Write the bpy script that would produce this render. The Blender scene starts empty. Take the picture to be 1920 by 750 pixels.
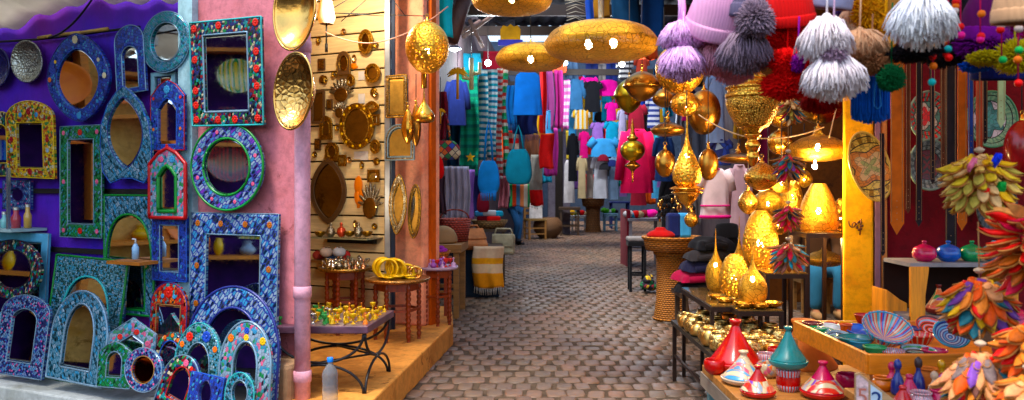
import bpy, bmesh, math, random
from mathutils import Vector, Matrix, Euler
PI = math.pi
R = math.radians
rnd = random.Random(7)
SC = bpy.context.scene
COL = SC.collection
F = 1500.0
CAMZ = 1.45
HOR = 345.0

def S(d): return d / F
def W(px, py, d): return Vector(((px - 960) / F * d, d, CAMZ - (py - HOR) / F * d))
def floor_d(py, z=0.0): return F * (CAMZ - z) / (py - HOR)

# ------------------------------------------------------------------ mesh builder
class MB:
    def __init__(s):
        s.v = []; s.f = []; s.sm = []
    def add(s, vs, fs, smooth=False, M=None):
        o = len(s.v)
        if M is not None: vs = [M @ Vector(p) for p in vs]
        s.v += [tuple(p) for p in vs]
        for f in fs:
            s.f.append([i + o for i in f]); s.sm.append(smooth)
        return s
    def box(s, c, size, M=None, rz=0, ry=0, rx=0):
        x, y, z = size[0] / 2, size[1] / 2, size[2] / 2
        vs = [Vector((a, b, e)) for a in (-x, x) for b in (-y, y) for e in (-z, z)]
        T = Matrix.Translation(Vector(c)) @ Euler((rx, ry, rz)).to_matrix().to_4x4()
        vs = [T @ p for p in vs]
        return s.add(vs, [(0, 1, 3, 2), (4, 6, 7, 5), (0, 4, 5, 1), (2, 3, 7, 6), (0, 2, 6, 4), (1, 5, 7, 3)], False, M)
    def tube(s, pts, r, n=8, closed=False, M=None, caps=True):
        pts = [Vector(p) for p in pts]; N = len(pts)
        rs = r if isinstance(r, (list, tuple)) else [r] * N
        vs = []; up = None
        for i, p in enumerate(pts):
            if closed: t = pts[(i + 1) % N] - pts[i - 1]
            else: t = pts[min(i + 1, N - 1)] - pts[max(i - 1, 0)]
            if t.length < 1e-9: t = Vector((0, 0, 1))
            t.normalize()
            if up is None:
                up = Vector((0, 0, 1)) if abs(t.z) < .9 else Vector((1, 0, 0))
            a = t.cross(up)
            if a.length < 1e-6: a = t.cross(Vector((0, 1, 0)))
            a.normalize(); b = a.cross(t); up = b.copy()
            for k in range(n):
                q = 2 * PI * k / n
                vs.append(p + (a * math.cos(q) + b * math.sin(q)) * rs[i])
        fs = []
        for i in range(N if closed else N - 1):
            j = (i + 1) % N
            for k in range(n):
                fs.append((i * n + k, i * n + (k + 1) % n, j * n + (k + 1) % n, j * n + k))
        if caps and not closed:
            fs.append(tuple(range(n))[::-1]); fs.append(tuple((N - 1) * n + k for k in range(n)))
        return s.add(vs, fs, True, M)
    def lathe(s, prof, n=28, c=(0, 0, 0), sx=1, sy=1, M=None, flute=0, nf=12, smooth=True):
        vs = []; fs = []; m = len(prof)
        for (r, z) in prof:
            for k in range(n):
                q = 2 * PI * k / n
                rr = r * (1 + flute * math.cos(nf * q)) if flute else r
                vs.append((c[0] + rr * sx * math.cos(q), c[1] + rr * sy * math.sin(q), c[2] + z))
        for i in range(m - 1):
            for k in range(n):
                fs.append((i * n + k, i * n + (k + 1) % n, (i + 1) * n + (k + 1) % n, (i + 1) * n + k))
        if prof[0][0] > 1e-4: pass
        return s.add(vs, fs, smooth, M)
    def ball(s, c, r, n=12, m=8, M=None):
        if not isinstance(r, (tuple, list)): r = (r, r, r)
        vs = []; fs = []
        for i in range(m + 1):
            t = PI * i / m
            for k in range(n):
                q = 2 * PI * k / n
                vs.append((c[0] + r[0] * math.sin(t) * math.cos(q), c[1] + r[1] * math.sin(t) * math.sin(q), c[2] + r[2] * math.cos(t)))
        for i in range(m):
            for k in range(n):
                fs.append((i * n + k, (i + 1) * n + k, (i + 1) * n + (k + 1) % n, i * n + (k + 1) % n))
        return s.add(vs, fs, True, M)
    def prism(s, out, y0, y1, M=None):          # outline in (x,z), extruded y0..y1 (y0 front)
        n = len(out)
        vs = [(p[0], y0, p[1]) for p in out] + [(p[0], y1, p[1]) for p in out]
        fs = [tuple(range(n)), tuple(range(n, 2 * n))[::-1]] + [(i, i + n, (i + 1) % n + n, (i + 1) % n) for i in range(n)]
        return s.add(vs, fs, False, M)
    def grid(s, fn, nu, nv, smooth=True, M=None):
        vs = [fn(i / nu, j / nv) for j in range(nv + 1) for i in range(nu + 1)]
        fs = [(j * (nu + 1) + i, j * (nu + 1) + i + 1, (j + 1) * (nu + 1) + i + 1, (j + 1) * (nu + 1) + i) for j in range(nv) for i in range(nu)]
        return s.add(vs, fs, smooth, M)
    def build(s, name, m, parent=None, bevel=0, solid=0, sub=0):
        me = bpy.data.meshes.new(name)
        me.from_pydata(s.v, [], s.f)
        me.polygons.foreach_set('use_smooth', s.sm)
        bm = bmesh.new(); bm.from_mesh(me)
        bmesh.ops.remove_doubles(bm, verts=bm.verts, dist=1e-5)
        bmesh.ops.recalc_face_normals(bm, faces=bm.faces)
        bm.to_mesh(me); bm.free()
        o = bpy.data.objects.new(name, me); COL.objects.link(o)
        if m: me.materials.append(m)
        if parent: o.parent = parent
        if solid:
            q = o.modifiers.new('s', 'SOLIDIFY'); q.thickness = solid; q.offset = 0
        if sub:
            q = o.modifiers.new('u', 'SUBSURF'); q.levels = sub; q.render_levels = sub
        if bevel:
            q = o.modifiers.new('b', 'BEVEL'); q.width = bevel; q.segments = 2; q.limit_method = 'ANGLE'; q.angle_limit = R(40)
        return o

def tag(o, label=None, cat=None, group=None, kind=None):
    if label: o['label'] = label
    if cat: o['category'] = cat
    if group: o['group'] = group
    if kind: o['kind'] = kind
    return o
def thing(name, label, cat, loc=(0, 0, 0), rz=0, group=None, rx=0, ry=0):
    o = bpy.data.objects.new(name, None); COL.objects.link(o)
    o.empty_display_size = .05
    o.rotation_mode = 'ZXY' if False else 'XYZ'
    o.location = loc
    # tilt first (about own x / y), then turn about z
    o.rotation_euler = (Matrix.Rotation(rz, 3, 'Z') @ Matrix.Rotation(rx, 3, 'X') @ Matrix.Rotation(ry, 3, 'Y')).to_euler()
    return tag(o, label, cat, group)
def copy_tree(o, loc=None, rz=None, label=None, scale=None, parent=None):
    c = o.copy(); COL.objects.link(c)
    if parent: c.parent = parent
    for ch in list(o.children):
        copy_tree(ch, parent=c)
    if loc is not None: c.location = loc
    if rz is not None: c.rotation_euler = (0, 0, rz)
    if label: c['label'] = label
    if scale is not None: c.scale = (scale,) * 3
    return c
def curve_pts(a, b, sag=0, n=12):
    a = Vector(a); b = Vector(b)
    return [a.lerp(b, i / n) - Vector((0, 0, sag * 4 * (i / n) * (1 - i / n))) for i in range(n + 1)]
def spline(keys, n):                            # catmull-rom through (r,z) keys
    out = []; K = [keys[0]] + list(keys) + [keys[-1]]
    for i in range(1, len(K) - 2):
        for j in range(n):
            t = j / n; p0, p1, p2, p3 = K[i - 1], K[i], K[i + 1], K[i + 2]
            out.append(tuple(.5 * (2 * p1[a] + (p2[a] - p0[a]) * t + (2 * p0[a] - 5 * p1[a] + 4 * p2[a] - p3[a]) * t * t + (3 * p1[a] - p0[a] - 3 * p2[a] + p3[a]) * t ** 3) for a in (0, 1)))
    out.append(tuple(keys[-1])); return out

# ------------------------------------------------------------------ materials
MOSK = [1.0]
MC = {}
def c4(c):                                       # pigment: a little richer than the mixed value
    l = .3 * c[0] + .59 * c[1] + .11 * c[2]
    return tuple(min(.95, max(.0015, l + (x - l) * 1.22)) ** 1.08 for x in c[:3]) + (1,)
class NT:
    def __init__(s, name):
        s.m = bpy.data.materials.new(name); s.m.use_nodes = True
        s.t = s.m.node_tree; s.b = s.t.nodes['Principled BSDF']; s.out = s.t.nodes['Material Output']
    def n(s, typ, **kw):
        x = s.t.nodes.new(typ)
        for k, v in kw.items():
            if k in x.inputs.keys(): x.inputs[k].default_value = v
            else: setattr(x, k, v)
        return x
    def l(s, a, b): s.t.links.new(a, b)
    def coord(s, scale=(1, 1, 1), rot=(0, 0, 0)):
        tc = s.n('ShaderNodeTexCoord'); mp = s.n('ShaderNodeMapping')
        mp.inputs['Scale'].default_value = scale; mp.inputs['Rotation'].default_value = rot
        s.l(tc.outputs['Object'], mp.inputs['Vector']); return mp.outputs['Vector']
    def noise(s, vec, scale, detail=4, rough=.55, dist=0):
        x = s.n('ShaderNodeTexNoise'); x.inputs['Scale'].default_value = scale; x.inputs['Detail'].default_value = detail
        x.inputs['Roughness'].default_value = rough; x.inputs['Distortion'].default_value = dist
        s.l(vec, x.inputs['Vector']); return x.outputs['Fac']
    def ramp(s, fac, stops, mode='LINEAR'):
        x = s.n('ShaderNodeValToRGB'); x.color_ramp.interpolation = mode
        e = x.color_ramp.elements
        while len(e) > 1: e.remove(e[-1])
        e[0].position = stops[0][0]; e[0].color = c4(stops[0][1])
        for p, c in stops[1:]:
            q = e.new(p); q.color = c4(c)
        s.l(fac, x.inputs['Fac']); return x.outputs['Color']
    def math(s, op, a, b=None, clamp=False):
        x = s.n('ShaderNodeMath'); x.operation = op; x.use_clamp = clamp
        for i, q in enumerate((a, b)):
            if q is None: continue
            if isinstance(q, (int, float)): x.inputs[i].default_value = q
            else: s.l(q, x.inputs[i])
        return x.outputs[0]
    def mix(s, fac, a, b, mode='MIX'):
        x = s.n('ShaderNodeMix'); x.data_type = 'RGBA'; x.blend_type = mode
        for q, i in ((fac, 0), (a, 6), (b, 7)):
            if isinstance(q, (int, float)): x.inputs[i].default_value = q
            elif isinstance(q, (tuple, list)): x.inputs[i].default_value = c4(q)
            else: s.l(q, x.inputs[i])
        return x.outputs[2]
    def bump(s, h, strength=.3, dist=.01):
        x = s.n('ShaderNodeBump'); x.inputs['Strength'].default_value = strength; x.inputs['Distance'].default_value = dist
        s.l(h, x.inputs['Height']); s.l(x.outputs['Normal'], s.b.inputs['Normal'])
    def set(s, **kw):
        for k, v in kw.items():
            i = s.b.inputs[k.replace('_', ' ')]
            if isinstance(v, (int, float)): i.default_value = v
            elif isinstance(v, (tuple, list)): i.default_value = c4(v)
            else: s.l(v, i)
def cached(fn):
    def g(name, *a, **k):
        if name not in MC: MC[name] = fn(name, *a, **k)
        return MC[name]
    return g
def sc(c, k): return tuple(min(1, max(0, x * k)) for x in c)

@cached
def plain(name, col, rough=.6, metal=0, var=.2, vs=9, bump=0, bs=60, coat=0, ior=1.45):
    t = NT(name); v = t.coord()
    f = t.noise(v, vs, 5)
    t.set(Base_Color=t.ramp(f, [(.3, sc(col, 1 - var)), (.7, sc(col, 1 + var))]), Roughness=rough, Metallic=metal, Coat_Weight=coat, IOR=ior)
    t.b.inputs['Coat Roughness'].default_value = .08
    if rough > .45 and not metal: t.b.inputs['Specular IOR Level'].default_value = .2
    if bump: t.bump(t.noise(v, bs, 4), bump, .006)
    return t.m
@cached
def plaster(name, col, col2, rough=.85):
    t = NT(name); v = t.coord()
    a = t.noise(v, 3.2, 8, .65, .6); b = t.noise(v, 17, 6, .7); c = t.noise(v, 2.1, 9, .75, 1.5)
    base = t.ramp(a, [(.32, col2), (.5, col), (.75, sc(col, 1.12))])
    base = t.mix(t.ramp(b, [(.33, (.75,) * 3), (.55, (0,) * 3)]), base, sc(col, .62))
    base = t.mix(t.ramp(c, [(.6, (0,) * 3), (.63, (.8,) * 3)]), base, sc(col2, .5))
    t.set(Base_Color=base, Roughness=rough, Specular_IOR_Level=.2); t.bump(t.math('ADD', a, t.math('MULTIPLY', b, .5)), .5, .012)
    return t.m
@cached
def cloth(name, col, col2=None, fine=260, rough=.95, ang=0):
    t = NT(name); v = t.coord(rot=(0, ang, 0)); f = t.noise(v, 6, 4)
    col2 = col2 or sc(col, .72)
    w = t.n('ShaderNodeTexWave'); w.inputs['Scale'].default_value = fine / 10; w.inputs['Distortion'].default_value = 1.5
    t.l(v, w.inputs['Vector'])
    base = t.ramp(f, [(.3, col2), (.7, col)])
    base = t.mix(t.math('MULTIPLY', w.outputs['Fac'], .22), base, sc(col, .5))
    t.set(Base_Color=base, Roughness=rough, Sheen_Weight=.03, Specular_IOR_Level=.2)
    t.bump(w.outputs['Fac'], .25, .003); return t.m
@cached
def stripes(name, cols, period, axis=2, rough=.9, ws=None, wob=.0):
    t = NT(name); v = t.coord(); sp = t.n('ShaderNodeSeparateXYZ'); t.l(v, sp.inputs[0])
    q = sp.outputs[axis]
    if wob: q = t.math('ADD', q, t.math('MULTIPLY', t.noise(v, 8), wob))
    q = t.math('FRACT', t.math('ADD', t.math('DIVIDE', q, period), 50.0))
    n = len(cols); ps = [0]
    for k in range(n - 1): ps.append(ps[-1] + (ws[k] if ws else 1 / n))
    base = t.ramp(q, list(zip(ps, cols)), 'CONSTANT')
    base = t.mix(t.math('MULTIPLY', t.noise(v, 25, 4), .35), base, (0.02, .02, .02))
    t.set(Base_Color=base, Roughness=rough, Specular_IOR_Level=.2); t.bump(t.noise(v, 180, 3), .25, .004)
    return t.m
@cached
def mosaic(name, cols, scale=60,  ax=(1, 1), ang=0, grout=(.03, .03, .05), gw=.07, metal=.3, rough=.28, rn=1.0, cheb=False):
    scale *= MOSK[0]
    t = NT(name); v = t.coord(); sp = t.n('ShaderNodeSeparateXYZ'); t.l(v, sp.inputs[0])
    cb = t.n('ShaderNodeCombineXYZ'); t.l(sp.outputs[0], cb.inputs[0]); t.l(sp.outputs[2], cb.inputs[1])
    r0 = t.n('ShaderNodeMapping'); r0.inputs['Rotation'].default_value = (0, 0, ang); t.l(cb.outputs[0], r0.inputs[0])
    mp = t.n('ShaderNodeMapping'); mp.inputs['Scale'].default_value = (ax[0], ax[1], 1); t.l(r0.outputs[0], mp.inputs[0])
    def vor(feat):
        x = t.n('ShaderNodeTexVoronoi'); x.voronoi_dimensions = '2D'; x.feature = feat
        if cheb and feat == 'F1': x.distance = 'CHEBYCHEV'
        x.inputs['Scale'].default_value = scale; x.inputs['Randomness'].default_value = rn
        t.l(mp.outputs[0], x.inputs['Vector']); return x
    a = vor('F1'); e = vor('DISTANCE_TO_EDGE')
    sc_ = t.n('ShaderNodeSeparateColor'); t.l(a.outputs['Color'], sc_.inputs[0])
    n = len(cols)
    base = t.ramp(sc_.outputs[0], [(k / n, c) for k, c in enumerate(cols)], 'CONSTANT')
    base = t.mix(t.math('MULTIPLY', sc_.outputs[2], .3), base, (.02, .02, .03))
    g = t.math('LESS_THAN', e.outputs['Distance'], gw)
    base = t.mix(g, base, grout)
    dirt = t.noise(v, 14, 5)
    base = t.mix(t.ramp(dirt, [(.45, (0,) * 3), (.8, (.5,) * 3)]), base, sc(grout, 1.5))
    mt = t.math('MULTIPLY', t.math('GREATER_THAN', sc_.outputs[1], 1 - metal), t.math('SUBTRACT', 1, g))
    t.set(Base_Color=base, Roughness=t.math('ADD', t.math('MULTIPLY', g, .5), rough), Metallic=mt)
    h = t.math('ADD', t.math('MINIMUM', e.outputs['Distance'], .15), t.math('MULTIPLY', sc_.outputs[1], .06))
    t.bump(h, .6, .01); return t.m
@cached
def brass(name, col=(.72, .45, .14), rough=.3, eng=0, es=40, var=.3, bump=.35):
    t = NT(name); v = t.coord(); f = t.noise(v, 7, 6, .65)
    base = t.ramp(f, [(.3, sc(col, 1 - var)), (.7, sc(col, 1 + var * .6))])
    if eng:
        x = t.n('ShaderNodeTexVoronoi'); x.feature = 'DISTANCE_TO_EDGE'; x.inputs['Scale'].default_value = es
        t.l(v, x.inputs['Vector'])
        g = t.math('LESS_THAN', x.outputs['Distance'], eng)
        base = t.mix(g, base, sc(col, .18)); t.bump(x.outputs['Distance'], bump, .02)
    else:
        t.bump(t.noise(v, 38, 3), bump * .4, .01)
    t.set(Base_Color=base, Metallic=1.0, Roughness=t.math('ADD', t.math('MULTIPLY', t.noise(v, 15, 4), .25), rough - .1))
    return t.m
@cached
def perf(name, col=(.8, .5, .1), scale=60, hole=.3, rn=.5, rough=.3, line=0):
    t = NT(name); v = t.coord()
    x = t.n('ShaderNodeTexVoronoi'); x.inputs['Scale'].default_value = scale; x.inputs['Randomness'].default_value = rn
    t.l(v, x.inputs['Vector']); f = t.noise(v, 6, 5)
    t.set(Base_Color=t.ramp(f, [(.3, sc(col, .75)), (.7, sc(col, 1.15))]), Metallic=1.0, Roughness=rough)
    t.set(Alpha=t.math('GREATER_THAN', x.outputs['Distance'], hole))
    t.bump(x.outputs['Distance'], .5, .01)
    if not line: return t.m
    y = t.n('ShaderNodeTexVoronoi'); y.feature = 'DISTANCE_TO_EDGE'; y.inputs['Scale'].default_value = line; t.l(v, y.inputs['Vector'])
    ln = t.math('LESS_THAN', y.outputs['Distance'], .035); c0 = t.b.inputs['Base Color'].links[0].from_socket
    t.set(Base_Color=t.mix(ln, c0, sc(col, .4)))
    return t.m
@cached
def emit(name, col, s):
    t = NT(name); t.set(Base_Color=col, Emission_Color=col, Emission_Strength=s); return t.m
@cached
def wicker(name, col, kz=120, ka=26):
    t = NT(name); v = t.coord(); sp = t.n('ShaderNodeSeparateXYZ'); t.l(v, sp.inputs[0])
    an = t.math('ARCTAN2', sp.outputs[1], sp.outputs[0])
    row = t.math('MULTIPLY', sp.outputs[2], kz)
    par = t.math('MULTIPLY', t.math('FLOOR', t.math('DIVIDE', row, PI)), PI)
    h = t.math('MULTIPLY', t.math('ABSOLUTE', t.math('SINE', row)), t.math('ADD', 1.0, t.math('MULTIPLY', t.math('SINE', t.math('ADD', t.math('MULTIPLY', an, ka), par)), .6)))
    base = t.ramp(h, [(.05, sc(col, .2)), (.5, sc(col, .8)), (1, sc(col, 1.15))])
    base = t.mix(t.math('MULTIPLY', t.noise(v, 9, 5), .5), base, sc(col, .45))
    t.set(Base_Color=base, Roughness=.65); t.bump(h, .7, .015); return t.m
@cached
def wood(name, col, axis=0, rough=.55, sc1=6, var=.45):
    t = NT(name); k = [sc1 * 6] * 3; k[axis] = sc1 * .5
    v = t.coord(scale=tuple(k)); f = t.noise(v, 1, 8, .7, .4); g = t.noise(t.coord(), 2.5, 4)
    base = t.ramp(f, [(.3, sc(col, 1 - var)), (.55, col), (.75, sc(col, 1.2))])
    base = t.mix(t.ramp(g, [(.45, (0,) * 3), (.8, (.45,) * 3)]), base, sc(col, .45))
    t.set(Base_Color=base, Roughness=rough); t.bump(f, .25, .006); return t.m
@cached
def glass(name, col=(.9, .95, 1), rough=.05):
    t = NT(name); t.set(Base_Color=col, Roughness=rough, Transmission_Weight=1.0, IOR=1.4); return t.m
@cached
def mirrorglass(name, tint=(.82, .86, .88)):
    t = NT(name); v = t.coord(); f = t.noise(v, 30, 5, .7)
    t.set(Base_Color=tint, Metallic=1.0, Roughness=t.ramp(f, [(.4, (.012,) * 3), (.75, (.09,) * 3)]))
    return t.m
@cached
def bands(name, base, cols, period, centre_r=True, rough=.15, nseg=0, var=.2, rot=0):
    """painted pottery: rings by radius and/or rays by angle"""
    t = NT(name); v = t.coord(); sp = t.n('ShaderNodeSeparateXYZ'); t.l(v, sp.inputs[0])
    rad = t.math('SQRT', t.math('ADD', t.math('POWER', sp.outputs[0], 2), t.math('POWER', sp.outputs[1], 2)))
    q = t.math('FRACT', t.math('DIVIDE', rad, period)); n = len(cols)
    if nseg:
        an = t.math('ARCTAN2', sp.outputs[1], sp.outputs[0])
        q = t.math('FRACT', t.math('ADD', t.math('MULTIPLY', an, nseg / (2 * PI)), t.math('MULTIPLY', t.math('FLOOR', t.math('DIVIDE', rad, period)), .5)))
        q = t.math('FRACT', t.math('ADD', q, 10.0))
    c = t.ramp(q, [(k / n, x) for k, x in enumerate(cols)], 'CONSTANT')
    c = t.mix(t.math('MULTIPLY', t.noise(v, 20, 4), var), c, base)
    t.set(Base_Color=c, Roughness=rough, Coat_Weight=.4); return t.m

@cached
def platem(name, ground, border, petals, nseg, R0, line=(.02, .03, .03)):
    """painted plate in its own x,z plane: ringed border, petalled centre"""
    t = NT(name); v = t.coord(); sp = t.n('ShaderNodeSeparateXYZ'); t.l(v, sp.inputs[0])
    rad = t.math('DIVIDE', t.math('SQRT', t.math('ADD', t.math('POWER', sp.outputs[0], 2), t.math('POWER', sp.outputs[2], 2))), R0)
    an = t.math('ARCTAN2', sp.outputs[2], sp.outputs[0])
    wob = t.math('MULTIPLY', t.math('COSINE', t.math('MULTIPLY', an, nseg)), .13)
    pr = t.math('ADD', rad, wob)
    n = len(petals)
    c1 = t.ramp(pr, [(.56 * k / n, x) for k, x in enumerate(petals)] + [(.56, line), (.6, ground)], 'CONSTANT')
    tick = t.math('GREATER_THAN', t.math('SINE', t.math('MULTIPLY', an, nseg * 5)), .1)
    c2 = t.mix(tick, border[0], border[1])
    m1 = t.math('GREATER_THAN', rad, .74)
    c = t.mix(m1, c1, c2)
    for q in (.73, .93):
        e = t.math('LESS_THAN', t.math('ABSOLUTE', t.math('SUBTRACT', rad, q)), .018); c = t.mix(e, c, line)
    x = t.n('ShaderNodeTexVoronoi'); x.feature = 'DISTANCE_TO_EDGE'; x.inputs['Scale'].default_value = 30; t.l(v, x.inputs['Vector'])
    c = t.mix(t.math('MULTIPLY', t.math('LESS_THAN', x.outputs['Distance'], .05), .5), c, line)
    c = t.mix(t.math('MULTIPLY', t.noise(v, 18, 5), .35), c, (.03, .03, .03))
    t.set(Base_Color=c, Roughness=.4, Specular_IOR_Level=.3); t.bump(x.outputs['Distance'], .2, .01); return t.m

@cached
def canvas(name, col, tr=.55):
    t = NT(name); v = t.coord(); f = t.noise(v, 3, 5)
    c = t.ramp(f, [(.3, sc(col, .75)), (.7, sc(col, 1.1))]); t.set(Base_Color=c, Roughness=.9)
    x = t.n('ShaderNodeBsdfTranslucent'); t.l(c, x.inputs['Color']); mx = t.n('ShaderNodeMixShader'); mx.inputs[0].default_value = tr
    t.l(t.b.outputs[0], mx.inputs[1]); t.l(x.outputs[0], mx.inputs[2]); t.l(mx.outputs[0], t.out.inputs['Surface']); return t.m
# ------------------------------------------------------------------ world, sun, camera
EXPO = 1.42
wd = bpy.data.worlds.new("World"); SC.world = wd; wd.use_nodes = True
wt = wd.node_tree; sky = wt.nodes.new('ShaderNodeTexSky'); sky.sky_type = 'NISHITA'; sky.sun_disc = False
SUN_EL, SUN_AZ = R(68), R(215)      # azimuth of the sun measured clockwise from +Y
sky.sun_elevation = SUN_EL; sky.sun_rotation = SUN_AZ; sky.dust_density = 2.0; sky.air_density = 1.2
wt.links.new(sky.outputs[0], wt.nodes['Background'].inputs[0]); wt.nodes['Background'].inputs[1].default_value = .15
sl = bpy.data.lights.new('sun', 'SUN'); sl.energy = 1.5; sl.angle = R(14); sl.color = (1, .93, .82)
so = bpy.data.objects.new('sun', sl); COL.objects.link(so)
sd = Vector((math.sin(SUN_AZ) * math.cos(SUN_EL), math.cos(SUN_AZ) * math.cos(SUN_EL), math.sin(SUN_EL)))
so.rotation_euler = sd.to_track_quat('Z', 'Y').to_euler()
cd = bpy.data.cameras.new('camera'); cam = bpy.data.objects.new('camera', cd); COL.objects.link(cam); SC.camera = cam
cd.sensor_width = 36; cd.lens = F / 1920 * 36; cd.shift_y = (HOR - 375) / 1920; cd.clip_end = 500; cd.clip_start = .05
cd.dof.use_dof = True; cd.dof.focus_distance = 5.8; cd.dof.aperture_fstop = 3.2
cam.location = (0, 0, CAMZ); cam.rotation_euler = (PI / 2, 0, 0)
SC.view_settings.view_transform = 'Standard'; SC.view_settings.look = 'None'; SC.view_settings.gamma = 1
SC.view_settings.exposure = EXPO
SC.cycles.max_bounces = 10; SC.cycles.transparent_max_bounces = 16; SC.cycles.caustics_reflective = False; SC.cycles.caustics_refractive = False
SC.cycles.sample_clamp_indirect = 6; SC.cycles.use_denoising = True

# ------------------------------------------------------------------ ground and cobbles
g = MB(); g.add([(-80, -60, 0), (80, -60, 0), (80, 120, 0), (-80, 120, 0)], [(0, 1, 2, 3)])
pb = MB(); pb.add([(-3, 3.4, .006), (4.5, 3.4, .006), (6.5, 31.1, .006), (-1, 31.1, .006)], [(0, 1, 2, 3)])
tag(pb.build('paving_bed', plain('joint_sand', (.075, .056, .042), .95, var=.5, vs=14, bump=.6, bs=70)), kind='structure')
tag(g.build('ground', plain('ground_dirt', (.025, .02, .017), .95, var=.4, bump=.5, bs=25)), kind='structure')

def cobble_mat():
    t = NT('cobble'); v = t.coord()
    at = t.n('ShaderNodeAttribute'); at.attribute_name = 'tint'
    f = t.noise(v, 22, 8, .7); g2 = t.noise(v, .9, 5, .6)
    base = t.ramp(at.outputs['Fac'], [(0, (.12, .086, .062)), (.35, (.155, .11, .076)), (.6, (.18, .12, .08)), (.85, (.2, .122, .082)), (1, (.145, .118, .094))])
    base = t.mix(t.ramp(f, [(.35, (.6,) * 3), (.62, (0,) * 3)]), base, (.045, .038, .034))
    base = t.mix(t.ramp(g2, [(.4, (0,) * 3), (.7, (.5,) * 3)]), base, (.2, .105, .075))
    t.set(Base_Color=base, Roughness=t.math('ADD', t.math('MULTIPLY', f, .5), .28))
    st = t.noise(t.coord(scale=(1, .5, 1)), 1.7, 6, .65)
    base = t.mix(t.ramp(st, [(.52, (0,) * 3), (.7, (.5,) * 3)]), base, (.06, .05, .045)); t.set(Base_Color=base)
    t.bump(f, .35, .006); return t.m
def cobbles():
    vs = []; fs = []; tint = []; r2 = random.Random(3)
    cw, cl, gap = .138, .19, .011
    y = 3.6; row = 0
    while y < 31:
        cx = .08 * y; x = cx - 2.6 - (row % 2) * cw / 2 - (cx % cw)
        if y > 17: cl_ = .3
        else: cl_ = cl
        while x < cx + (2.7 if y > 8 else 2.2):
            hw, hl = cw / 2 - gap / 2 + r2.uniform(-.016, .006), cl_ / 2 - gap / 2 + r2.uniform(-.022, .006)
            h = .009 + r2.uniform(-.004, .005); ch = min(hw, hl) * r2.uniform(.2, .42)
            jx, jy, a = r2.uniform(-.012, .012), r2.uniform(-.018, .018), r2.uniform(-.13, .13)
            out = [(-hw, -hl + ch), (-hw + ch * .8, -hl), (hw - ch * .8, -hl), (hw, -hl + ch), (hw, hl - ch), (hw - ch * .8, hl), (-hw + ch * .8, hl), (-hw, hl - ch)]
            o = len(vs); ca, sa = math.cos(a), math.sin(a)
            tx, ty = r2.uniform(-.03, .03), r2.uniform(-.02, .02)
            for k, (q, zz) in enumerate(((1, -.02), (.97, h * .6), (.88, h))):
                for (px, py) in out:
                    u, w = px * q, py * q
                    vs.append((x + jx + u * ca - w * sa, y + jy + u * sa + w * ca, zz + (u * tx + w * ty if k else 0) + .004))
            for k in range(2):
                for i in range(8):
                    fs.append((o + k * 8 + i, o + k * 8 + (i + 1) % 8, o + (k + 1) * 8 + (i + 1) % 8, o + (k + 1) * 8 + i))
            fs.append(tuple(o + 16 + i for i in range(8)))
            tint += [r2.random()] * 24
            x += cw
        y += cl_; row += 1
    me = bpy.data.meshes.new('cobblestone_paving'); me.from_pydata(vs, [], fs)
    at = me.attributes.new('tint', 'FLOAT', 'POINT'); at.data.foreach_set('value', tint)
    me.polygons.foreach_set('use_smooth', [True] * len(fs))
    me.materials.append(cobble_mat()); o = bpy.data.objects.new('cobblestone_paving', me); COL.objects.link(o)
    tag(o, kind='structure')
cobbles()

# ------------------------------------------------------------------ left shop wall (yawed 25 degrees)
TH = R(25); YAW = -TH; CT, ST = math.cos(TH), math.sin(TH)
NRM = Vector((-ST, -CT, 0)); ALONG = Vector((CT, -ST, 0))
def dl(px): return 4.23 / (1 + .466 * (px - 960) / F)
def sq(px): return CT + ST * (px - 960) / F          # px squeeze of lengths along the wall
def LW(px, py, off=0.0):                                # point on the wall, moved off toward the viewer
    d = dl(px); k = off / (CT * 1 + ST * (px - 960) / F)   # along the view ray, so the pixel stays put
    return W(px, py, d - k)
def wall_slab(name, label, px0, px1, z0, z1, off0, off1, m, cat='wall'):
    a = LW(px0, HOR, 0); b = LW(px1, HOR, 0); a.z = b.z = 0
    L = (b - a).length; r = thing(name, label, cat, a, YAW)
    mb = MB(); mb.box((L / 2, -(off0 + off1) / 2, (z0 + z1) / 2), (L, abs(off1 - off0), z1 - z0)); mb.build('wall', m, r)
    return r, L
def purple_mat():
    t = NT('indigo_wall'); v = t.coord(); a = t.noise(v, .9, 3); f = t.noise(v, 6, 6, .7); k = t.noise(t.coord(scale=(14, 1, 1.2)), 1, 4)
    base = t.ramp(a, [(.38, (.06, .02, .52)), (.52, (.12, .015, .42)), (.66, (.2, .014, .28))])
    base = t.mix(t.ramp(f, [(.45, (0,) * 3), (.8, (.5,) * 3)]), base, (.02, .01, .12))
    t.set(Base_Color=base, Roughness=.8); t.bump(t.math('ADD', k, t.math('MULTIPLY', f, .4)), .35, .03); return t.m
wl, L = wall_slab('cloth_wall', 'indigo and purple cloth covered wall behind the hanging mirrors', -260, 352, 0, 3.4, -.12, 0, purple_mat())
mb = MB()
for z, q in ((1.4, 0), (.98, .02)):
    mb.box((L * .42 + .55, .004 - .016, z), (L * .84, .03, .035))
mb.build('batten', wood('dark_batten', (.02, .014, .012)), wl)
PINK = plaster('pink_plaster', (.62, .25, .28), (.5, .17, .17))
wall_slab('plaster_wall', 'weathered pink plaster wall carrying mirrors at the lane corner', 374, 556, 0, 4.2, -.04, .02, PINK)
r, L = wall_slab('painted_post', 'pale blue painted wooden post between purple and pink walls', 350, 376, 0, 4, -.02, .07, plaster('pale_blue_paint', (.42, .6, .64), (.2, .36, .42)))
a = LW(567, HOR, .12); r = thing('drain_pipe', 'pink painted drain pipe down the corner of the mirror shop', 'pipe', (a.x, a.y, 0))
PIPE = plaster('pink_pipe', (.72, .42, .5), (.55, .26, .32), .5)
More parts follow.
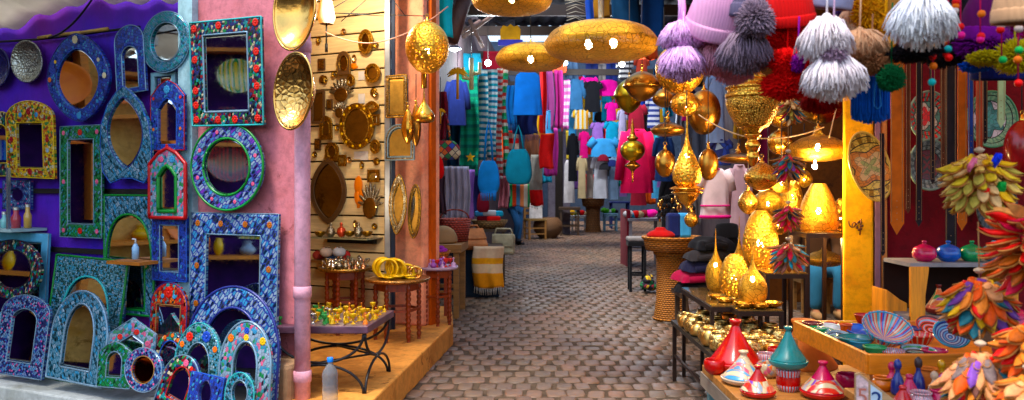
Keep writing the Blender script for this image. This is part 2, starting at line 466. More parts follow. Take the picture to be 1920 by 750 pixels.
mb = MB(); mb.tube([(0, 0, 0), (.0, 0, 1.5), (.004, 0, 4.2)], .046, 18); mb.build('pipe', PIPE, r)
for z in (.33, .82, 2.25): MB().lathe([(.047, z - .035), (.053, z - .03), (.053, z + .03), (.047, z + .035)], 18).build('collar', PIPE, r)
mb = MB(); mb.box((-.03, .1, 1.0), (.04, .2, .02)); mb.build('bracket', plain('rusty', (.12, .06, .04), .8), r)
# stone block at the foot of the pink wall
a = LW(535, 700, .1); r = thing('stone_block', 'rough tan stone block at the foot of the pink wall', 'stone', (a.x, a.y, 0), YAW)
mb = MB()
def blk(u, v):
    return None
mb.box((0, 0, .2), (.22, .22, .42)); b = mb.build('stone', plaster('tan_stone', (.38, .25, .16), (.24, .13, .08)), r, bevel=.03)
# ledge
a = LW(-200, HOR, 0); b = LW(548, HOR, 0); L = (b - a).length
led = thing('display_ledge', 'low whitewashed concrete ledge under the leaning mirrors', 'ledge', (a.x, a.y, 0), YAW)
mb = MB(); mb.box((L / 2, -.24, .06), (L, .48, .116)); mb.build('slab', plaster('ledge_conc', (.5, .53, .52), (.27, .28, .24)), led, bevel=.012)
# canopy over the mirror shop
def canopy(u, v):
    p = LW(-260 + 600 * u, 40, 0)
    px = -260 + 600 * u
    off = .02 + 1.7 * v
    base = LW(px, HOR, 0) + NRM * off
    yed = 44 - .17 * max(px, -60) + 12 * math.sin((px + 60) * .021) + 4 * math.sin(px * .06)
    z0 = CAMZ + (345 - yed) / F * dl(px)
    return (base.x, base.y, z0 + .5 * v + .02 * math.sin(px * .11 + v * 9))
mb = MB(); mb.grid(canopy, 60, 14)
tag(mb.build('canvas_canopy', canvas('canopy_cloth', (.8, .78, .68), .55), solid=.012), 'sagging grey and tan canvas canopy over the mirrors', 'canopy')
# pole with bamboo pieces and cable
r = thing('hanging_pole', 'dark pole with pale bamboo lengths the mirrors hang from', 'pole', LW(140, 66, .06))
o0 = r.location.copy(); mb = MB(); mb.tube([LW(-60, 82, .06) - o0, LW(70, 74, .06) - o0, LW(140, 66, .06) - o0, LW(262, 50, .06) - o0], .009, 8)
mb.build('pole', plain('dark_iron', (.02, .02, .022), .5), r)
mb = MB(); mb.tube([LW(112, 65, .075) - o0, LW(152, 61, .075) - o0], .013, 8); mb.tube([LW(154, 61, .075) - o0, LW(202, 54, .075) - o0], .013, 8); mb.tube([LW(72, 71, .075) - o0, LW(96, 67, .075) - o0], .012, 8)
mb.build('bamboo', wood('bamboo', (.5, .33, .12)), r)
tag(MB().tube([p for p in curve_pts(LW(92, 70, .08), LW(175, -5, .5), .05)], .007, 6).build('power_cable', plain('black_rubber', (.012, .012, .014), .6)), 'black cable running up from the bamboo pole to the canopy', 'cable')

# ------------------------------------------------------------------ small slat-panel shop
SLW = [6.49]
def ds(px): return SLW[0] / (1 + .466 * (px - 960) / F)
def PW(px, py, off=0.0):
    k = off / (CT + ST * (px - 960) / F); return W(px, py, ds(px) - k)
a = PW(540, HOR); b = PW(724, HOR); L = (b - a).length
sp = thing('slat_panel', 'yellow lit slatted display panel inside the brass shop', 'panel', (a.x, a.y, .2), YAW)
SLAT = wood('slat_wood', (.8, .64, .4), 0, .45, 5, .25)
mb = MB(); z = 0
while z < 3.3:
    mb.box((L / 2, -.012, z + .077), (L, .024, .148)); z += .162
mb.build('slats', SLAT, sp, bevel=.004)
mb = MB(); mb.box((L / 2, .03, 1.7), (L, .03, 3.4)); mb.build('backing', plain('slat_gap', (.05, .02, .008), .9), sp)
# dark side wall of the recess, follows away behind the pink corner
a = W(575, HOR, 5.0); b = W(560, HOR, 7.6)
mb = MB(); mb.tube([(0, 0, 0), (0, 0, 1)], .01)
def side_wall(name, label, p, q, z0, z1, th, m):
    p = Vector((p[0], p[1], 0)); q = Vector((q[0], q[1], 0)); L = (q - p).length
    r = thing(name, label, 'wall', p, math.atan2(q.y - p.y, q.x - p.x))
    MB().box((L / 2, 0, (z0 + z1) / 2), (L, th, z1 - z0)).build('wall', m, r); return r
side_wall('side_wall', 'ochre side wall of the small brass shop', (-1.42, 5.1), (-2.1, 7.9), 0, 3.6, .06, plaster('ochre', (.45, .25, .08), (.3, .14, .04)))
# steel post and salmon pillar
a = PW(727, HOR, .1); r = thing('steel_post', 'grey steel post at the right edge of the slatted panel', 'post', (a.x, a.y, .2))
MB().box((0, 0, 1.7), (.05, .06, 3.4)).build('post', plain('grey_steel', (.3, .31, .33), .4, .7), r, bevel=.006)
MB().box((.045, .02, 1.7), (.03, .05, 3.4)).build('door_edge', plain('navy', (.02, .03, .06), .5), r)
SALM = plaster('salmon', (.86, .42, .3), (.76, .3, .2))
a = W(770, HOR, 7.1); PILX = a
r = thing('pillar', 'salmon orange plaster pillar with small mirrors at the lane corner', 'pillar', (a.x, a.y, .2), YAW)
MB().box((-.01, .12, 1.9), (.31, .3, 3.8)).build('pillar', SALM, r, bevel=.02)
MB().box((.163, .1, 1.9), (.03, .08, 3.8)).build('trim', plain('orange_trim', (.5, .13, .03), .6), r)
# ceiling of the little shop
a = PW(540, HOR)
r = thing('shop_ceiling', 'dark plank ceiling of the small brass shop', 'ceiling', (a.x, a.y, 3.35), YAW)
MB().box((.7, -.9, 0), (2.0, 2.0, .06)).build('planks', wood('dark_plank', (.09, .05, .025)), r)
# platform: footprint from the photo
pf = [(-1.35, 4.4), (-.83, 4.4), (-.53, 7.2), (-.62, 8.2), (-2.3, 8.2)]
def poly_slab(name, out, z0, z1, m, bevel=0):
    n = len(out); vs = [(x, y, z0) for x, y in out] + [(x, y, z1) for x, y in out]
    fs = [tuple(range(n))[::-1], tuple(range(n, 2 * n))] + [(i, (i + 1) % n, (i + 1) % n + n, i + n) for i in range(n)]
    mb = MB(); mb.add(vs, fs); return mb.build(name, m, None, bevel)
o = poly_slab('shop_platform', pf, 0, .2, plaster('ochre_floor', (.62, .32, .12), (.36, .15, .05)), .012)
tag(o, 'raised ochre concrete platform carrying the little tables', 'platform')

# ------------------------------------------------------------------ right side shell
MAROON = plaster('maroon_wall', (.17, .006, .02), (.1, .003, .012), .8)
side_wall('maroon_wall', 'deep maroon wall behind the belts and plates', W(1640, HOR, 5.35), W(2300, HOR, 4.9), 0, 4, .08, MAROON)
AMB = plaster('amber_wall', (.16, .06, .018), (.09, .03, .01))
side_wall('back_wall', 'dark brown wall at the back of the lantern shop', W(1390, HOR, 10.2), W(1660, HOR, 9.3), 0, 4, .08, AMB)
side_wall('partition_wall', 'dark red partition wall behind the yellow post', W(1628, HOR, 5.5), W(1668, HOR, 9.5), 0, 4, .06, MAROON)
a = W(1609, HOR, 5.25); r = thing('painted_pillar', 'yellow painted pillar with a curled iron hook', 'pillar', (a.x, a.y, 0), R(-20))
YEL = plaster('yellow_paint', (.86, .47, .1), (.78, .34, .07))
MB().box((0, .05, 2), (.18, .16, 4)).build('pillar', YEL, r, bevel=.012)
MB().box((.115, .03, 2), (.035, .12, 4)).build('trim', plain('mauve_trim', (.22, .13, .18), .6), r, bevel=.004)
MB().box((.155, .04, 2), (.035, .1, 4)).build('edge_board', wood('orange_board', (.55, .25, .09), 2), r, bevel=.004)
mb = MB(); z0 = CAMZ - (425 - HOR) / F * 5.2; sp_ = []
for i in range(26):
    q = i / 25 * 2.2 * PI; sp_.append((-.02 - .018 * math.cos(q) * (1 - i / 60) - .0012 * i, -.045, z0 + .022 * math.sin(q) + .001 * i))
mb.tube(sp_, .004, 6)
for k in range(7):
    q = k * .9; mb.ball((.005 + .016 * math.cos(q), -.043, z0 + .006 + .026 * math.sin(q)), .009, 8, 6)
mb.tube([(.008, -.044, z0 - .055), (.014, -.044, z0 + .05)], .005, 6)
mb.build('hook', plain('rust_iron', (.14, .06, .03), .6, .5), r)

# lane walls, end wall
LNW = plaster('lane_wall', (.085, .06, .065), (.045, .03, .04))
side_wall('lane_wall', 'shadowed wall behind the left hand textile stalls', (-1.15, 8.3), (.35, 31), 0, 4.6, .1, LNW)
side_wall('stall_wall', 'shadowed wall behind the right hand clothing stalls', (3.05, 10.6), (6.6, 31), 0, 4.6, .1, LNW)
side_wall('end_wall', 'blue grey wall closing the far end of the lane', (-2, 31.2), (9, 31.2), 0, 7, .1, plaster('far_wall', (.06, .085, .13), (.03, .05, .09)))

# unseen awnings added above the frame to shade and tint the stalls
def awning(label, pts, m, sag=.12):
    r = thing('awning', label, 'awning', pts[0]); a, b, c, d = [Vector(p) - Vector(pts[0]) for p in pts]
    mb = MB(); mb.grid(lambda u, v: a.lerp(b, u).lerp(d.lerp(c, u), v) - Vector((0, 0, sag * math.sin(u * PI) * math.sin(v * PI))), 14, 10); mb.build('canvas', m, r, solid=.01); return r
SHADE_AWN = canvas('added_awning_orange', (.82, .58, .36), .7)
awning('unseen orange canvas awning added to shade and warm the pottery and lantern stalls', [(.75, 1.9, 3.0), (5.5, 1.9, 2.9), (5.8, 7.0, 3.6), (1.0, 7.0, 3.7)], SHADE_AWN)
awning('unseen cream canvas awning added to shade the little brass shop', [(-1.9, 5.2, 3.6), (-.6, 5.4, 3.7), (-.5, 8.4, 3.9), (-2.2, 8.4, 3.85)], canvas('added_awning_cream', (.75, .68, .55), .6))
# ------------------------------------------------------------------ framed mirrors
def ell(n=72): return [(.5 * math.cos(2 * PI * i / n), .5 * math.sin(2 * PI * i / n)) for i in range(n)]
def arch(spring=.1, n=24, e=1.0):
    return [(-.5, -.5), (.5, -.5)] + [(.5 * math.cos(PI * i / n), spring + (.5 - spring) * math.sin(PI * i / n) ** e) for i in range(n + 1)]
def pointed(spring=0.0, n=14):
    o = [(-.5, -.5), (.5, -.5)]
    R_ = [(.5 * math.cos(.5 * PI * i / n) ** .75, spring + (.5 - spring) * (i / n) ** 1.1 if i < n else .5) for i in range(n + 1)]
    for i in range(n + 1):
        t = i / n; o.append((.5 * (1 - t ** 2.0), spring + (.5 - spring) * math.sin(t * PI / 2)))
    for i in range(n - 1, -1, -1):
        t = i / n; o.append((-.5 * (1 - t ** 2.0), spring + (.5 - spring) * math.sin(t * PI / 2)))
    return o
def horseshoe(n=12):
    o = [(-.36, -.5), (.36, -.5), (.36, -.08), (.44, -.04), (.4, .0)]
    for i in range(n + 1):
        t = i / n; o.append((.5 * (1 - t ** 2.2) + .0, .02 + .48 * math.sin(t * PI / 2) ** 1.1))
    return o + [(-x, z) for x, z in o[::-1] if x > .001]
def lens(n=22, p=1.4):
    o = []
    for i in range(n): t = i / n; o.append((.5 * math.sin(t * PI) ** (1 / p) if i else 0, -.5 + t))
    o = [(x, z) for x, z in o] + [(0, .5)]
    return o + [(-x, z) for x, z in o[::-1] if x > .001]
def flare():
    o = [(-.33, -.5), (0, -.44), (.33, -.5), (.46, -.36), (.5, -.1), (.47, .12), (.33, .32), (.13, .45), (0, .5)]
    return o + [(-x, z) for x, z in o[-2:3:-1]] + [(-.46, -.36)] if False else [(-.33, -.5), (-.1, -.45), (.1, -.45), (.33, -.5), (.47, -.38), (.5, -.1), (.46, .12), (.32, .32), (.13, .45), (0, .5), (-.13, .45), (-.32, .32), (-.46, .12), (-.5, -.1), (-.47, -.38)]
RECT = [(-.5, -.5), (.5, -.5), (.5, .5), (-.5, .5)]
HOUSE = [(-.5, -.5), (.5, -.5), (.5, .18), (0, .5), (-.5, .18)]
HOUSE6 = [(-.5, -.5), (.5, -.5), (.5, .27), (.24, .43), (0, .5), (-.24, .43), (-.5, .27)]
DIA = [(.5 * math.copysign(abs(math.cos(t)) ** 1.25, math.cos(t)), .5 * math.copysign(abs(math.sin(t)) ** 1.12, math.sin(t))) for t in [2 * PI * i / 64 for i in range(64)]]
SHP = dict(ell=ell(), arch=arch(), archlow=arch(.27), archhi=arch(-.02), pointed=pointed(), pointlow=pointed(.2), horse=horseshoe(), lens=lens(), flare=flare(), rect=RECT, house=HOUSE, house6=HOUSE6, dia=DIA)
def outline(s, w, h, cx=0, cz=0): return [(x * w + cx, z * h + cz) for x, z in SHP[s]]
def ray_hit(poly, c, a):
    dx, dz = math.cos(a), math.sin(a); best = 0
    for i in range(len(poly)):
        x1, z1 = poly[i][0] - c[0], poly[i][1] - c[1]; x2, z2 = poly[(i + 1) % len(poly)][0] - c[0], poly[(i + 1) % len(poly)][1] - c[1]
        ex, ez = x2 - x1, z2 - z1; den = dx * ez - dz * ex
        if abs(den) < 1e-12: continue
        t = (x1 * ez - z1 * ex) / den; u = (x1 * dz - z1 * dx) / den
        if -1e-6 <= u <= 1 + 1e-6 and t > best: best = t
    return (c[0] + dx * best, c[1] + dz * best)
def ring_pts(outer, inner, n=64):
    c = (sum(p[0] for p in inner) / len(inner), (min(p[1] for p in inner) + max(p[1] for p in inner)) / 2)
    A = [2 * PI * i / n for i in range(n)]
    for p in outer + inner: A.append(math.atan2(p[1] - c[1], p[0] - c[0]) % (2 * PI))
    A.sort(); B = []
    for a in A:
        if not B or a - B[-1] > 1e-3: B.append(a)
    return [ray_hit(outer, c, a) for a in B], [ray_hit(inner, c, a) for a in B]
def flower_mb(mb, x, z, r, y, petals=8, squash=.16):
    for k in range(petals):
        q = 2 * PI * k / petals
        mb.ball((x + .6 * r * math.cos(q), y, z + .6 * r * math.sin(q)), (r * .36, r * squash * .5, r * .36), 8, 5)
    mb.ball((x, y - r * .04, z), (r * .3, r * .14, r * .3), 8, 5)
GL = mirrorglass('mirror_glass')
C_ = dict(red=(.6, .05, .03), dred=(.32, .02, .03), org=(.7, .2, .03), yel=(.75, .5, .06), grn=(.03, .25, .08), teal=(.02, .33, .36), wht=(.33, .42, .5), sil=(.16, .3, .4), blu=(.03, .08, .42), nav=(.02, .03, .16), lbl=(.08, .3, .5), blk=(.015, .015, .02), pnk=(.65, .15, .25), crm=(.62, .55, .38), prp=(.2, .06, .4), amber=(.4, .14, .03))
def K(*n): return [C_[x] for x in n]
MOS = dict(
    teal=lambda: mosaic('teal_mosaic', K('sil', 'teal', 'sil', 'lbl', 'sil', 'teal'), 46, ang=.6, grout=(.01, .07, .09), rn=.3, cheb=True, gw=.09),
    leaf=lambda: mosaic('leaf_mosaic', K('wht', 'sil', 'wht', 'lbl', 'wht', 'sil'), 34, (1, .42), .62, (.01, .03, .2), .13, rn=.7),
    silver=lambda: mosaic('silver_mosaic', K('sil', 'wht', 'sil', 'lbl', 'sil'), 40, (1, .5), -.55, (.01, .1, .15), .13, rn=.7),
    blue=lambda: mosaic('blue_mosaic', K('blu', 'blu', 'nav', 'blu', 'lbl', 'blu'), 44, (1, .7), .3, (.01, .015, .12), .08, metal=.1, rn=.6),
    green=lambda: mosaic('green_mosaic', K('grn', 'grn', 'teal', 'grn', 'grn', 'sil'), 48, (1, .5), .7, (.005, .05, .02), .09, rn=.6, metal=.15),
    grid=lambda: mosaic('grid_mosaic', K('sil', 'sil', 'wht', 'sil', 'lbl'), 42, (1, 1), .12, (.01, .12, .12), .11, rn=.05, cheb=True, metal=.35),
    wpink=lambda: mosaic('rose_white_mosaic', K('sil', 'wht', 'sil', 'lbl', 'sil', 'pnk', 'sil', 'nav'), 40, (1, 1), .78, (.02, .03, .2), .11, rn=.1, cheb=True, metal=.35),
    lav=lambda: mosaic('lavender_green_mosaic', K('sil', 'wht', 'lbl', 'sil', 'prp', 'wht'), 36, (1, .4), .9, (.03, .03, .22), .13, rn=.7),
    dark=lambda: mosaic('dark_floral_mosaic', K('blk', 'nav', 'teal', 'blk', 'grn', 'dred', 'nav', 'crm'), 42, (1, .7), .5, (.01, .01, .015), .05, metal=.15),
    yel=lambda: mosaic('yellow_painted', K('yel', 'org', 'yel', 'crm', 'yel', 'dred', 'grn'), 34, (1, 1), .2, (.1, .06, .01), .05, metal=.05, rough=.35),
    red=lambda: mosaic('red_painted', K('red', 'dred', 'red', 'org', 'teal'), 44, (1, .6), .3, (.06, .01, .01), .05, metal=.1),
    flor=lambda: mosaic('white_floral', K('wht', 'lbl', 'wht', 'pnk', 'teal', 'wht', 'grn'), 36, (1, .7), .5, (.1, .14, .2), .05, metal=.1, rough=.3),
    gflor=lambda: mosaic('green_floral', K('grn', 'red', 'grn', 'lbl', 'org', 'grn', 'blu'), 30, (1, .7), .4, (.01, .05, .03), .05, metal=.1, rough=.3),
    pale=lambda: plain('pale_blue_frame', (.3, .5, .56), .5, var=.25), sky=lambda: plain('sky_panel', (.16, .42, .6), .5, var=.25))
MOSK[0] = 1.65
RIM = dict(wht=plain('white_beading', (.24, .35, .44), .3, .3), blk=plain('black_edge', C_['blk'], .4), grn=plain('green_edge', (.02, .22, .05), .35), blu=plain('blue_edge', (.03, .1, .42), .3), red=plain('red_edge', (.42, .02, .03), .35), yel=plain('yellow_edge', (.7, .5, .08), .35), teal=plain('teal_edge', (.08, .4, .4), .3), nav=plain('navy_edge', (.03, .04, .2), .3), wd=wood('tan_edge', (.35, .2, .08)))
FLW = {k: plain('flower_' + k, C_[k], .35) for k in ('amber', 'red', 'org', 'yel', 'pnk', 'lbl', 'dred', 'wht', 'crm', 'grn', 'blu', 'teal')}
def mirror(label, x0, x1, y0, y1, shape, ish, iw, ih, fm, rim='wht', irim='wht', off=.05, lean=0, roll=0, yaw=0, th=.024, idz=0, flowers=(), glassm=None, name='framed_mirror', cat='mirror', rr=.0032, group=None):
    cx = (x0 + x1) / 2; d = dl(cx) - off / sq(cx)
    yw = YAW + yaw
    k = math.cos(-yw) + math.sin(-yw) * (cx - 960) / F
    w = (x1 - x0) * S(d) / k; h = (y1 - y0) * S(d) / max(.5, math.cos(lean))
    base = LW(cx, y1, off)
    r = thing(name, label, cat, base, yw, group, rx=-lean, ry=roll)
    if roll:
        c = Vector((0, 0, h / 2)); r.location = base + Matrix.Rotation(yw, 3, 'Z') @ (c - Matrix.Rotation(roll, 3, 'Y') @ c)
    outer = outline(shape, w, h, 0, h / 2); inner = outline(ish, w * iw, h * ih, 0, h / 2 + idz * h)
    P, Q = ring_pts(outer, inner); n = len(P)
    def lerp(t): return [(a[0] + (b[0] - a[0]) * t, a[1] + (b[1] - a[1]) * t) for a, b in zip(P, Q)]
    loops = [(P, 0), (P, -th * .75), (lerp(.12), -th), (lerp(.88), -th), (Q, -th * .75), (Q, -th * .2)]
    vs = []; fs = []
    for pts, y in loops: vs += [(p[0], y, p[1]) for p in pts]
    for j in range(len(loops) - 1):
        for i in range(n): fs.append((j * n + i, j * n + (i + 1) % n, (j + 1) * n + (i + 1) % n, (j + 1) * n + i))
    fs.append(tuple(range(n)))
    mb = MB(); mb.add(vs, fs, False); fo = mb.build('frame', MOS[fm]() if isinstance(fm, str) else fm, r)
    mb = MB(); mb.add([(p[0], -th * .35, p[1]) for p in Q], [tuple(range(n))]); mb.build('mirror_glass', glassm or GL, r)
    qc = (sum(p[0] for p in Q) / n, (min(p[1] for p in Q) + max(p[1] for p in Q)) / 2); bw = min(.2, .014 / max(.02, iw * w / 2))
    Q2 = [(p[0] + (qc[0] - p[0]) * bw, p[1] + (qc[1] - p[1]) * bw) for p in Q]; mb = MB()
    mb.add([(p[0], -th * .35 - .0005, p[1]) for p in Q] + [(p[0], -th * .35 - .0045, p[1]) for p in Q2], [(i, (i + 1) % n, n + (i + 1) % n, n + i) for i in range(n)]); mb.add([(p[0], -th * .35 - .0045, p[1]) for p in Q2], [tuple(range(n))]); mb.build('glass_bevel', glassm or GL, r)
    if rim:
        mb = MB(); mb.tube([(p[0], -th * .85, p[1]) for p in P], rr, 6, True); mb.build('outer_rim', RIM[rim], fo)
    if irim:
        mb = MB(); mb.tube([(p[0], -th * .9, p[1]) for p in Q], rr, 6, True); mb.build('inner_rim', RIM[irim], fo)
    by = {}
    for f in flowers:                                   # u,v in 0..1 of the box, radius in m, colour
        u, v, rad, c = f
        mb = MB(); flower_mb(mb, (u - .5) * w, v * h, rad, -th - .002); mb.build('painted_flower', FLW[c], fo)
    r['w'] = 0; del r['w']
    return r, w, h
BR = plain('brown_mirror', (.3, .12, .04), .3, var=.5)
m = mirror
m('round green glass mosaic mirror with pale rim hanging near the top', 272, 362, 23, 137, 'ell', 'ell', .62, .64, 'teal', 'wht', 'wht', th=.035)
m('large ogee oval mirror with painted dark blue frame and gold lotus on top', 97, 213, 65, 228, 'dia', 'dia', .68, .7, 'blue', 'nav', 'blu', off=.09, lean=-.06, idz=-.02,
  flowers=[(.5, .93, .03, 'crm'), (.05, .5, .02, 'org'), (.93, .5, .022, 'crm'), (.5, .07, .025, 'lbl'), (.85, .68, .016, 'crm'), (.16, .7, .014, 'yel'), (.2, .2, .014, 'lbl'), (.8, .22, .014, 'lbl')])
m('small arched mirror with white lattice fretwork on a navy frame', 221, 275, 48, 175, 'archlow', 'archlow', .55, .62, 'blue', 'wht', 'wht', off=.07, roll=-.07, idz=-.12)
m('small pale framed mirror half hidden under the round green one', 287, 332, 136, 200, 'rect', 'rect', .72, .78, 'pale', 'wht', 'wht', off=.02, th=.02)
fl = [(u, v, .026, 'red') for u, v in ((.07, .06), (.07, .34), (.07, .64), (.07, .94), (.93, .06), (.93, .36), (.93, .68), (.93, .95), (.38, .055), (.62, .055), (.42, .95), (.07, .2), (.93, .52))]
m('large upright rectangular mirror with black floral frame and orange red rosettes', 365, 498, 40, 235, 'rect', 'rect', .62, .74, 'dark', 'teal', 'wht', off=.1, roll=.015, lean=-.05, flowers=fl, rr=.006)
m('yellow painted mirror with curved top and blue flowers', 20, 108, 190, 333, 'archlow', 'rect', .56, .6, 'yel', 'yel', 'yel', off=.1, roll=.03, lean=-.05, idz=-.08,
  flowers=[(.33, .82, .02, 'lbl'), (.67, .82, .02, 'lbl'), (.5, .86, .026, 'dred'), (.12, .5, .022, 'dred'), (.88, .5, .022, 'dred'), (.5, .08, .026, 'dred'), (.12, .36, .018, 'wht'), (.88, .36, .018, 'wht')])
m('tall flared mirror with silver mosaic frame tapering to a point', 195, 291, 163, 343, 'flare', 'lens', .68, .74, 'silver', 'blu', 'nav', off=.11, lean=-.05, idz=.02)
m('small blue mirror with house shaped top below the round green mirror', 287, 350, 150, 282, 'house6', 'house6', .55, .66, 'blue', 'red', 'blu', off=.1, idz=-.09, flowers=[(.5, .86, .03, 'lbl'), (.1, .74, .012, 'red'), (.9, .74, .012, 'red'), (.1, .3, .012, 'org'), (.9, .3, .012, 'org'), (.5, .06, .015, 'red')])
m('tall narrow green framed mirror with red diamond flowers', 117, 195, 236, 445, 'rect', 'rect', .62, .76, 'green', 'wht', 'wht', off=.07,
  flowers=[(.1, .06, .018, 'pnk'), (.9, .06, .018, 'pnk'), (.5, .06, .024, 'red'), (.1, .94, .018, 'pnk'), (.9, .94, .018, 'pnk'), (.5, .94, .024, 'red'), (.1, .5, .018, 'pnk'), (.9, .5, .018, 'pnk')])
m('large round mirror with green rimmed lavender leaf mosaic on pink wall', 362, 496, 232, 394, 'ell', 'ell', .65, .66, 'lav', 'grn', 'grn', off=.09, rr=.008, flowers=[(.5 + .42 * math.cos(q), .5 + .42 * math.sin(q), .014, 'pnk') for q in [k * PI / 4 + .3 for k in range(8)]])
m('red edged narrow mirror with flowered peaked top', 285, 352, 278, 408, 'house6', 'house6', .5, .66, 'flor', 'red', 'grn', off=.12, idz=-.08, rr=.013, flowers=[(.35, .84, .022, 'pnk'), (.65, .84, .026, 'lbl')])
m('square silver mosaic panel mirror with green cusped arch opening', 200, 292, 366, 588, 'rect', 'horse', .92, .8, 'silver', 'grn', 'grn', off=.05, idz=-.06, rr=.008)
m('small upright mirror with deep blue mosaic frame', 290, 354, 405, 526, 'rect', 'rect', .55, .72, 'blue', 'blu', 'wht', off=.08)
m('biggest rectangular mirror with blue leaf mosaic and amber flowers at the pipe', 354, 518, 400, 690, 'rect', 'rect', .62, .72, 'leaf', 'wht', 'wht', off=.09, lean=.03,
  flowers=[(u, v, .022, 'amber') for u, v in ((.09, .93), (.36, .93), (.64, .93), (.91, .93), (.09, .65), (.91, .65), (.91, .38), (.09, .4))])
# leaning on the ledge
m('pale sky blue panel mirror standing at the left edge', -40, 86, 436, 606, 'rect', 'rect', .8, .8, 'sky', 'wht', None, off=.1, lean=.05)
m('round mirror with black interlaced frame propped on the pale blue panel', -30, 76, 450, 560, 'ell', 'ell', .66, .66, 'dark', 'blk', 'blk', off=.19, lean=.08, yaw=-.1)
m('broad arched mirror with rose and white diamond mosaic at the left edge', -8, 82, 556, 705, 'archlow', 'archlow', .52, .66, 'wpink', 'wht', 'wht', off=.36, lean=.14)
m('large green sided rectangular mirror with silver grid mosaic and pointed arch', 82, 216, 486, 718, 'rect', 'pointed', .66, .7, 'grid', 'grn', 'teal', off=.2, lean=.12, roll=.03, rr=.008, idz=.0)
m('arched mirror with white and blue chip mosaic standing front of the grid mirror', 92, 196, 548, 716, 'archhi', 'archhi', .54, .72, 'silver', 'wht', 'wht', off=.4, lean=.12, roll=.03, rr=.007)
m('small house shaped mirror painted with red birds and blossoms', 204, 292, 597, 690, 'house', 'house', .52, .5, 'flor', 'wht', 'wht', off=.33, lean=.1, yaw=.3, idz=-.08, flowers=[(.25, .62, .02, 'red'), (.6, .72, .02, 'red'), (.84, .5, .018, 'pnk'), (.45, .82, .016, 'lbl')])
m('tiny green mirror with peaked top among the leaning mirrors', 184, 246, 642, 726, 'house6', 'arch', .46, .56, 'green', 'wht', 'wht', off=.42, lean=.12, roll=-.05)
m('small round mirror with silver dotted frame and brown glass', 232, 302, 656, 734, 'ell', 'ell', .6, .62, 'wpink', 'wht', 'wd', off=.46, lean=.2, roll=.2, glassm=mirrorglass('amber_glass', (.55, .2, .05)))
m('arched mirror with red and blue floral cap behind the leaning group', 284, 352, 530, 646, 'arch', 'rect', .66, .52, 'red', 'nav', 'wd', off=.16, lean=.05, idz=-.12, flowers=[(.5, .84, .04, 'red'), (.34, .78, .016, 'lbl'), (.66, .78, .016, 'lbl'), (.1, .7, .014, 'dred'), (.9, .7, .014, 'dred')])
m('big rounded arch mirror with blue leaf mosaic and striped edge', 343, 516, 540, 770, 'archhi', 'archhi', .62, .7, 'leaf', 'nav', 'nav', off=.26, lean=.1, rr=.008, idz=-.02)
m('round black framed mirror with orange dots half hidden among small mirrors', 288, 344, 624, 722, 'ell', 'ell', .66, .66, 'dark', 'blk', 'blu', off=.36, lean=.15, flowers=[(.3, .88, .014, 'org'), (.55, .93, .014, 'org'), (.75, .85, .014, 'org')])
m('arched mirror with green floral crown and red birds', 324, 411, 608, 760, 'archhi', 'archhi', .52, .56, 'grid', 'teal', 'wht', off=.42, lean=.12, idz=-.02,
  flowers=[(.3, .82, .03, 'red'), (.66, .84, .036, 'blu'), (.15, .72, .02, 'org'), (.86, .7, .02, 'org'), (.48, .92, .02, 'grn')])
m('arched mirror with white painted crown of feathers on the right', 410, 506, 605, 772, 'archhi', 'archhi', .48, .56, 'flor', 'wht', 'wht', off=.46, lean=.1, rr=.007,
  flowers=[(.5, .9, .02, 'blu'), (.5, .82, .02, 'yel'), (.2, .8, .024, 'org'), (.82, .8, .024, 'yel'), (.35, .9, .016, 'lbl'), (.66, .9, .016, 'lbl')])
m('small slanting arched mirror with dark floral top and red side', 300, 371, 668, 775, 'archhi', 'archhi', .5, .6, 'dark', 'wht', 'red', off=.55, lean=.16, roll=.28, flowers=[(.5, .88, .022, 'pnk'), (.35, .84, .014, 'grn'), (.68, .84, .014, 'red')])
m('small square blue mirror with diamond glass at the bottom', 355, 416, 704, 775, 'rect', 'dia', .4, .7, 'blue', 'blu', 'nav', off=.56, lean=.15, roll=.06)
m('small arched teal glass mirror at the bottom edge', 424, 478, 700, 775, 'archhi', 'ell', .55, .62, 'teal', 'teal', 'wht', off=.58, lean=.12)
# decorated plates and bowls on the wall
def wall_plate(name, label, cat, x0, x1, y0, y1, m, off=.06, roll=0, yaw=0, deep=.03, rimm=None, lw=True, d=None, dish=False, cut=1.0):
    cx, cy = (x0 + x1) / 2, (y0 + y1) / 2
    p = LW(cx, cy, off) if lw else W(cx, cy, d); dd = p.y
    yw = yaw; k = max(.3, math.cos(yw) - math.sin(yw) * (cx - 960) / F)
    w = (x1 - x0) * S(dd) / 2; h = (y1 - y0) * S(dd) / 2
    r = thing(name, label, cat, p, yw, ry=roll); w = w / k
    M = Matrix.Rotation(PI / 2, 4, 'X') @ Matrix.Identity(4)
    q = [(.0, -deep * .1), (.5, -deep * .12), (.72, deep * .1), (.86, deep * .7), (.97, deep), (1.0, deep * .95), (1.0, deep * .7), (.75, -deep * .4), (0, -deep * .5)]
    if dish: q = [(0, -deep), (.3, -deep * .95), (.6, -deep * .7), (.8, -deep * .3), (.9, 0), (.98, .012), (1.0, .004), (.95, -.01), (.8, -deep * .4), (.5, -deep), (0, -deep * 1.15)]
    mb = MB(); mb.lathe([(a * 1.0, b) for a, b in q], 48, sx=w, sy=h, M=M); mb.build('dish', m, r)
    if rimm:
        mb = MB(); mb.tube([(w * 1.0 * math.cos(t), -(deep if not dish else .008), h * math.sin(t)) for t in [2 * PI * i / 48 for i in range(48)]], .007, 8, True); mb.build('rim', rimm, r)
    return r, w, h
SILV = brass('engraved_silver', (.5, .52, .48), .35, .05, 45)
wall_plate('silver_plate', 'tilted oval engraved silver plate on the purple wall', 'plate', 26, 86, 77, 155, SILV, .05, .35, YAW)
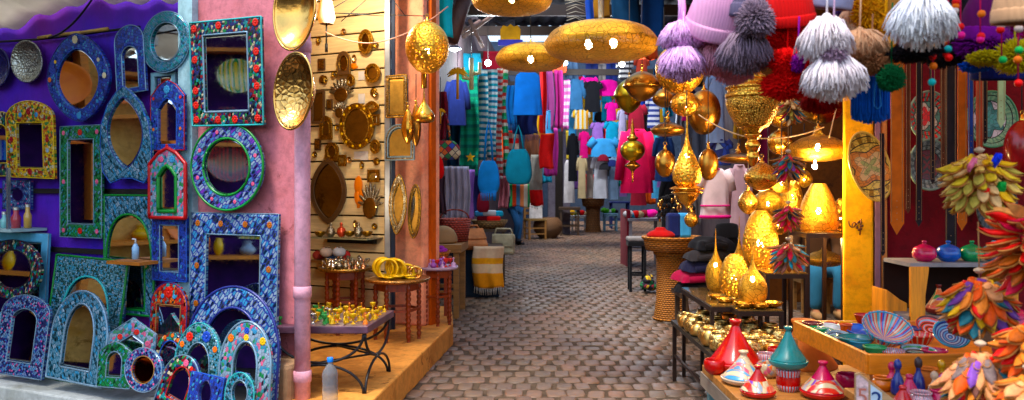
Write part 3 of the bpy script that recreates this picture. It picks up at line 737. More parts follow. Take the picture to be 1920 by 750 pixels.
wall_plate('dark_plate', 'dark navy round plate at the left edge of the purple wall', 'plate', -28, 24, 90, 165, plain('navy_glaze', (.02, .02, .1), .25, coat=.4), .05, 0, YAW)
GOLD = brass('polished_gold', (.74, .47, .2), .16, var=.2)
GOLD2 = brass('hammered_gold', (.7, .45, .2), .24, .03, 30)
wall_plate('brass_bowl', 'large oval polished brass bowl at the top of the pink corner', 'bowl', 515, 592, -60, 94, GOLD, .3, .12, -.55, .09, GOLD, dish=True)
wall_plate('brass_bowl', 'oval brass bowl hanging lower on the pink corner pipe', 'bowl', 516, 587, 99, 243, GOLD2, .3, .16, -.55, .09, GOLD, dish=True)
# oddments on a shelf at the far left
r = thing('wall_shelf', 'narrow pale shelf at the left edge carrying glass oddments', 'shelf', LW(20, 430, .14), YAW)
MB().box((0, 0, 0), (.42, .26, .02)).build('board', plain('shelf_pale', (.4, .52, .52), .4), r)
MB().box((.13, -.1, .22), (.02, .02, .44)).build('upright', plain('chrome_bar', (.5, .55, .6), .25, .8), r)
for px, w_, h_, c, lb in ((8, .05, .1, (.3, .6, .6), 'clear teal tumbler on the left wall shelf'), (30, .06, .13, (.5, .1, .12), 'red glass jar on the left wall shelf'), (52, .05, .15, (.6, .4, .15), 'amber glass bottle on the left wall shelf')):
    r = thing('glass_jar', lb, 'jar', LW(px, 428, .14), 0)
    MB().lathe([(0, .002), (w_ * .5, .002), (w_ * .55, h_ * .6), (w_ * .3, h_ * .8), (w_ * .32, h_)], 16).build('jar', plain('jar_%d' % px, c, .1, coat=.5), r)
    MB().lathe([(w_ * .34, h_), (w_ * .34, h_ + .02), (0, h_ + .022)], 16).build('lid', plain('jar_lid', (.5, .5, .45), .3, .6), r)
m('dark lattice edged small mirror behind the yellow mirror', -20, 34, 210, 330, 'arch', 'arch', .5, .6, 'dark', 'yel', 'yel', off=.03)
m('small black and white geometric panel mirror at the left edge', 10, 62, 338, 392, 'rect', 'ell', .5, .5, 'wpink', 'nav', 'nav', off=.03)
m('purple flowered narrow arched mirror behind the green sided one', 196, 232, 530, 660, 'archlow', 'archlow', .55, .7, 'dark', 'wht', 'red', off=.14, lean=.06)
# sanitiser bottle seen before the cusped arch mirror
r = thing('pump_bottle', 'small clear pump bottle before the cusped arch mirror', 'bottle', LW(254, 486, .2), 0)
MB().lathe([(0, 0), (.022, 0), (.022, .075), (.012, .095), (.009, .1)], 14).build('bottle', plain('blue_clear', (.35, .55, .75), .1, coat=.6), r)
MB().tube([(0, 0, .1), (0, 0, .128), (-.02, 0, .13)], .006, 8).build('pump', plain('white_plastic', (.7, .7, .7), .35), r)
r = thing('wall_shelf', 'small orange board shelf under the pump bottle', 'shelf', LW(250, 488, .17), YAW)
MB().box((0, 0, -.012), (.3, .16, .02)).build('board', wood('orange_board2', (.5, .2, .06)), r)

# ------------------------------------------------------------------ the stalls the mirrors face (left of and behind the camera)
r = thing('facing_stall', 'purple draped pottery stall seen only in the mirrors', 'stall', (-7.4, 3.4, 0), PI / 2)
MB().box((0, 0, 1.5), (9, .1, 3.0)).build('drape', cloth('facing_drape', (.05, .012, .12), (.02, .008, .06)), r)
MB().box((.75, -.08, 1.4), (.7, .06, 2.6)).build('plaster_panel', plaster('tan_wall', (.72, .48, .2), (.55, .32, .1)), r)
MB().box((-3.4, -.08, 1.4), (1.6, .06, 2.6)).build('plaster_panel', plaster('tan_wall', 0, 0), r)
ORWD = wood('orange_timber', (.7, .27, .06)); SHZ = (.75, 1.95, 2.75)
mb = MB()
for z in SHZ: mb.box((.3, -.26, z), (5.2, .42, .045))
for x in (-2.3, .35, 1.15, 2.9): mb.box((x, -.24, 1.4), (.08, .36, 2.7))
mb.build('shelving', ORWD, r)
def fs(x, y, z): return Matrix.Rotation(PI / 2, 3, 'Z') @ Vector((x, y, z)) + Vector((-7.4, 3.4, 0))
for k, (x, z, rad, mt, lb) in enumerate(((1.4, 2.3, .3, plain('orange_glaze', (.9, .24, .015), .35), 'big orange glazed plate'), (-.45, 1.75, .33, bands('dark_plate_b', C_['dred'], K('blk', 'dred', 'blk', 'dred'), .06), 'dark ringed plate'), (-.6, 2.42, .26, bands('grn_plate_b', C_['grn'], K('yel', 'grn', 'crm'), .05), 'yellow green plate'), (.7, 2.3, .24, plain('orange_glaze', 0), 'second orange plate'), (2.3, 1.75, .28, bands('blue_plate_b', C_['blu'], K('wht', 'blu', 'lbl'), .05), 'blue and white ringed plate'), (-1.6, 2.3, .3, plain('terra_plate', (.6, .2, .06), .5), 'terracotta plate'), (-1.5, 1.2, .3, bands('teal_plate_b', C_['teal'], K('teal', 'wht', 'teal', 'blk'), .06), 'teal ringed plate'), (.1, .95, .26, plain('orange_glaze', 0), 'low orange plate'))):
    q = wall_plate('ceramic_plate', lb + ' on the facing stall seen only in mirrors', 'plate', 900, 1020, 300, 400, mt, lw=False, d=5, deep=.03)[0]
    q.location = fs(x, -.42, z); q.rotation_euler = (0, 0, PI / 2); q.scale = (rad / .2, 1, rad / .2)
rg = random.Random(11); PCOL = ['crm', 'red', 'teal', 'yel', 'wht', 'blu']; pp = {}
for z in SHZ:
    x = -2.2 if z < 1 else 9
    while x < 2.8:
        c = rg.choice(PCOL); x += rg.uniform(.3, .6)
        if c not in pp: o = pp[c] = MB().lathe(spline([(.04, 0), (.085, .05), (.09, .12), (.04, .2), (.05, .25), (0, .25)], 4), 16).build('vase', plain('facing_' + c, C_[c], .3)); 
        else: o = pp[c].copy(); COL.objects.link(o)
        o.location = fs(x, -.2, z + .023); q = rg.uniform(.6, 1.4); o.scale = (q, q, rg.uniform(.6, 1.3))
        tag(o, {'crm': 'cream', 'red': 'red', 'teal': 'teal', 'yel': 'yellow', 'wht': 'white', 'blu': 'blue'}[c] + ' vase on the facing shelves seen only in mirrors', 'vase', {'crm': 'cream', 'red': 'red', 'teal': 'teal', 'yel': 'yellow', 'wht': 'white', 'blu': 'blue'}[c] + ' vases on the facing shelves')
r = thing('timber_awning', 'pale canvas and timber awning over the facing stall', 'awning', (-6.9, 3.2, 3.0))
mb = MB(); mb.grid(lambda u, v: (-.6 + 1.3 * u, -4 + 8 * v, .1 + .3 * u + .05 * math.sin(v * 20)), 10, 30); mb.build('canvas', canvas('white_canvas', (.7, .68, .62), .35), r, solid=.01)
mb = MB()
for y in (-3, -2, -1, 0, 1, 2, 3): mb.box((.1, y, .02), (1.5, .09, .1))
mb.box((.75, 0, .2), (.1, 8, .12)); mb.build('timbers', wood('grey_timber', (.4, .36, .3)), r)
MOSK[0] = 1.0
# ------------------------------------------------------------------ small brass shop: things on the slat panel
BRD = brass('aged_brass', (.45, .28, .08), .35, .04, 40)
BRS = brass('aged_silver', (.42, .4, .34), .35, .05, 50)
DRK = mirrorglass('smoked_mirror', (.35, .27, .16))
def pmirror(label, x0, x1, y0, y1, shape, ish, iw, ih, fm, off=.05, roll=0, rr=.004, glassm=None, rim=None, name='framed_mirror', cat='mirror', flowers=(), th=.02):
    global dl, LW
    a, b = dl, LW; dl, LW = ds, PW
    try: return mirror(label, x0, x1, y0, y1, shape, ish, iw, ih, fm, rim, rim, off, 0, roll, 0, th, 0, flowers, glassm or GL, name, cat, rr)
    finally: dl, LW = a, b
RIM['brass'] = BRD; RIM['dkwd'] = wood('dark_rim', (.1, .05, .02)); RIM['gold'] = GOLD
pmirror('large diamond shaped dark mirror on the slatted panel', 584, 650, 296, 420, 'lens', 'lens', .82, .84, RIM['dkwd'], rim='dkwd', glassm=DRK)
pmirror('large round brass mirror with scalloped crown in the middle of the slats', 638, 702, 194, 280, 'ell', 'ell', .72, .76, BRD, rim='brass', glassm=DRK, flowers=[(.5 + .44 * math.cos(k * .5), .5 + .44 * math.sin(k * .5), .013, 'yel') for k in range(12)])
pmirror('small oval brass mirror high on the slats', 674, 700, 56, 101, 'ell', 'ell', .6, .7, BRD, rim='brass', glassm=DRK)
pmirror('small rounded mirror with red brown frame on the slats', 634, 658, 97, 141, 'arch', 'ell', .66, .66, RIM['dkwd'], rim='brass', glassm=DRK)
pmirror('small round brass trellis mirror at the right of the slats', 686, 714, 120, 155, 'ell', 'ell', .75, .75, BRD, rim='brass', glassm=DRK)
pmirror('narrow dark rectangular mirror at the left of the slats', 586, 610, 170, 232, 'rect', 'rect', .75, .85, RIM['dkwd'], glassm=DRK)
pmirror('tiny oval brass mirror beside the leaf ornament', 652, 666, 140, 162, 'ell', 'ell', .7, .7, BRD, rim='brass', glassm=DRK)
pmirror('small arched brass mirror low at the left of the slats', 612, 636, 268, 302, 'arch', 'ell', .66, .7, BRD, rim='brass', glassm=DRK)
pmirror('small brass lozenge plaque under the round trellis mirror', 686, 712, 190, 212, 'lens', 'ell', .4, .4, BRD, rim='brass', name='brass_plaque', cat='plaque')
pmirror('small square brass mirror right of the round crowned mirror', 694, 712, 214, 236, 'rect', 'rect', .6, .6, BRD, glassm=DRK)
pmirror('small round brass mirror below the right edge of the crowned mirror', 696, 714, 262, 288, 'ell', 'ell', .6, .6, BRD, rim='brass', glassm=DRK)
pmirror('little square plaque above the hanging leaf mirror', 690, 712, 318, 342, 'rect', 'ell', .6, .6, BRD, name='brass_plaque', cat='plaque')
pmirror('small arched brass frame at the far left of the slats', 602, 624, 218, 262, 'arch', 'arch', .6, .6, BRD, rim='brass', glassm=DRK)
pmirror('tiny dark plaque beside the low arched brass mirror', 636, 650, 290, 312, 'rect', 'rect', .5, .5, BRD, name='brass_plaque', cat='plaque')
def hand(label, x0, x1, y0, y1, off=.06):     # leaf / palm shaped mirror ornament
    cx = (x0 + x1) / 2; p = PW(cx, y1, off); d = p.y; h = (y1 - y0) * S(d); w = (x1 - x0) * S(d) / sq(cx)
    r = thing('leaf_ornament', label, 'ornament', p, YAW)
    mb = MB()
    for k in range(9):
        q = R(-80 + 20 * k) if k != 4 else 0
        l = h * (.62 - .02 * abs(k - 4)); a = Vector((0, 0, h * .36)); b = a + Vector((math.sin(q) * w * .55, 0, math.cos(q) * l))
        M = Matrix.Translation((a + b) / 2) @ Matrix.Rotation(math.atan2(b.x - a.x, b.z - a.z), 4, 'Y')
        mb.ball((0, 0, 0), (w * .07, .008, (b - a).length / 2), 10, 8, M)
    mb.build('leaf_fronds', BRS, r)
    MB().ball((0, -.008, h * .3), (w * .3, .01, h * .28), 20, 10).build('mirror_disc', DRK, r)
    return r
hand('silver palm leaf shaped mirror ornament high on the slats', 618, 662, 145, 192)
hand('dark palm leaf shaped mirror hanging low at the right of the slats', 672, 716, 340, 412)
hand('small palm leaf mirror left of the crowned round mirror', 624, 650, 188, 222)
# hanging glass lamp, wires, shelf with glass
r = thing('ceiling_lamp', 'glass shade lamp hanging inside the top of the brass shop', 'lamp', PW(612, 45, .6))
MB().lathe([(.055, 0), (.075, .05), (.05, .18), (.02, .24), (0, .24)], 20).build('shade', plain('frosted_shade', (.6, .5, .42), .3), r)
MB().tube([(0, 0, -.16), (0, 0, .02)], .007, 8).tube([(0, 0, -.23), (0, 0, -.16)], .012, 8).tube([(0, 0, .24), (0, 0, .6)], .005, 6).build('pull', plain('dark_iron', 0), r)
r = thing('wire_rack', 'thin dark wire rack across the top of the brass shop', 'rack', PW(600, 20, .5)); o0 = r.location.copy()
mb = MB()
for a, b in (((584, 40), (660, -6)), ((584, 22), (720, 30)), ((590, 24), (700, 26)), ((686, 0), (640, 40)), ((740, 4), (760, 30)), ((725, 28), (800, 30))):
    mb.tube([PW(a[0], a[1], .5) - o0, PW(b[0], b[1], .5) - o0], .0035, 6)
mb.build('wires', plain('dark_iron', 0), r)
r = thing('cable', 'pale drooping electric cable across the brass shop front', 'cable', W(700, 70, 6.4)); o0 = r.location.copy()
MB().tube([q - o0 for q in curve_pts(W(610, 60, 6.5), W(690, 81, 6.4), .02)] + [q - o0 for q in curve_pts(W(692, 81, 6.4), W(840, 12, 6.2), .06)], .005, 6).build('cable', plain('pinkish_wire', (.55, .35, .3), .5), r)
r = thing('glass_shelf', 'glass display shelf at the bottom of the slatted panel', 'shelf', PW(650, 446, .16), YAW)
MB().box((-.02, .02, 0), (.62, .26, .012)).build('glass', plain('shelf_glass', (.25, .24, .16), .08, coat=.5), r)
MB().box((-.02, .1, -.03), (.5, .05, .045)).build('bracket', plain('dark_iron', 0), r)
for k, (px, kind) in enumerate(((600, 0), (620, 1), (640, 1), (655, 0), (672, 1), (688, 0))):
    r = thing('trinket', ['small brass dish', 'dotted silver teapot', 'red and silver teapot', 'brass cup', 'pink silver goblet', 'low brass pot'][k] + ' on the glass shelf, ' + ['first', 'second', 'third', 'fourth', 'fifth', 'last'][k] + ' from the left', 'trinket', PW(px, 444, .2))
    if kind: MB().lathe(spline([(.02, 0), (.04, .03), (.034, .07), (.012, .09), (.014, .115), (0, .13)], 4), 16).build('pot', BRS if k != 2 else plain('red_metal', (.5, .1, .06), .25, .5), r)
    else: MB().lathe(spline([(.012, 0), (.04, .02), (.05, .045), (.044, .045), (.03, .02), (0, .012)], 4), 16).build('dish', BRD, r)
for k, (px, c) in enumerate(((598, (.5, .1, .08)), (622, (.12, .25, .6)), (645, (.6, .08, .08)), (612, (.55, .45, .4)), (636, (.5, .52, .6)))):
    p = PW(px, 485 - (k > 2) * 6, .12 + .1 * (k > 2)); r = thing('folded_pouch', ['dark red', 'blue', 'bright red', 'cream', 'silver grey'][k] + ' folded pouch heaped behind the rear round tray', 'pouch', p)
    mb = MB(); mb.ball((0, 0, .03), (.06, .04, .045), 14, 8); mb.build('pouch', cloth('pouch%d' % k, c), r)
    MB().tube([(.0, -.02, .07), (.02, -.03, .085), (.03, -.01, .07)], .005, 6).build('tie', cloth('tie', (.4, .3, .2)), r)
# shelf that carries the pouches, hidden
r = thing('wall_shelf', 'brown board shelf behind the rear round tray', 'shelf', PW(622, 486, .14), YAW)
MB().box((0, .0, -.015), (.34, .24, .02)).build('board', wood('brown_board', (.2, .09, .03)), r)

for k, (x0, y0, w_, h_, c) in enumerate(((672, 134, 12, 16, 0), (672, 176, 12, 18, 0), (694, 166, 14, 14, 1), (612, 186, 12, 20, 2), (664, 284, 14, 14, 0), (676, 284, 14, 16, 0), (590, 260, 12, 22, 2), (700, 296, 12, 14, 1), (656, 118, 14, 12, 3), (596, 110, 14, 22, 2), (598, 140, 14, 18, 1), (662, 330, 20, 60, 3))):
    lb = ['white price card under the red brown mirror', 'second white price card on the slats', 'tiny brass disc near the trellis mirror', 'slim dark plaque right of the narrow dark mirror', 'white card below the crowned mirror', 'pale card right of the white one below the crowned mirror', 'narrow dark plaque at the low left of the slats', 'tiny brass disc above the leaf mirror', 'tiny red ornament on the slats', 'dark wall plaque at the upper left of the slats', 'brass wall disc below the upper left plaque', 'orange cut out ornament left of the hanging leaf mirror'][k]
    r = thing(['price_card', 'brass_disc', 'dark_plaque', 'ornament'][c], lb, ['card', 'disc', 'plaque', 'ornament'][c], PW(x0 + w_ / 2, y0 + h_, .03), YAW); q = S(ds(x0)); w2, h2 = w_ * q * 1.2, h_ * q
    if c == 0: MB().box((0, 0, h2 / 2), (w2, .004, h2)).build('card', plain('white_card', (.62, .6, .6), .7), r)
    elif c == 1: MB().lathe([(0, .012), (w2 * .3, .014), (w2 * .5, .004), (w2 * .5, 0), (0, 0)], 20, M=Matrix.Translation((0, 0, h2 / 2)) @ Matrix.Rotation(PI / 2, 4, 'X')).build('disc', BRD, r)
    elif c == 2: MB().box((0, 0, h2 / 2), (w2, .014, h2)).build('plaque', RIM['dkwd'], r, bevel=.004); MB().box((0, -.009, h2 / 2), (w2 * .6, .006, h2 * .7)).build('inlay', BRD, r)
    else: MB().ball((0, 0, h2 * .7), (w2 * .4, .01, h2 * .3), 12, 8).ball((w2 * .1, 0, h2 * .35), (w2 * .5, .01, h2 * .3), 12, 8).tube([(0, 0, 0), (0, 0, h2 * .5)], w2 * .12, 8).build('cutout', plain('orange_cutout', (.75, .25, .06), .5), r)
BIT = [(666, 110, 'oval'), (628, 140, 'round'), (612, 150, 'oval'), (706, 176, 'round'), (634, 240, 'round'), (628, 320, 'oval'), (656, 300, 'round'), (680, 310, 'oval'), (592, 290, 'round'), (668, 420, 'oval'), (704, 424, 'round'), (600, 76, 'oval'), (646, 60, 'round'), (706, 84, 'round')]
for k, (px, py, sh_) in enumerate(BIT):
    row = 'top' if py < 130 else 'middle' if py < 280 else 'low'; lb = 'small ' + sh_ + ' brass dish hung on the ' + row + ' slats' ; a_ = .028 if sh_ == 'round' else .022; b_ = .028 if sh_ == 'round' else .036
    r = thing('brass_dish', lb, 'dish', PW(px, py, .03), YAW, 'small ' + sh_ + ' brass dishes on the ' + row + ' slats'); M_ = Matrix.Rotation(PI / 2, 4, 'X')
    MB().lathe([(0, .004), (.6, .006), (.8, .016), (1, .02), (1, .012), (.7, 0), (0, -.002)], 24, sx=a_, sy=b_, M=M_).build('dish', BRD if k % 3 else GOLD2, r)
    MB().lathe([(0, .014), (.3, .012), (.36, .006)], 14, sx=a_, sy=b_, M=M_).build('boss', BRS, r)
# pillar mirrors
def pilm(label, x0, x1, y0, y1, shape, iw, ih, fm, d=6.72, roll=0, rim='brass', glassm=None, **k):
    cx = (x0 + x1) / 2
    global dl, LW
    a, b = dl, LW
    dl = lambda px: d; LW = lambda px, py, off=0: W(px, py, d - off / sq(px))
    try: return mirror(label, x0, x1, y0, y1, shape, shape, iw, ih, fm, rim, rim, .02, 0, roll, 0, .02, 0, (), glassm or GL, rr=.006)
    finally: dl, LW = a, b
pilm('silver edged rectangular mirror at the top of the salmon pillar', 726, 764, 142, 220, 'rect', .8, .88, BRS)
pilm('triangular mirror with pale rim on the salmon pillar', 724, 778, 234, 300, 'pointed', .82, .84, BRS, rim='wht')
pilm('tall palm shaped silver mirror low on the salmon pillar', 732, 764, 326, 440, 'lens', .6, .7, BRS, roll=.05)
pilm('narrow oval mirror leaning right of the palm shaped one', 768, 790, 346, 446, 'ell', .75, .85, RIM['dkwd'], roll=.06)

# ------------------------------------------------------------------ small octagonal tables with trays
TW = wood('red_mahogany', (.24, .05, .018), 2, .4)
def tray_table(label, cx, ytop, wpx, d, zt, tm, group='round tray tables'):
    p = W(cx, ytop, d); zt = p.z - .2; rad = wpx / 2 * S(d)
    r = thing('tray_table', label, 'table', (p.x, p.y, .2), rnd.random(), group)
    MB().lathe([(0, zt - .02), (rad * .96, zt - .02), (rad, zt - .008), (rad, zt + .008), (rad * .96, zt + .002), (0, zt)], 40).build('tray', tm, r)
    n = 6
    for k in range(n):
        q = 2 * PI * k / n; x, y = rad * .66 * math.cos(q), rad * .66 * math.sin(q)
        prof = [(.016, 0), (.012, .02)]
        z = .03
        while z < zt - .05:
            prof += [(.017, z), (.021, z + .018), (.012, z + .036)]; z += .042
        prof += [(.017, zt - .03), (.017, zt - .02)]
        MB().lathe(prof, 10, (x, y, 0)).build('leg', TW, r)
    for k in range(n):
        mb = MB(); q = 2 * PI * k / n; q2 = 2 * PI * (k + 1) / n
        a = Vector((rad * .66 * math.cos(q), rad * .66 * math.sin(q), 0)); b = Vector((rad * .66 * math.cos(q2), rad * .66 * math.sin(q2), 0))
        for z, h in ((zt * .5, .02), (zt - .06, .06)):
            c = (a + b) / 2; MB().box((c.x, c.y, z), ((b - a).length, .014, h), rz=math.atan2(b.y - a.y, b.x - a.x)).build('stretcher', TW, r)
    return r, p, rad
t1 = tray_table('rear round tray table loaded with silver trinkets by the slats', 647, 502, 100, 6.75, 0, brass('tray_brass', (.45, .3, .12), .35, .03, 30))
t2 = tray_table('front round tray table with yellow bangles on a copper tray', 745, 522, 122, 6.45, 0, brass('tray_copper', (.5, .3, .14), .35, .03, 30))
t3 = tray_table('round tray table at the platform corner beyond the pillar', 820, 500, 78, 7.15, 0, plain('lilac_tray', (.4, .3, .42), .35))
# shared small trinkets
SIL = brass('bright_silver', (.62, .6, .56), .2)
def tk_pot(m):
    return [('pot', MB().lathe(spline([(.014, 0), (.026, .012), (.03, .03), (.014, .05), (.012, .058), (.018, .066), (.004, .08), (0, .084)], 3), 12).tube([(.024, 0, .03), (.042, 0, .035), (.048, 0, .052)], .004, 6), m)]
def tk_ring(m, R0=.045, r0=.007): return [('ring', MB().tube([(R0 * math.cos(t), R0 * .2 * math.sin(t) * 0, R0 + R0 * math.sin(t)) for t in [2 * PI * i / 24 for i in range(24)]], r0, 8, True), m)]
def tk_bell(m): return [('bell', MB().lathe(spline([(.026, 0), (.02, .012), (.017, .03), (.006, .038), (.005, .06), (.009, .07), (0, .076)], 3), 12), m)]
def tk_goblet(m): return [('goblet', MB().lathe(spline([(.018, 0), (.005, .01), (.004, .03), (.018, .045), (.021, .065), (.018, .064), (0, .05)], 3), 12), m)]
def proto(name, parts, label, cat, group, loc, rz):
    r = thing(name, label, cat, loc, rz, group)
    if len(parts) == 1:
        n, mb, m = parts[0]; o = mb.build(n, m, r)
    return r
def single(name, parts, label, cat, group, loc, rz):        # one-mesh thing
    n, mb, m = parts[0]; o = mb.build(name, m); o.location = loc; o.rotation_euler = (0, 0, rz); return tag(o, label, cat, group)
def scatter(name, makers, label, cat, group, pts):
    protos = {}
    for k, (x, y, z, sc_) in enumerate(pts):
        j = k % len(makers)
        rz = rnd.uniform(0, 6.28)
        if j not in protos: o = protos[j] = single(name, makers[j](), label, cat, group, (x, y, z), rz)
        else:
            o = protos[j].copy(); COL.objects.link(o); o.location = (x, y, z); o.rotation_euler = (0, 0, rz)
        o.scale = (sc_,) * 3
def ring_spots(c, rad, z, n, s=1, r0=.0):
    out = []
    for k in range(n):
        q = k * 2.39996; rr = rad * math.sqrt((k + .5) / n) * .88 + r0
        out.append((c.x + rr * math.cos(q), c.y + rr * math.sin(q), z, s * rnd.uniform(.85, 1.15)))
    return out
GRNM = plain('green_enamel', (.1, .42, .12), .25, .3); YELM = plain('yellow_brass_paint', (.8, .5, .04), .28, .35); ORM = plain('orange_enamel', (.75, .25, .05), .3, .2); REDM = plain('red_enamel', (.55, .06, .05), .25)
scatter('silver_trinket', [lambda: tk_pot(SIL), lambda: tk_goblet(SIL), lambda: tk_bell(brass('copper_bits', (.6, .35, .22), .25)), lambda: tk_pot(BRS)], 'little silver or copper trinket heaped on the rear round tray', 'trinket', 'silver trinkets on the rear tray', ring_spots(t1[1], t1[2], t1[1].z + .003, 30, 1.0))
# yellow bangles: rings leaning in a heap
YB = plain('yellow_bangle', (.78, .52, .02), .3, .2)
k = 0; BG = 'yellow bangles on the front tray'
big = None
for j, (dx, dy, rad_, nn) in enumerate(((-.1, .02, .075, 7), (-.02, .06, .07, 6), (.08, .03, .05, 4), (.15, -.02, .045, 4))):
    for i in range(nn):
        mb = MB(); mb.tube([(rad_ * math.cos(t), 0, rad_ * math.sin(t)) for t in [2 * PI * i_ / 26 for i_ in range(26)]], .0085 + .002 * (i % 2), 8, True)
        o = mb.build('bangle', YB if j < 3 else GOLD); c = t2[1]
        lean = rnd.uniform(-.25, .25)
        o.location = (c.x + dx + .012 * i - .03, c.y + dy - .022 * i + .03, c.z + rad_ + .011)
        o.rotation_euler = (lean, 0, rnd.uniform(-.5, .5)); tag(o, 'shiny yellow bangle standing in the heap on the front tray' if j < 3 else 'gold bangle at the right side of the front tray', 'bangle', BG if j < 3 else 'gold bangles on the front tray')
for q in range(10):
    mb = MB(); mb.tube([(.05 * math.cos(t), .05 * math.sin(t), .008) for t in [2 * PI * i_ / 22 for i_ in range(22)]], .0075, 8, True); o = mb.build('bangle', YB)
    a = q * 2.4; o.location = (t2[1].x + .11 * math.cos(a) + .01, t2[1].y + .1 * math.sin(a) - .02, t2[1].z + .003 + .012 * (q % 3)); tag(o, 'yellow bangle lying flat around the heap on the front tray', 'bangle', 'flat yellow bangles')
scatter('purple_trinket', [lambda: tk_pot(plain('purple_bits', (.3, .1, .4), .3)), lambda: tk_bell(plain('lilac_bits', (.5, .35, .55), .3)), lambda: tk_goblet(REDM)], 'little purple trinket on the platform corner table', 'trinket', 'purple trinkets on the corner table', ring_spots(t3[1], t3[2], t3[1].z + .003, 16))
# basket of purple sachets behind corner table
p = W(812, 482, 7.7); r = thing('shallow_basket', 'shallow orange basket heaped with purple sachets beyond the pillar', 'basket', p)
MB().lathe([(0, 0), (.14, 0), (.17, .06), (.16, .06), (.13, .012), (0, .012)], 24).build('basket', wicker('orange_wicker', (.6, .22, .05)), r)
mb = MB()
for k in range(18): mb.ball((rnd.uniform(-.11, .11), rnd.uniform(-.1, .1), .05 + rnd.uniform(0, .04)), (.035, .03, .02), 8, 6)
mb.build('sachets', cloth('purple_sachet', (.32, .05, .38)), r)
p2 = (p.x, p.y); r = thing('stool', 'dark wooden stool under the basket of purple sachets', 'stool', (p2[0], p2[1], .2))
MB().box((0, 0, p.z - .2 - .015), (.34, .3, .025)).build('seat', TW, r)
for a in (-.13, .13):
    for b in (-.11, .11): MB().box((a, b, (p.z - .23) / 2), (.03, .03, p.z - .23)).build('leg', TW, r)

# ------------------------------------------------------------------ iron table with tiled top
cor = [W(690, 612, 4.75), W(738, 584, 5.36)]
zt = .605
r = thing('iron_table', 'wrought iron table with looped legs and dark slab top', 'table', (-.86, 4.75, .2), 0)
o0 = Vector((-.86, 4.75, .2)); IRON = plain('black_iron', (.018, .018, .022), .4, .4)
quad = [Vector((-1.42, 4.75, 0)), Vector((-.855, 4.75, 0)), Vector((-.79, 5.36, 0)), Vector((-1.5, 5.36, 0))]
mb = MB(); vs = [(p.x - o0.x, p.y - o0.y, zt - .2 - .045) for p in quad] + [(p.x - o0.x, p.y - o0.y, zt - .2) for p in quad]
mb.add(vs, [(3, 2, 1, 0), (4, 5, 6, 7), (0, 1, 5, 4), (1, 2, 6, 5), (2, 3, 7, 6), (3, 0, 4, 7)]); mb.build('top', plain('slate_top', (.1, .05, .075), .35, var=.5), r, bevel=.006)
def loops(a, b, name):                      # two half hoops back to back under each side
    a = a - o0; b = b - o0; h = zt - .25; mid = (a + b) / 2
    for sgn in (1, -1):
        pts = []
        for i in range(25):
            t = PI * i / 24
            u = math.cos(t); v = math.sin(t)
            q = a.lerp(b, .5 + u * .5); z = (h / 2 + .01 - (h / 2) * (1 - v)) if sgn < 0 else (h / 2 - .01 + (h / 2) * (1 - v))
            z = (v * (h / 2 - .006)) if sgn < 0 else h - v * (h / 2 - .006)
            pts.append((q.x, q.y, z))
        MB().tube(pts, .0085, 8).build('leg', IRON, r)
loops(Vector((-.875, 4.77, .2)), Vector((-.815, 5.33, .2)), 'x'); loops(Vector((-1.41, 4.77, .2)), Vector((-.885, 4.77, .2)), 'y'); loops(Vector((-1.48, 5.33, .2)), Vector((-.83, 5.34, .2)), 'z')
for y_ in (.05, .56): MB().tube([(-.03, .3, (zt - .25) / 2), (-.3, y_, (zt - .25) / 2)], .007, 8).build('stretcher', IRON, r)
spots = []
for i in range(9):
    for j in range(9):
        u = (i + .5) / 9; v = (j + .5) / 9
        x = (-1.42 + u * .56) * (1 - v) + (-1.46 + u * .66) * v; y = 4.80 + v * .52
        spots.append((x + rnd.uniform(-.012, .012), y + rnd.uniform(-.012, .012), zt + .001, rnd.uniform(.6, .95)))
gs = [s for s in spots if s[0] < -1.12]; ys = [s for s in spots if s[0] >= -1.12]
scatter('bell_trinket', [lambda: tk_goblet(GRNM), lambda: tk_bell(GRNM), lambda: tk_bell(YELM), lambda: tk_goblet(SIL), lambda: tk_ring(YELM, .034, .005), lambda: tk_goblet(YELM)], 'small green or brass trinket on the left half of the iron table', 'trinket', 'green and brass trinkets on the iron table', gs)
scatter('bell_trinket', [lambda: tk_bell(YELM), lambda: tk_goblet(YELM), lambda: tk_bell(ORM), lambda: tk_goblet(YELM), lambda: tk_ring(YELM, .026, .005)], 'small yellow or orange trinket on the right half of the iron table', 'trinket', 'yellow trinkets on the iron table', ys)
# water bottle
p = W(619, 790, 4.5); r = thing('water_bottle', 'clear plastic water bottle with blue cap at the platform edge', 'bottle', (p.x, p.y, .2))
prof = [(0, 0), (.04, 0), (.045, .01)]
for k in range(6): prof += [(.045, .02 + k * .025), (.042, .03 + k * .025)]
prof += [(.045, .175), (.04, .2), (.018, .235), (.014, .24), (.014, .252)]
t = NT('pet_plastic'); t.set(Base_Color=(.72, .82, .95), Roughness=.06, Transmission_Weight=.85, IOR=1.2)
MB().lathe(prof, 24).build('bottle', t.m, r)
MB().lathe([(.0165, .25), (.0175, .252), (.0175, .272), (.015, .275), (0, .275)], 20).build('cap', plain('blue_cap', (.02, .22, .7), .35), r)
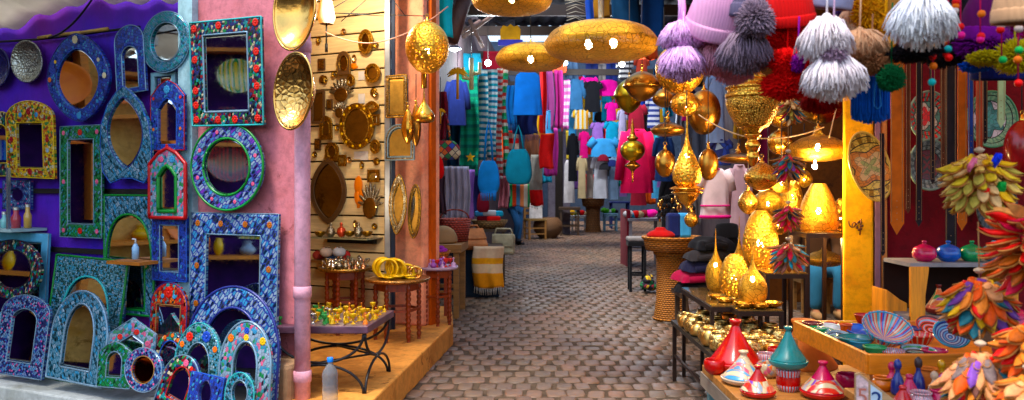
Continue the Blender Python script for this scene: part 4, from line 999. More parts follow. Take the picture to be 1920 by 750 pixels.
# ------------------------------------------------------------------ lanterns
BULB = emit('warm_bulb', (1, .78, .42), 34)
BULBW = emit('white_bulb', (1, .93, .8), 60)
PF = perf('pierced_gold', (.74, .48, .14), 52, .3, .8, .42)
PFF = perf('pierced_fine', (.62, .39, .11), 170, .3, .9, .4, 22)
PFB = perf('pierced_big', (.66, .4, .12), 40, .3, .8, .36)
BRA = brass('brass_dark', (.46, .26, .09), .28, 0)
BRE = brass('brass_engraved', (.7, .44, .14), .28, .04, 55)
BRP = brass('brass_plain', (.72, .44, .14), .22)
PROF = dict(
    sphere=[(.12, 1), (.5, .93), (.86, .75), (1, .5), (.86, .25), (.5, .06), (.2, 0)],
    ufo=[(.05, 1), (.4, .97), (.8, .8), (.97, .55), (1, .42), (.93, .22), (.75, .1), (.4, .02), (.02, 0)],
    tear=[(.04, 1), (.06, .85), (.1, .7), (.25, .56), (.6, .4), (.93, .24), (1, .15), (.9, .05), (.6, 0)],
    egg=[(.28, 1), (.62, .88), (.9, .62), (1, .38), (.88, .14), (.6, 0)],
    onion=[(.02, 1), (.05, .85), (.12, .68), (.35, .55), (.85, .4), (1, .24), (.85, .08), (.5, 0)],
    dome=[(.06, 1), (.3, .97), (.75, .8), (1, .52), (.85, .4), (.6, .18), (.2, .02), (0, 0)],
    drop=[(.1, 1), (.4, .93), (.9, .65), (1, .42), (.75, .2), (.3, .04), (.05, 0)],
    flat=[(.1, 1), (.2, .8), (.6, .68), (.97, .45), (1, .3), (.8, .1), (.3, 0)],
    conecut=[(.3, 1), (.4, .96), (.8, .62), (.98, .3), (1, .18), (.88, .03), (.8, 0)])
def lantern(label, cx, y0, y1, wpx, d, prof, m, lit=0, cord=0, cap=True, name='lantern', foot=False, bulbm=None, br=.018, flute=0, nf=14, group=None, sub=None):
    base = W(cx, y1, d); h = (y1 - y0) * S(d); r_ = wpx / 2 * S(d)
    r = thing(name, label, 'lantern', base, rnd.random() * 6, group)
    pr = [(a * r_, b * h) for a, b in spline(PROF[prof], 5)][::-1]
    MB().lathe(pr, 44, flute=flute, nf=nf).build('shell', m, r); sh = r.children[-1]
    tr = PROF[prof][0][0] * r_
    if cap: MB().lathe([(tr * 1.05 + .003, h - .004), (tr * .9 + .006, h + .006), (.008, h + .016), (.008, h + .03), (0, h + .032)], 20).tube([(.012 * math.cos(t), 0, h + .04 + .012 * math.sin(t)) for t in [2 * PI * i / 14 for i in range(14)]], .0025, 6, True).build('cap', BRP, sh)
    if foot: MB().lathe([(PROF[prof][-1][0] * r_ * .98, .003), (PROF[prof][-1][0] * r_ * 1.12, 0), (PROF[prof][-1][0] * r_ * 1.12, -.0), (0, 0)], 28).build('base_ring', BRP, sh)
    if lit:
        q = MB(); bs = [(0, 0)] if lit == 1 else [(-r_ * .22, 0), (r_ * .22, .01)]
        for (x, z) in bs: q.ball((x, 0, h * .42 + z), (br, br, br * 1.35), 12, 8)
        o = q.build('bulb', bulbm or BULB, r)
        r.rotation_euler = (0, 0, 0)
    if cord: MB().tube([(0, 0, h + .04), (rnd.uniform(-.004, .004), 0, h + .04 + cord * .5), (0, 0, h + .04 + cord)], .0035, 6).build('cord', plain('cord_dark', (.03, .03, .03), .6), r)
    return r
def hang(y0, d, top=-60): return max(.05, (y0 - top) * S(d))
lantern('pierced gold globe lamp hanging by the salmon pillar', 801, 40, 137, 82, 5.6, 'sphere', PF, 1, hang(40, 5.6))
r = lantern('bottle gourd shaped brass lamp under the gold globe by the pillar', 795, 165, 230, 41, 6.0, 'tear', BRP, 0, 0); MB().tube([(0, 0, .26), (0, 0, .52)], .022, 14).build('neck_tube', BRP, r)
lantern('small ribbed brass drop lamp left of the gourd lamp', 765, 205, 270, 24, 6.3, 'drop', BRP, 0, .2, flute=.05)
lantern('slim brass drop lamp hanging behind the gourd lamp', 780, 195, 275, 20, 6.4, 'drop', BRA, 0, .2)
lantern('widest flat pierced gold drum lamp with two bright bulbs over the lane', 1127, 41, 114, 213, 5.5, 'ufo', PFF, 2, 0, bulbm=BULBW, br=.026)
r = bpy.data.objects['cap']  # noqa
p = W(1127, 30, 5.5); r = thing('lamp_tube', 'pale metal tube holding up the widest drum lamp', 'tube', W(1127, 34, 5.5)); MB().tube([(0, 0, 0), (0, 0, .55)], .02, 12).build('tube', plain('pale_steel', (.5, .55, .65), .3, .6), r)
lantern('smaller flat pierced gold drum lamp left of the widest one', 995, 81, 133, 132, 6.4, 'ufo', PFF, 1, hang(81, 6.4), bulbm=BULBW, br=.024)
lantern('flat gold drum lamp cut by the top edge over the lane', 960, -40, 26, 152, 5.2, 'ufo', PFF, 1, .3, br=.02)
lantern('pierced orange globe lamp behind the lavender pompoms', 1275, 82, 176, 92, 5.6, 'sphere', PF, 1, hang(82, 5.6))
lantern('small pierced gold ball lamp beneath the orange globe', 1284, 172, 218, 54, 5.5, 'sphere', PFB, 1, .02, br=.012)
lantern('dark polished brass globe right of the small gold ball', 1320, 168, 252, 62, 5.9, 'sphere', BRA, 0, .6)
lantern('wide onion shaped brass dome lamp beside the lane', 1204, 134, 190, 72, 5.9, 'dome', BRA, 0, .6)
lantern('greenish brass dome lamp behind the onion shaped one', 1180, 148, 212, 58, 6.4, 'dome', brass('green_brass', (.42, .34, .08), .3), 0, .6)
r = lantern('spindle shaped brass lantern with long spike before the red caftan', 1186, 262, 302, 46, 6.3, 'sphere', brass('green_brass', 0), 0, 0)
MB().lathe(spline([(.02, .0), (.045, -.02), (.06, -.04), (.012, -.08), (.006, -.16), (0, -.17)], 4), 18).build('foot_spike', BRA, r)
MB().lathe(spline([(.03, .165), (.045, .18), (.02, .21), (.012, .28), (0, .34)], 4), 18).build('spike', BRA, r)
r = lantern('tall glowing teardrop lantern with pagoda foot hanging in the cluster', 1288, 216, 348, 54, 5.1, 'tear', PF, 1, .12, br=.014)
h5 = S(5.1)
MB().lathe(spline([(.062, 0), (.10, -.012), (.108, -.022), (.07, -.03), (.095, -.038), (.098, -.046), (.075, -.06), (.05, -.1), (.015, -.13), (.012, -.14), (0, -.155)], 4), 32).build('pagoda_foot', BRP, r)
lantern('dark flattened brass lamp left of the teardrop lantern', 1252, 222, 256, 62, 5.7, 'flat', BRA, 0, .6)
lantern('dark brass ball left of the teardrop lantern', 1247, 280, 332, 38, 5.6, 'sphere', BRA, 0, .6)
lantern('dark brass ball right of the teardrop lantern', 1328, 278, 338, 38, 5.6, 'sphere', BRA, 0, .6)
lantern('flat dark brass saucer lamp above the white pink edged dress', 1384, 282, 306, 74, 5.7, 'flat', BRA, 0, .6)
lantern('small brown brass lamp squeezed behind the small gold ball', 1245, 166, 202, 44, 6.3, 'drop', BRA, 0, .6)
lantern('gold ball lantern hanging right of the rounded engraved lamp', 1466, 318, 362, 46, 5.3, 'sphere', PFF, 1, .3, br=.012)
lantern('narrow gold drop lantern beside the mauve robe', 1402, 356, 402, 36, 5.5, 'drop', BRE, 0, .3)
lantern('gold dome lantern behind the red pompoms', 1466, 196, 240, 70, 5.6, 'dome', BRE, 0, .4)
lantern('fluted gold globe between the vase lantern and the drum lamp', 1462, 244, 290, 44, 5.6, 'sphere', BRP, 0, .4, flute=.04)
lantern('small gold pear lantern behind the crimson slipper bunch', 1508, 318, 352, 30, 5.9, 'drop', PFF, 1, .3, br=.01)
lantern('small brass ball low between the teardrop lantern and the white dress', 1296, 398, 426, 26, 5.8, 'sphere', BRE, 0, .5)
# big engraved hanging vase lantern
r = thing('vase_lantern', 'big engraved brass vase lantern with stepped lid and long stem', 'lantern', W(1411, 262, 4.8))
k_ = S(4.8)
MB().lathe([(q[0] * k_, (262 - q[1]) * k_) for q in spline([(12, 250), (22, 240), (30, 236), (46, 205), (49, 190), (46, 183)], 5)], 44).build('bowl', brass('brass_relief', (.72, .46, .15), .3, .07, 75, bump=.6), r)
MB().lathe([(q[0] * k_, (262 - q[1]) * k_) for q in [(46, 184), (50, 182), (50, 176), (46, 174), (46, 168), (50, 166), (50, 163), (36, 158), (33, 156), (33, 152), (26, 149), (24, 146), (24, 142), (17, 139), (15, 133), (10, 130), (8, 124), (3, 118), (0, 117)]], 44, smooth=False).build('lid', BRE, r, bevel=.002)
MB().lathe([(q[0] * k_, (262 - q[1]) * k_) for q in spline([(3, 312), (8, 305), (12, 295), (10, 285), (14, 275), (13, 268), (9, 262), (15, 255), (15, 252), (11, 248)], 4)], 28).build('stem', BRP, r)
MB().tube([(0, 0, 145 * k_), (0, 0, 400 * k_)], .006, 8).build('cord', plain('cord_dark', 0), r)
lantern('rounded engraved gold lamp below the big vase lantern', 1428, 305, 358, 64, 4.95, 'drop', BRE, 1, .02, br=.012)
lantern('broad gold drum lamp with glowing bulb beside the yellow pillar', 1534, 240, 303, 112, 5.5, 'flat', PFF, 1, .5, bulbm=BULBW, br=.02)
lantern('gold bowl lamp high up near the yellow pillar', 1538, 178, 234, 96, 5.9, 'dome', BRP, 0, .3)
r = thing('bare_bulb', 'bright bare bulb hanging under the broad drum lamp', 'bulb', W(1528, 312, 5.4)); MB().ball((0, 0, 0), (.016, .016, .02), 14, 10).build('bulb', BULBW, r); MB().tube([(0, 0, .018), (0, 0, .05)], .01, 10).build('socket', plain('white_plastic', (.7, .7, .7), .35), r)
# electric strings across the brass cluster
r = thing('cable', 'pale flex swagged between the brass lamps', 'cable', W(1380, 250, 5.0)); o0 = r.location.copy()
MB().tube([q - o0 for q in curve_pts(W(1310, 215, 5.2), W(1405, 258, 4.9), .02)] + [q - o0 for q in curve_pts(W(1408, 258, 4.9), W(1545, 238, 5.2), .03)], .004, 6).tube([q - o0 for q in curve_pts(W(1555, 258, 5.2), W(1572, 190, 5.2), -.01)], .004, 6).build('flex', plain('cream_wire', (.6, .42, .25), .5), r)
# point lights: warm by the lanterns, cool along the lane, warm at the slats
def lamp(x, y, d, e, rad=.04, col=(1, .62, .24)):
    L_ = bpy.data.lights.new('lamp_light', 'POINT'); L_.energy = e; L_.shadow_soft_size = rad; L_.color = col
    o = bpy.data.objects.new('lamp_light', L_); COL.objects.link(o); o.location = W(x, y, d)
lamp(1528, 322, 5.3, 16); lamp(1430, 372, 5.25, 8); lamp(1540, 445, 5.5, 6)
lamp(852, 100, 9.9, 34, .06, (.8, .92, 1)); lamp(915, 126, 12.4, 40, .06, (.85, .94, 1)); lamp(1166, 130, 13.2, 45, .06, (.85, .94, 1)); lamp(1060, 128, 16.2, 90, .1, (.85, .94, 1))  # cool lane lamps; the last one is added to brighten the lane end
lamp(655, -20, 6.3, 24, .08, (1, .84, .58)); lamp(640, 380, 6.0, 5, .06, (1, .82, .55))  # warm point lights in front of the slatted panel, no bulb modelled

# ------------------------------------------------------------------ hanging textiles
def cl(name, c, c2=None): return cloth('cl_' + name, c, c2)
def scarf(label, x0, x1, y0, y1, d, m, folds=3, amp=.035, fringe=0, cat='scarf', name='hanging_scarf', taper=0, rot=0, group=None, fm=None):
    p = W((x0 + x1) / 2, y1, d); w = (x1 - x0) * S(d); h = (y1 - y0) * S(d)
    r = thing(name, label, cat, p, rot + rnd.uniform(-.12, .12), group)
    ph = rnd.uniform(0, 6); ph2 = rnd.uniform(0, 6)
    def fn(u, v):
        k = 1 - taper * v
        x = (u - .5) * w * k + .012 * math.sin(v * 5 + ph2)
        y = amp * math.sin(u * folds * 2 * PI + ph + .6 * math.sin(v * 3)) * (.55 + .45 * (1 - v)) + .02 * math.sin(v * 4 + u * 3 + ph2)
        return (x, y, h * v + .012 * math.sin(u * 7 + ph) * (1 - v))
    mb = MB(); mb.grid(fn, max(10, folds * 8), 14); mb.build('cloth', m, r, solid=.006)
    if fringe:
        mb = MB(); n = max(8, int(w / .02))
        for i in range(n):
            u = (i + .5) / n; a = Vector(fn(u, 0)); mb.tube([a + Vector((0, 0, .01)), a - Vector((rnd.uniform(-.008, .008), 0, fringe))], .004, 4)
        mb.build('fringe', fm or m, r)
    return r
def garment(label, x0, x1, y0, y1, d, m, sleeves=.3, kind='shirt', trim=None, name=None, cat=None, rot=0, collar=True, flare=.15, group=None):
    p = W((x0 + x1) / 2, y1, d); w = (x1 - x0) * S(d); h = (y1 - y0) * S(d)
    name = name or kind; r = thing(name, label, cat or kind, p, rot + rnd.uniform(-.1, .1), group); ph = rnd.uniform(0, 6)
    bw = w * (.72 if sleeves else .96)
    def body(half, wid, z0, z1, ox=0):
        mb = MB(); n = 26; vs = []; fs = []; mrows = 12
        for j in range(mrows + 1):
            v = j / mrows; z = z0 + (z1 - z0) * v
            k = 1 + flare * (1 - v) - (.0 if v < .9 else (v - .9) * 4.5)
            dp = .035 + .055 * wid
            for i in range(n):
                q = 2 * PI * i / n; f = 1 + .13 * math.sin(7 * q + ph + v * 2) * (1 - v)
                vs.append((ox + wid / 2 * k * math.cos(q) * f, dp * math.sin(q) * f * (.6 + .4 * (1 - v)), z))
        for j in range(mrows):
            for i in range(n): fs.append((j * n + i, j * n + (i + 1) % n, (j + 1) * n + (i + 1) % n, (j + 1) * n + i))
        fs.append(tuple(mrows * n + i for i in range(n)))
        return mb.add(vs, fs, True)
    if kind == 'trousers':
        body(0, bw * .5, 0, h * .8, -bw * .25).build('leg', m, r); body(0, bw * .5, 0, h * .8, bw * .25).build('leg', m, r); body(0, bw, h * .72, h).build('waist', m, r)
    else:
        body(0, bw, 0, h).build('body', m, r)
        if sleeves:
            for s_ in (-1, 1):
                a = Vector((s_ * bw * .4, 0, h * .95)); b = Vector((s_ * w * .5, .0, h * (.95 - sleeves)))
                rr = min(.09, bw * .2); MB().tube([a, a.lerp(b, .4) + Vector((s_ * .015, 0, 0)), b], [rr, rr * .95, rr * .85], 12).build('sleeve', m, r)
        if collar: MB().tube([(bw * .16 * math.cos(t), .03 * math.sin(t), h * .985) for t in [2 * PI * i / 16 for i in range(16)]], .012, 6, True).build('collar', trim or m, r)
    if trim:
        mb = MB(); k = 1 + flare; mb.tube([(bw / 2 * k * math.cos(t) * 1.01, (.045 + .075 * bw) * math.sin(t) * 1.03, .02) for t in [2 * PI * i / 26 for i in range(26)]], .018, 6, True)
        mb.tube([(bw / 2 * k * .98 * math.cos(t) * 1.01, (.045 + .075 * bw) * math.sin(t) * 1.03, .13) for t in [2 * PI * i / 26 for i in range(26)]], .01, 6, True); mb.build('hem_trim', trim, r)
    return r
def bag(label, x0, x1, ystrap, y0, y1, d, m, fringe=0, name='bag', star=False):
    p = W((x0 + x1) / 2, y1, d); w = (x1 - x0) * S(d); h = (y1 - y0) * S(d); hs = (y0 - ystrap) * S(d)
    r = thing(name, label, 'bag', p, rnd.uniform(-.2, .2))
    MB().lathe([(a * w / 2, b * h) for a, b in spline([(0, 0), (.7, .02), (.98, .2), (1, .45), (.85, .8), (.55, 1.0), (.5, .97)], 4)], 24, sy=.32, flute=.045, nf=15).build('pouch', m, r)
    MB().tube([(-w * .2, 0, h * .97), (-w * .12, 0, h + hs * .6), (0, 0, h + hs), (w * .12, 0, h + hs * .6), (w * .2, 0, h * .97)], .013, 8).build('strap', m, r)
    if fringe:
        mb = MB()
        for i in range(14): mb.tube([((i / 13 - .5) * w * .7, -.03, h * .08), ((i / 13 - .5) * w * .72 + rnd.uniform(-.01, .01), -.03, -fringe)], .005, 4)
        mb.build('fringe', m, r)
    return r
BLUE = cl('royal', (.02, .2, .62)); TEALC = cl('teal', (.02, .42, .42)); RED = cl('red', (.62, .02, .02)); ORG = cl('orange', (.75, .17, .02)); MAG = cl('magenta', (.68, .01, .22)); BLK = cl('black', (.012, .012, .016)); GREY = cl('grey', (.32, .3, .3)); NAVY = cl('navyc', (.015, .025, .12)); WHT = cl('white', (.6, .6, .64)); CYN = cl('cyan', (.04, .4, .6)); LIL = cl('lilac', (.38, .2, .55)); SKY = cl('skyb', (.1, .36, .66)); PNK = cl('pinkc', (.8, .05, .35)); MAR = cl('maroon', (.2, .01, .03)); CREAM = cl('cream', (.6, .48, .3)); DEN = cl('denim', (.06, .16, .3)); LAV = cl('lavgrey', (.36, .33, .46)); YELC = cl('yellow', (.72, .45, .04))
scarf('bright turquoise cloth hanging at the top beside the salmon pillar', 803, 849, -50, 72, 7.6, cl('turq', (.01, .5, .52)), 2, cat='cloth', name='hanging_cloth')
scarf('teal blanket cloth hung high at the left of the lane', 862, 902, 100, 150, 13, cl('deep_teal', (.02, .17, .24)), 2, cat='cloth', name='hanging_cloth')
garment('dark navy coat with teal hem behind the palm ornament', 834, 878, 150, 235, 10.5, NAVY, .6, 'coat')
scarf('green teal striped scarf with a yellow star near its end', 862, 897, 132, 322, 11, stripes('green_str', [(.02, .36, .2), (.02, .22, .17), (.03, .42, .27)], .14), 2, fringe=.05)
p = W(882, 295, 10.9); r = thing('star_ornament', 'yellow star ornament at the end of the green scarf', 'ornament', p)
MB().prism([((.07 if i % 2 == 0 else .028) * math.sin(PI * i / 5), (.07 if i % 2 == 0 else .028) * math.cos(PI * i / 5)) for i in range(10)], -.02, 0).build('star', plain('star_yellow', (.8, .5, .03), .5), r)
STR1 = stripes('teal_white', [(.03, .22, .34), (.6, .65, .62)], .085)
scarf('teal and white striped scarf beside the green scarf', 896, 914, 130, 300, 11.4, STR1, 1)
scarf('broader teal and white striped scarf', 914, 932, 130, 296, 11.6, stripes('teal_white2', [(.02, .18, .3), (.6, .64, .66), (.03, .3, .36), (.55, .6, .6)], .16), 1)
scarf('red and white striped narrow scarf', 931, 942, 128, 330, 11.9, stripes('red_white', [(.6, .1, .1), (.62, .6, .55)], .09), 1, fringe=.06)
scarf('green white and red striped narrow scarf', 942, 953, 128, 318, 12, stripes('grw', [(.04, .3, .12), (.6, .6, .52), (.5, .06, .05), (.04, .4, .25)], .2), 1, fringe=.06)
garment('royal blue knitted top with fringed hem under the drum lamp', 966, 1013, 134, 216, 11, BLUE, .0, 'top')
scarf('blue fringe panel hanging beside the royal blue top', 950, 968, 160, 232, 11.6, cl('blue2', (.02, .22, .55)), 2, fringe=.09)
scarf('dark navy scarf behind the royal blue top', 960, 1008, 210, 252, 12, NAVY, 3, fringe=.1)
bag('bright blue tasselled shoulder bag with long strap', 896, 936, 225, 302, 362, 9.5, cl('bag_blue', (.01, .28, .72)), .09)
bag('teal cloth bag hanging below the royal blue top', 948, 996, 235, 280, 346, 11.5, cl('bag_teal', (.02, .3, .42)))
scarf('red and cream banded towel between the two blue bags', 950, 974, 245, 328, 12.2, stripes('towel', [(.65, .03, .02), (.6, .5, .42)], .16), 1, fringe=.05, name='hanging_towel', cat='towel')
scarf('pale grey woven throw hanging at the left stall', 834, 880, 312, 412, 9.6, cl('throw', (.42, .42, .52)), 4, fringe=.08, name='hanging_throw', cat='throw')
scarf('purple scarf behind the pale grey throw', 877, 888, 318, 412, 10, LIL, 1)
bag('dark red cloth bag hanging below the blue tasselled bag', 894, 917, 350, 362, 398, 10.6, MAR)
bag('red square cloth bag at the far left of the lane stalls', 798, 832, 262, 292, 336, 8.6, RED)
r = bag('patterned green and orange cross bag on white cords', 803, 862, 205, 264, 300, 8.8, mosaic('ikat', K('grn', 'org', 'crm', 'blu', 'dred'), 18, (1, 1), .78, rn=.2, cheb=True, metal=0, rough=.8))
scarf('dark patterned shawl below the red square bag', 805, 835, 330, 402, 9, cl('dk_pat', (.07, .04, .06)), 3, name='hanging_shawl', cat='shawl')
scarf('deep red scarf next to the gourd lamp', 820, 838, 172, 262, 8.8, MAR, 2)
scarf('red scarf strip beside the royal blue top', 1012, 1024, 132, 252, 12, cl('hot_red', (.75, .04, .01)), 1)
scarf('orange and red ended blanket beside the dark doorway', 1012, 1038, 250, 316, 11.8, stripes('orange_red', [(.62, .04, .01), (.78, .2, .02)], 1.2, ws=[.42, .58]), 1, name='hanging_blanket', cat='blanket')
scarf('grey scarf with bright red end above the wooden chair', 994, 1018, 290, 386, 12.2, stripes('grey_red', [(.7, .03, .03), (.36, .34, .3)], 2.6, ws=[.09, .91]), 1, fringe=.04)
scarf('multicoloured striped rug hanging beside the grey scarf', 956, 994, 345, 388, 12.6, stripes('multi', [(.5, .2, .1), (.5, .45, .4), (.05, .3, .12), (.6, .1, .05), (.08, .2, .4)], .3, axis=0), 1, name='hanging_rug', cat='rug')
scarf('mauve scarf on the far rail', 1026, 1038, 134, 242, 13.5, cl('mauve', (.28, .07, .22)), 1)
scarf('magenta plum scarf on the far rail', 1040, 1056, 132, 240, 13.5, cl('plum', (.42, .05, .24)), 2)
scarf('pink and white striped scarf on the far rail', 1057, 1068, 150, 242, 14, stripes('pink_white', [(.65, .2, .5), (.66, .6, .68)], .12), 1)
scarf('dark violet scarf left of the mauve one', 1018, 1028, 140, 246, 14, cl('violet', (.1, .04, .14)), 1)
def orn(label, cx, y0, y1, d, m, kind):
    p = W(cx, y1, d); h = (y1 - y0) * S(d); r = thing('hanging_ornament', label, 'ornament', p)
    mb = MB(); mb.tube([(0, 0, 0), (0, 0, h * .95)], h * .07 if kind else h * .045, 10)
    if kind:                                         # cactus
        for s_, z in ((-1, .45), (1, .6)): mb.tube([(0, 0, h * (z - .12)), (s_ * h * .24, 0, h * (z - .1)), (s_ * h * .26, 0, h * (z + .22))], h * .06, 10)
        mb.build('cactus', m, r)
    else:
        mb.build('trunk', m, r); mb = MB()
        for k in range(9):
            q = R(-110 + 27.5 * k); mb.tube([(0, 0, h * .9), (math.sin(q) * h * .2, 0, h * .9 + math.cos(q) * h * .16), (math.sin(q) * h * .36, 0, h * .8 + math.cos(q) * h * .16)], [h * .03, h * .05, .004], 6)
        mb.build('fronds', m, r)
    MB().tube([(0, 0, h), (0, 0, h + .35)], .004, 5).build('string', plain('cord_dark', 0), r)
orn('cream painted cactus shaped ornament hanging before the green scarf', 884, 106, 168, 9.6, plain('cactus_cream', (.62, .6, .38), .6), 1)
orn('yellow palm tree shaped ornament hanging before the navy coat', 858, 130, 186, 9.2, plain('palm_yellow', (.75, .42, .03), .5), 0)
orn('small yellow crescent ornament low beside the gourd lamp', 826, 205, 232, 8.6, plain('palm_yellow', 0), 0)
# orange bag ornament with fringe up in the roof
r = thing('hanging_sign', 'orange scalloped wooden ornament high under the roof', 'ornament', W(957, 75, 11))
MB().prism([(-.14, 0), (-.14, .14), (-.1, .2), (-.04, .18), (0, .22), (.05, .18), (.1, .2), (.14, .14), (.14, 0)], -.03, 0).build('board', plain('ochre_board', (.5, .27, .03), .6), r, bevel=.008)
MB().box((0, -.01, -.04), (.34, .05, .08)).build('lower_band', plain('indigo_band', (.05, .05, .3), .6), r)

# furniture and heaps along the left side
def leggy(name, label, cat, x0, x1, ytop, d, m, depth=.4, th=.03, lw=.035, z0=0):
    p = W((x0 + x1) / 2, ytop, d); w = (x1 - x0) * S(d); h = p.z - z0
    r = thing(name, label, cat, (p.x, p.y, z0), rnd.uniform(-.08, .08))
    MB().box((0, 0, h - th / 2), (w, depth, th)).build('top', m, r, bevel=.005)
    for a in (-1, 1):
        for b in (-1, 1): MB().box((a * (w / 2 - lw), b * (depth / 2 - lw), (h - th) / 2), (lw, lw, h - th)).build('leg', m, r)
    mb = MB()
    for b in (-1, 1): mb.box((0, b * (depth / 2 - lw), h * .35), (w - 2 * lw, lw * .6, lw * .7))
    mb.build('rail', m, r); return r, p, w
OLDW = wood('old_wood', (.3, .17, .07)); DKW = wood('dark_wood', (.06, .035, .02))
T1 = leggy('bench_table', 'thick old plank bench holding sacks at the left of the lane', 'bench', 796, 872, 454, 8.9, OLDW, .7, .09, .06)
p = T1[1]
r = thing('cushion_sack', 'rounded sand coloured sack on the plank bench', 'sack', (p.x - .04, p.y - .15, p.z)); MB().lathe([(a * .19, b * .19) for a, b in spline([(0, 0), (.9, .02), (1, .3), (.8, .75), (.4, .98), (0, 1)], 4)], 24, sy=.7).build('sack', cloth('sand_sack', (.36, .25, .15)), r)
r = thing('red_basket', 'dark red woven basket behind the sand coloured sack', 'basket', (p.x + .1, p.y + .12, p.z)); MB().lathe([(0, 0), (.15, 0), (.19, .26), (.175, .26), (.14, .02), (0, .02)], 24).build('basket', wicker('red_wicker', (.35, .06, .04)), r)
MB().tube([(.16 * math.cos(t), 0, .26 + .1 * math.sin(t)) for t in [PI * i / 12 for i in range(13)]], .01, 6).build('handle', wicker('red_wicker', 0), r)
r = thing('horn', 'pale curved horn lying left of the sand coloured sack', 'horn', (p.x - .2, p.y - .26, p.z + .03)); MB().tube([(-.06, 0, 0), (0, -.02, .0), (.07, -.02, .03), (.11, 0, .09)], [.03, .028, .018, .004], 10).build('horn', plain('horn_cream', (.55, .42, .24), .4), r)
p = W(906, 470, 10.2)
r = thing('fabric_table', 'table under dark cloths at the left of the lane', 'table', (W(868, 550, 10.4).x, 10.5, 0)); zt_ = W(880, 466, 10.2).z
MB().box((0, 0, zt_ / 2), (.95, .7, zt_)).build('draped_cloth', cl('dkblue_drape', (.02, .035, .06)), r, bevel=.03)
MB().box((.02, 0, zt_ + .01), (.98, .72, .02)).build('top', DKW, r)
zt_ += .02
def leather(label, x, y, z, rz, c, tilt):
    r = thing('leather_bag', label, 'bag', (x, y, z), rz, rx=tilt)
    MB().box((0, 0, .15), (.32, .1, .28)).build('body', plain('leather' + label[:5], c, .5, var=.3), r, bevel=.035)
    MB().box((0, -.055, .2), (.3, .02, .17)).build('flap', plain('leather' + label[:5], c), r, bevel=.008)
    MB().tube([(-.14, 0, .26), (-.1, -.02, .36), (.1, -.02, .36), (.14, 0, .26)], .012, 6).build('strap', plain('leather' + label[:5], c), r)
px = r.location.x
leather('brown leather satchel leaning on the fabric table', px + .02, 10.2, zt_, .35, (.16, .07, .035), -.5)
leather('tan leather satchel in front of the brown satchel', px + .2, 10.1, zt_ - .02, .5, (.4, .18, .09), -.7)
leather('cream leather satchel hanging low beside the yellow blanket', W(943, 430, 10.6).x, 10.9, .48, -.3, (.4, .36, .26), -.1)
r = scarf('yellow and white checked blanket with white fringe draped over the table end', 886, 944, 462, 540, 9.95, stripes('yel_white', [(.78, .36, .02), (.8, .62, .42), (.78, .4, .04), (.72, .55, .4)], .62, ws=[.3, .18, .12, .4]), 2, .025, .08, name='draped_blanket', cat='blanket', fm=cl('fringe_white', (.6, .58, .55)))
p = W(918, 428, 11.6); r = thing('wide_basket', 'wide brown basket heaped with folded red and white cloth', 'basket', (p.x, p.y, p.z))
MB().lathe([(0, 0), (.2, 0), (.27, .12), (.255, .12), (.19, .02), (0, .02)], 28).build('basket', wicker('brown_wicker', (.28, .16, .06)), r)
for k, (x, y, z, mt) in enumerate(((-.08, 0, .12, MAR), (.06, -.02, .12, RED), (.0, .02, .2, WHT), (.1, .03, .19, CYN), (-.12, .03, .19, SKY))):
    MB().box((x, y, z + .02), (.2, .2, .08)).build('folded_cloth', mt, r, bevel=.025)
pz = p.z; r = thing('side_table', 'dark side table carrying the wide brown basket', 'table', (p.x, p.y, 0)); MB().box((0, 0, pz - .02), (.5, .45, .04)).build('top', DKW, r)
for a in (-.2, .2):
    for b in (-.18, .18): MB().box((a, b, (pz - .04) / 2), (.04, .04, pz - .04)).build('leg', DKW, r)
# wooden chair with baskets
d_ = 21.0; p = W(1003, 446, d_)
r = thing('wooden_chair', 'light wooden chair with rush seat standing by the doorway', 'chair', (p.x, p.y, 0), .3); hs = .52
CW = wood('chair_wood', (.34, .18, .07), 2)
for a in (-.22, .22):
    MB().box((a, -.2, hs / 2), (.05, .05, hs)).build('leg', CW, r); MB().box((a, .2, .5), (.05, .05, 1.0)).build('leg', CW, r)
MB().box((0, 0, hs), (.5, .46, .06)).build('seat', wicker('rush', (.4, .26, .1)), r, bevel=.01)
mb = MB()
for z in (.68, .82, .95): mb.box((0, .2, z), (.42, .03, .07))
for z in (.15, .3): mb.box((0, -.2, z), (.42, .03, .03)); mb.box((-.22, 0, z), (.03, .38, .03)); mb.box((.22, 0, z), (.03, .38, .03))
mb.build('slat', CW, r)
r = thing('paper_sign', 'white box standing on the wooden chair', 'box', (p.x + .02, p.y - .05, hs + .03)); MB().box((0, 0, .2), (.34, .2, .4)).build('box', plain('white_card', (.62, .6, .6), .7), r, bevel=.01)
r = thing('brown_basket', 'round brown basket on the floor behind the wooden chair', 'basket', (p.x + .35, p.y + .25, 0)); MB().lathe(spline([(.2, 0), (.36, .2), (.38, .4), (.28, .55), (.26, .54)], 4), 24).build('basket', wicker('dk_wicker', (.2, .1, .04)), r)
# dark doorway frame with grey jambs
for px, lb in ((1062, 'right'), (1034, 'left')):
    a = W(px, 430, 23); r = thing('door_jamb', 'grey stone jamb on the ' + lb + ' of the dark doorway', 'jamb', (a.x, a.y, 0)); MB().box((0, 0, 1.7), (.2, .25, 3.4)).build('jamb', plaster('jamb_grey', (.22, .2, .24), (.12, .1, .14)), r)
a = W(1047, 400, 23.6); r = thing('dark_door', 'shadowed wooden door between the grey jambs', 'door', (a.x, a.y, 0)); MB().box((0, 0, 1.5), (.5, .06, 3.0)).box((0, -.04, .7), (.36, .03, .9)).box((0, -.04, 1.9), (.36, .03, .9)).build('door', DKW, r)
leggy('low_stool', 'black low table by the far doorway', 'table', 1048, 1088, 388, 22.5, DKW, .6, .08, .06)
leggy('low_stool', 'small dark stool before the far clothes', 'stool', 1066, 1082, 398, 24, OLDW, .3)
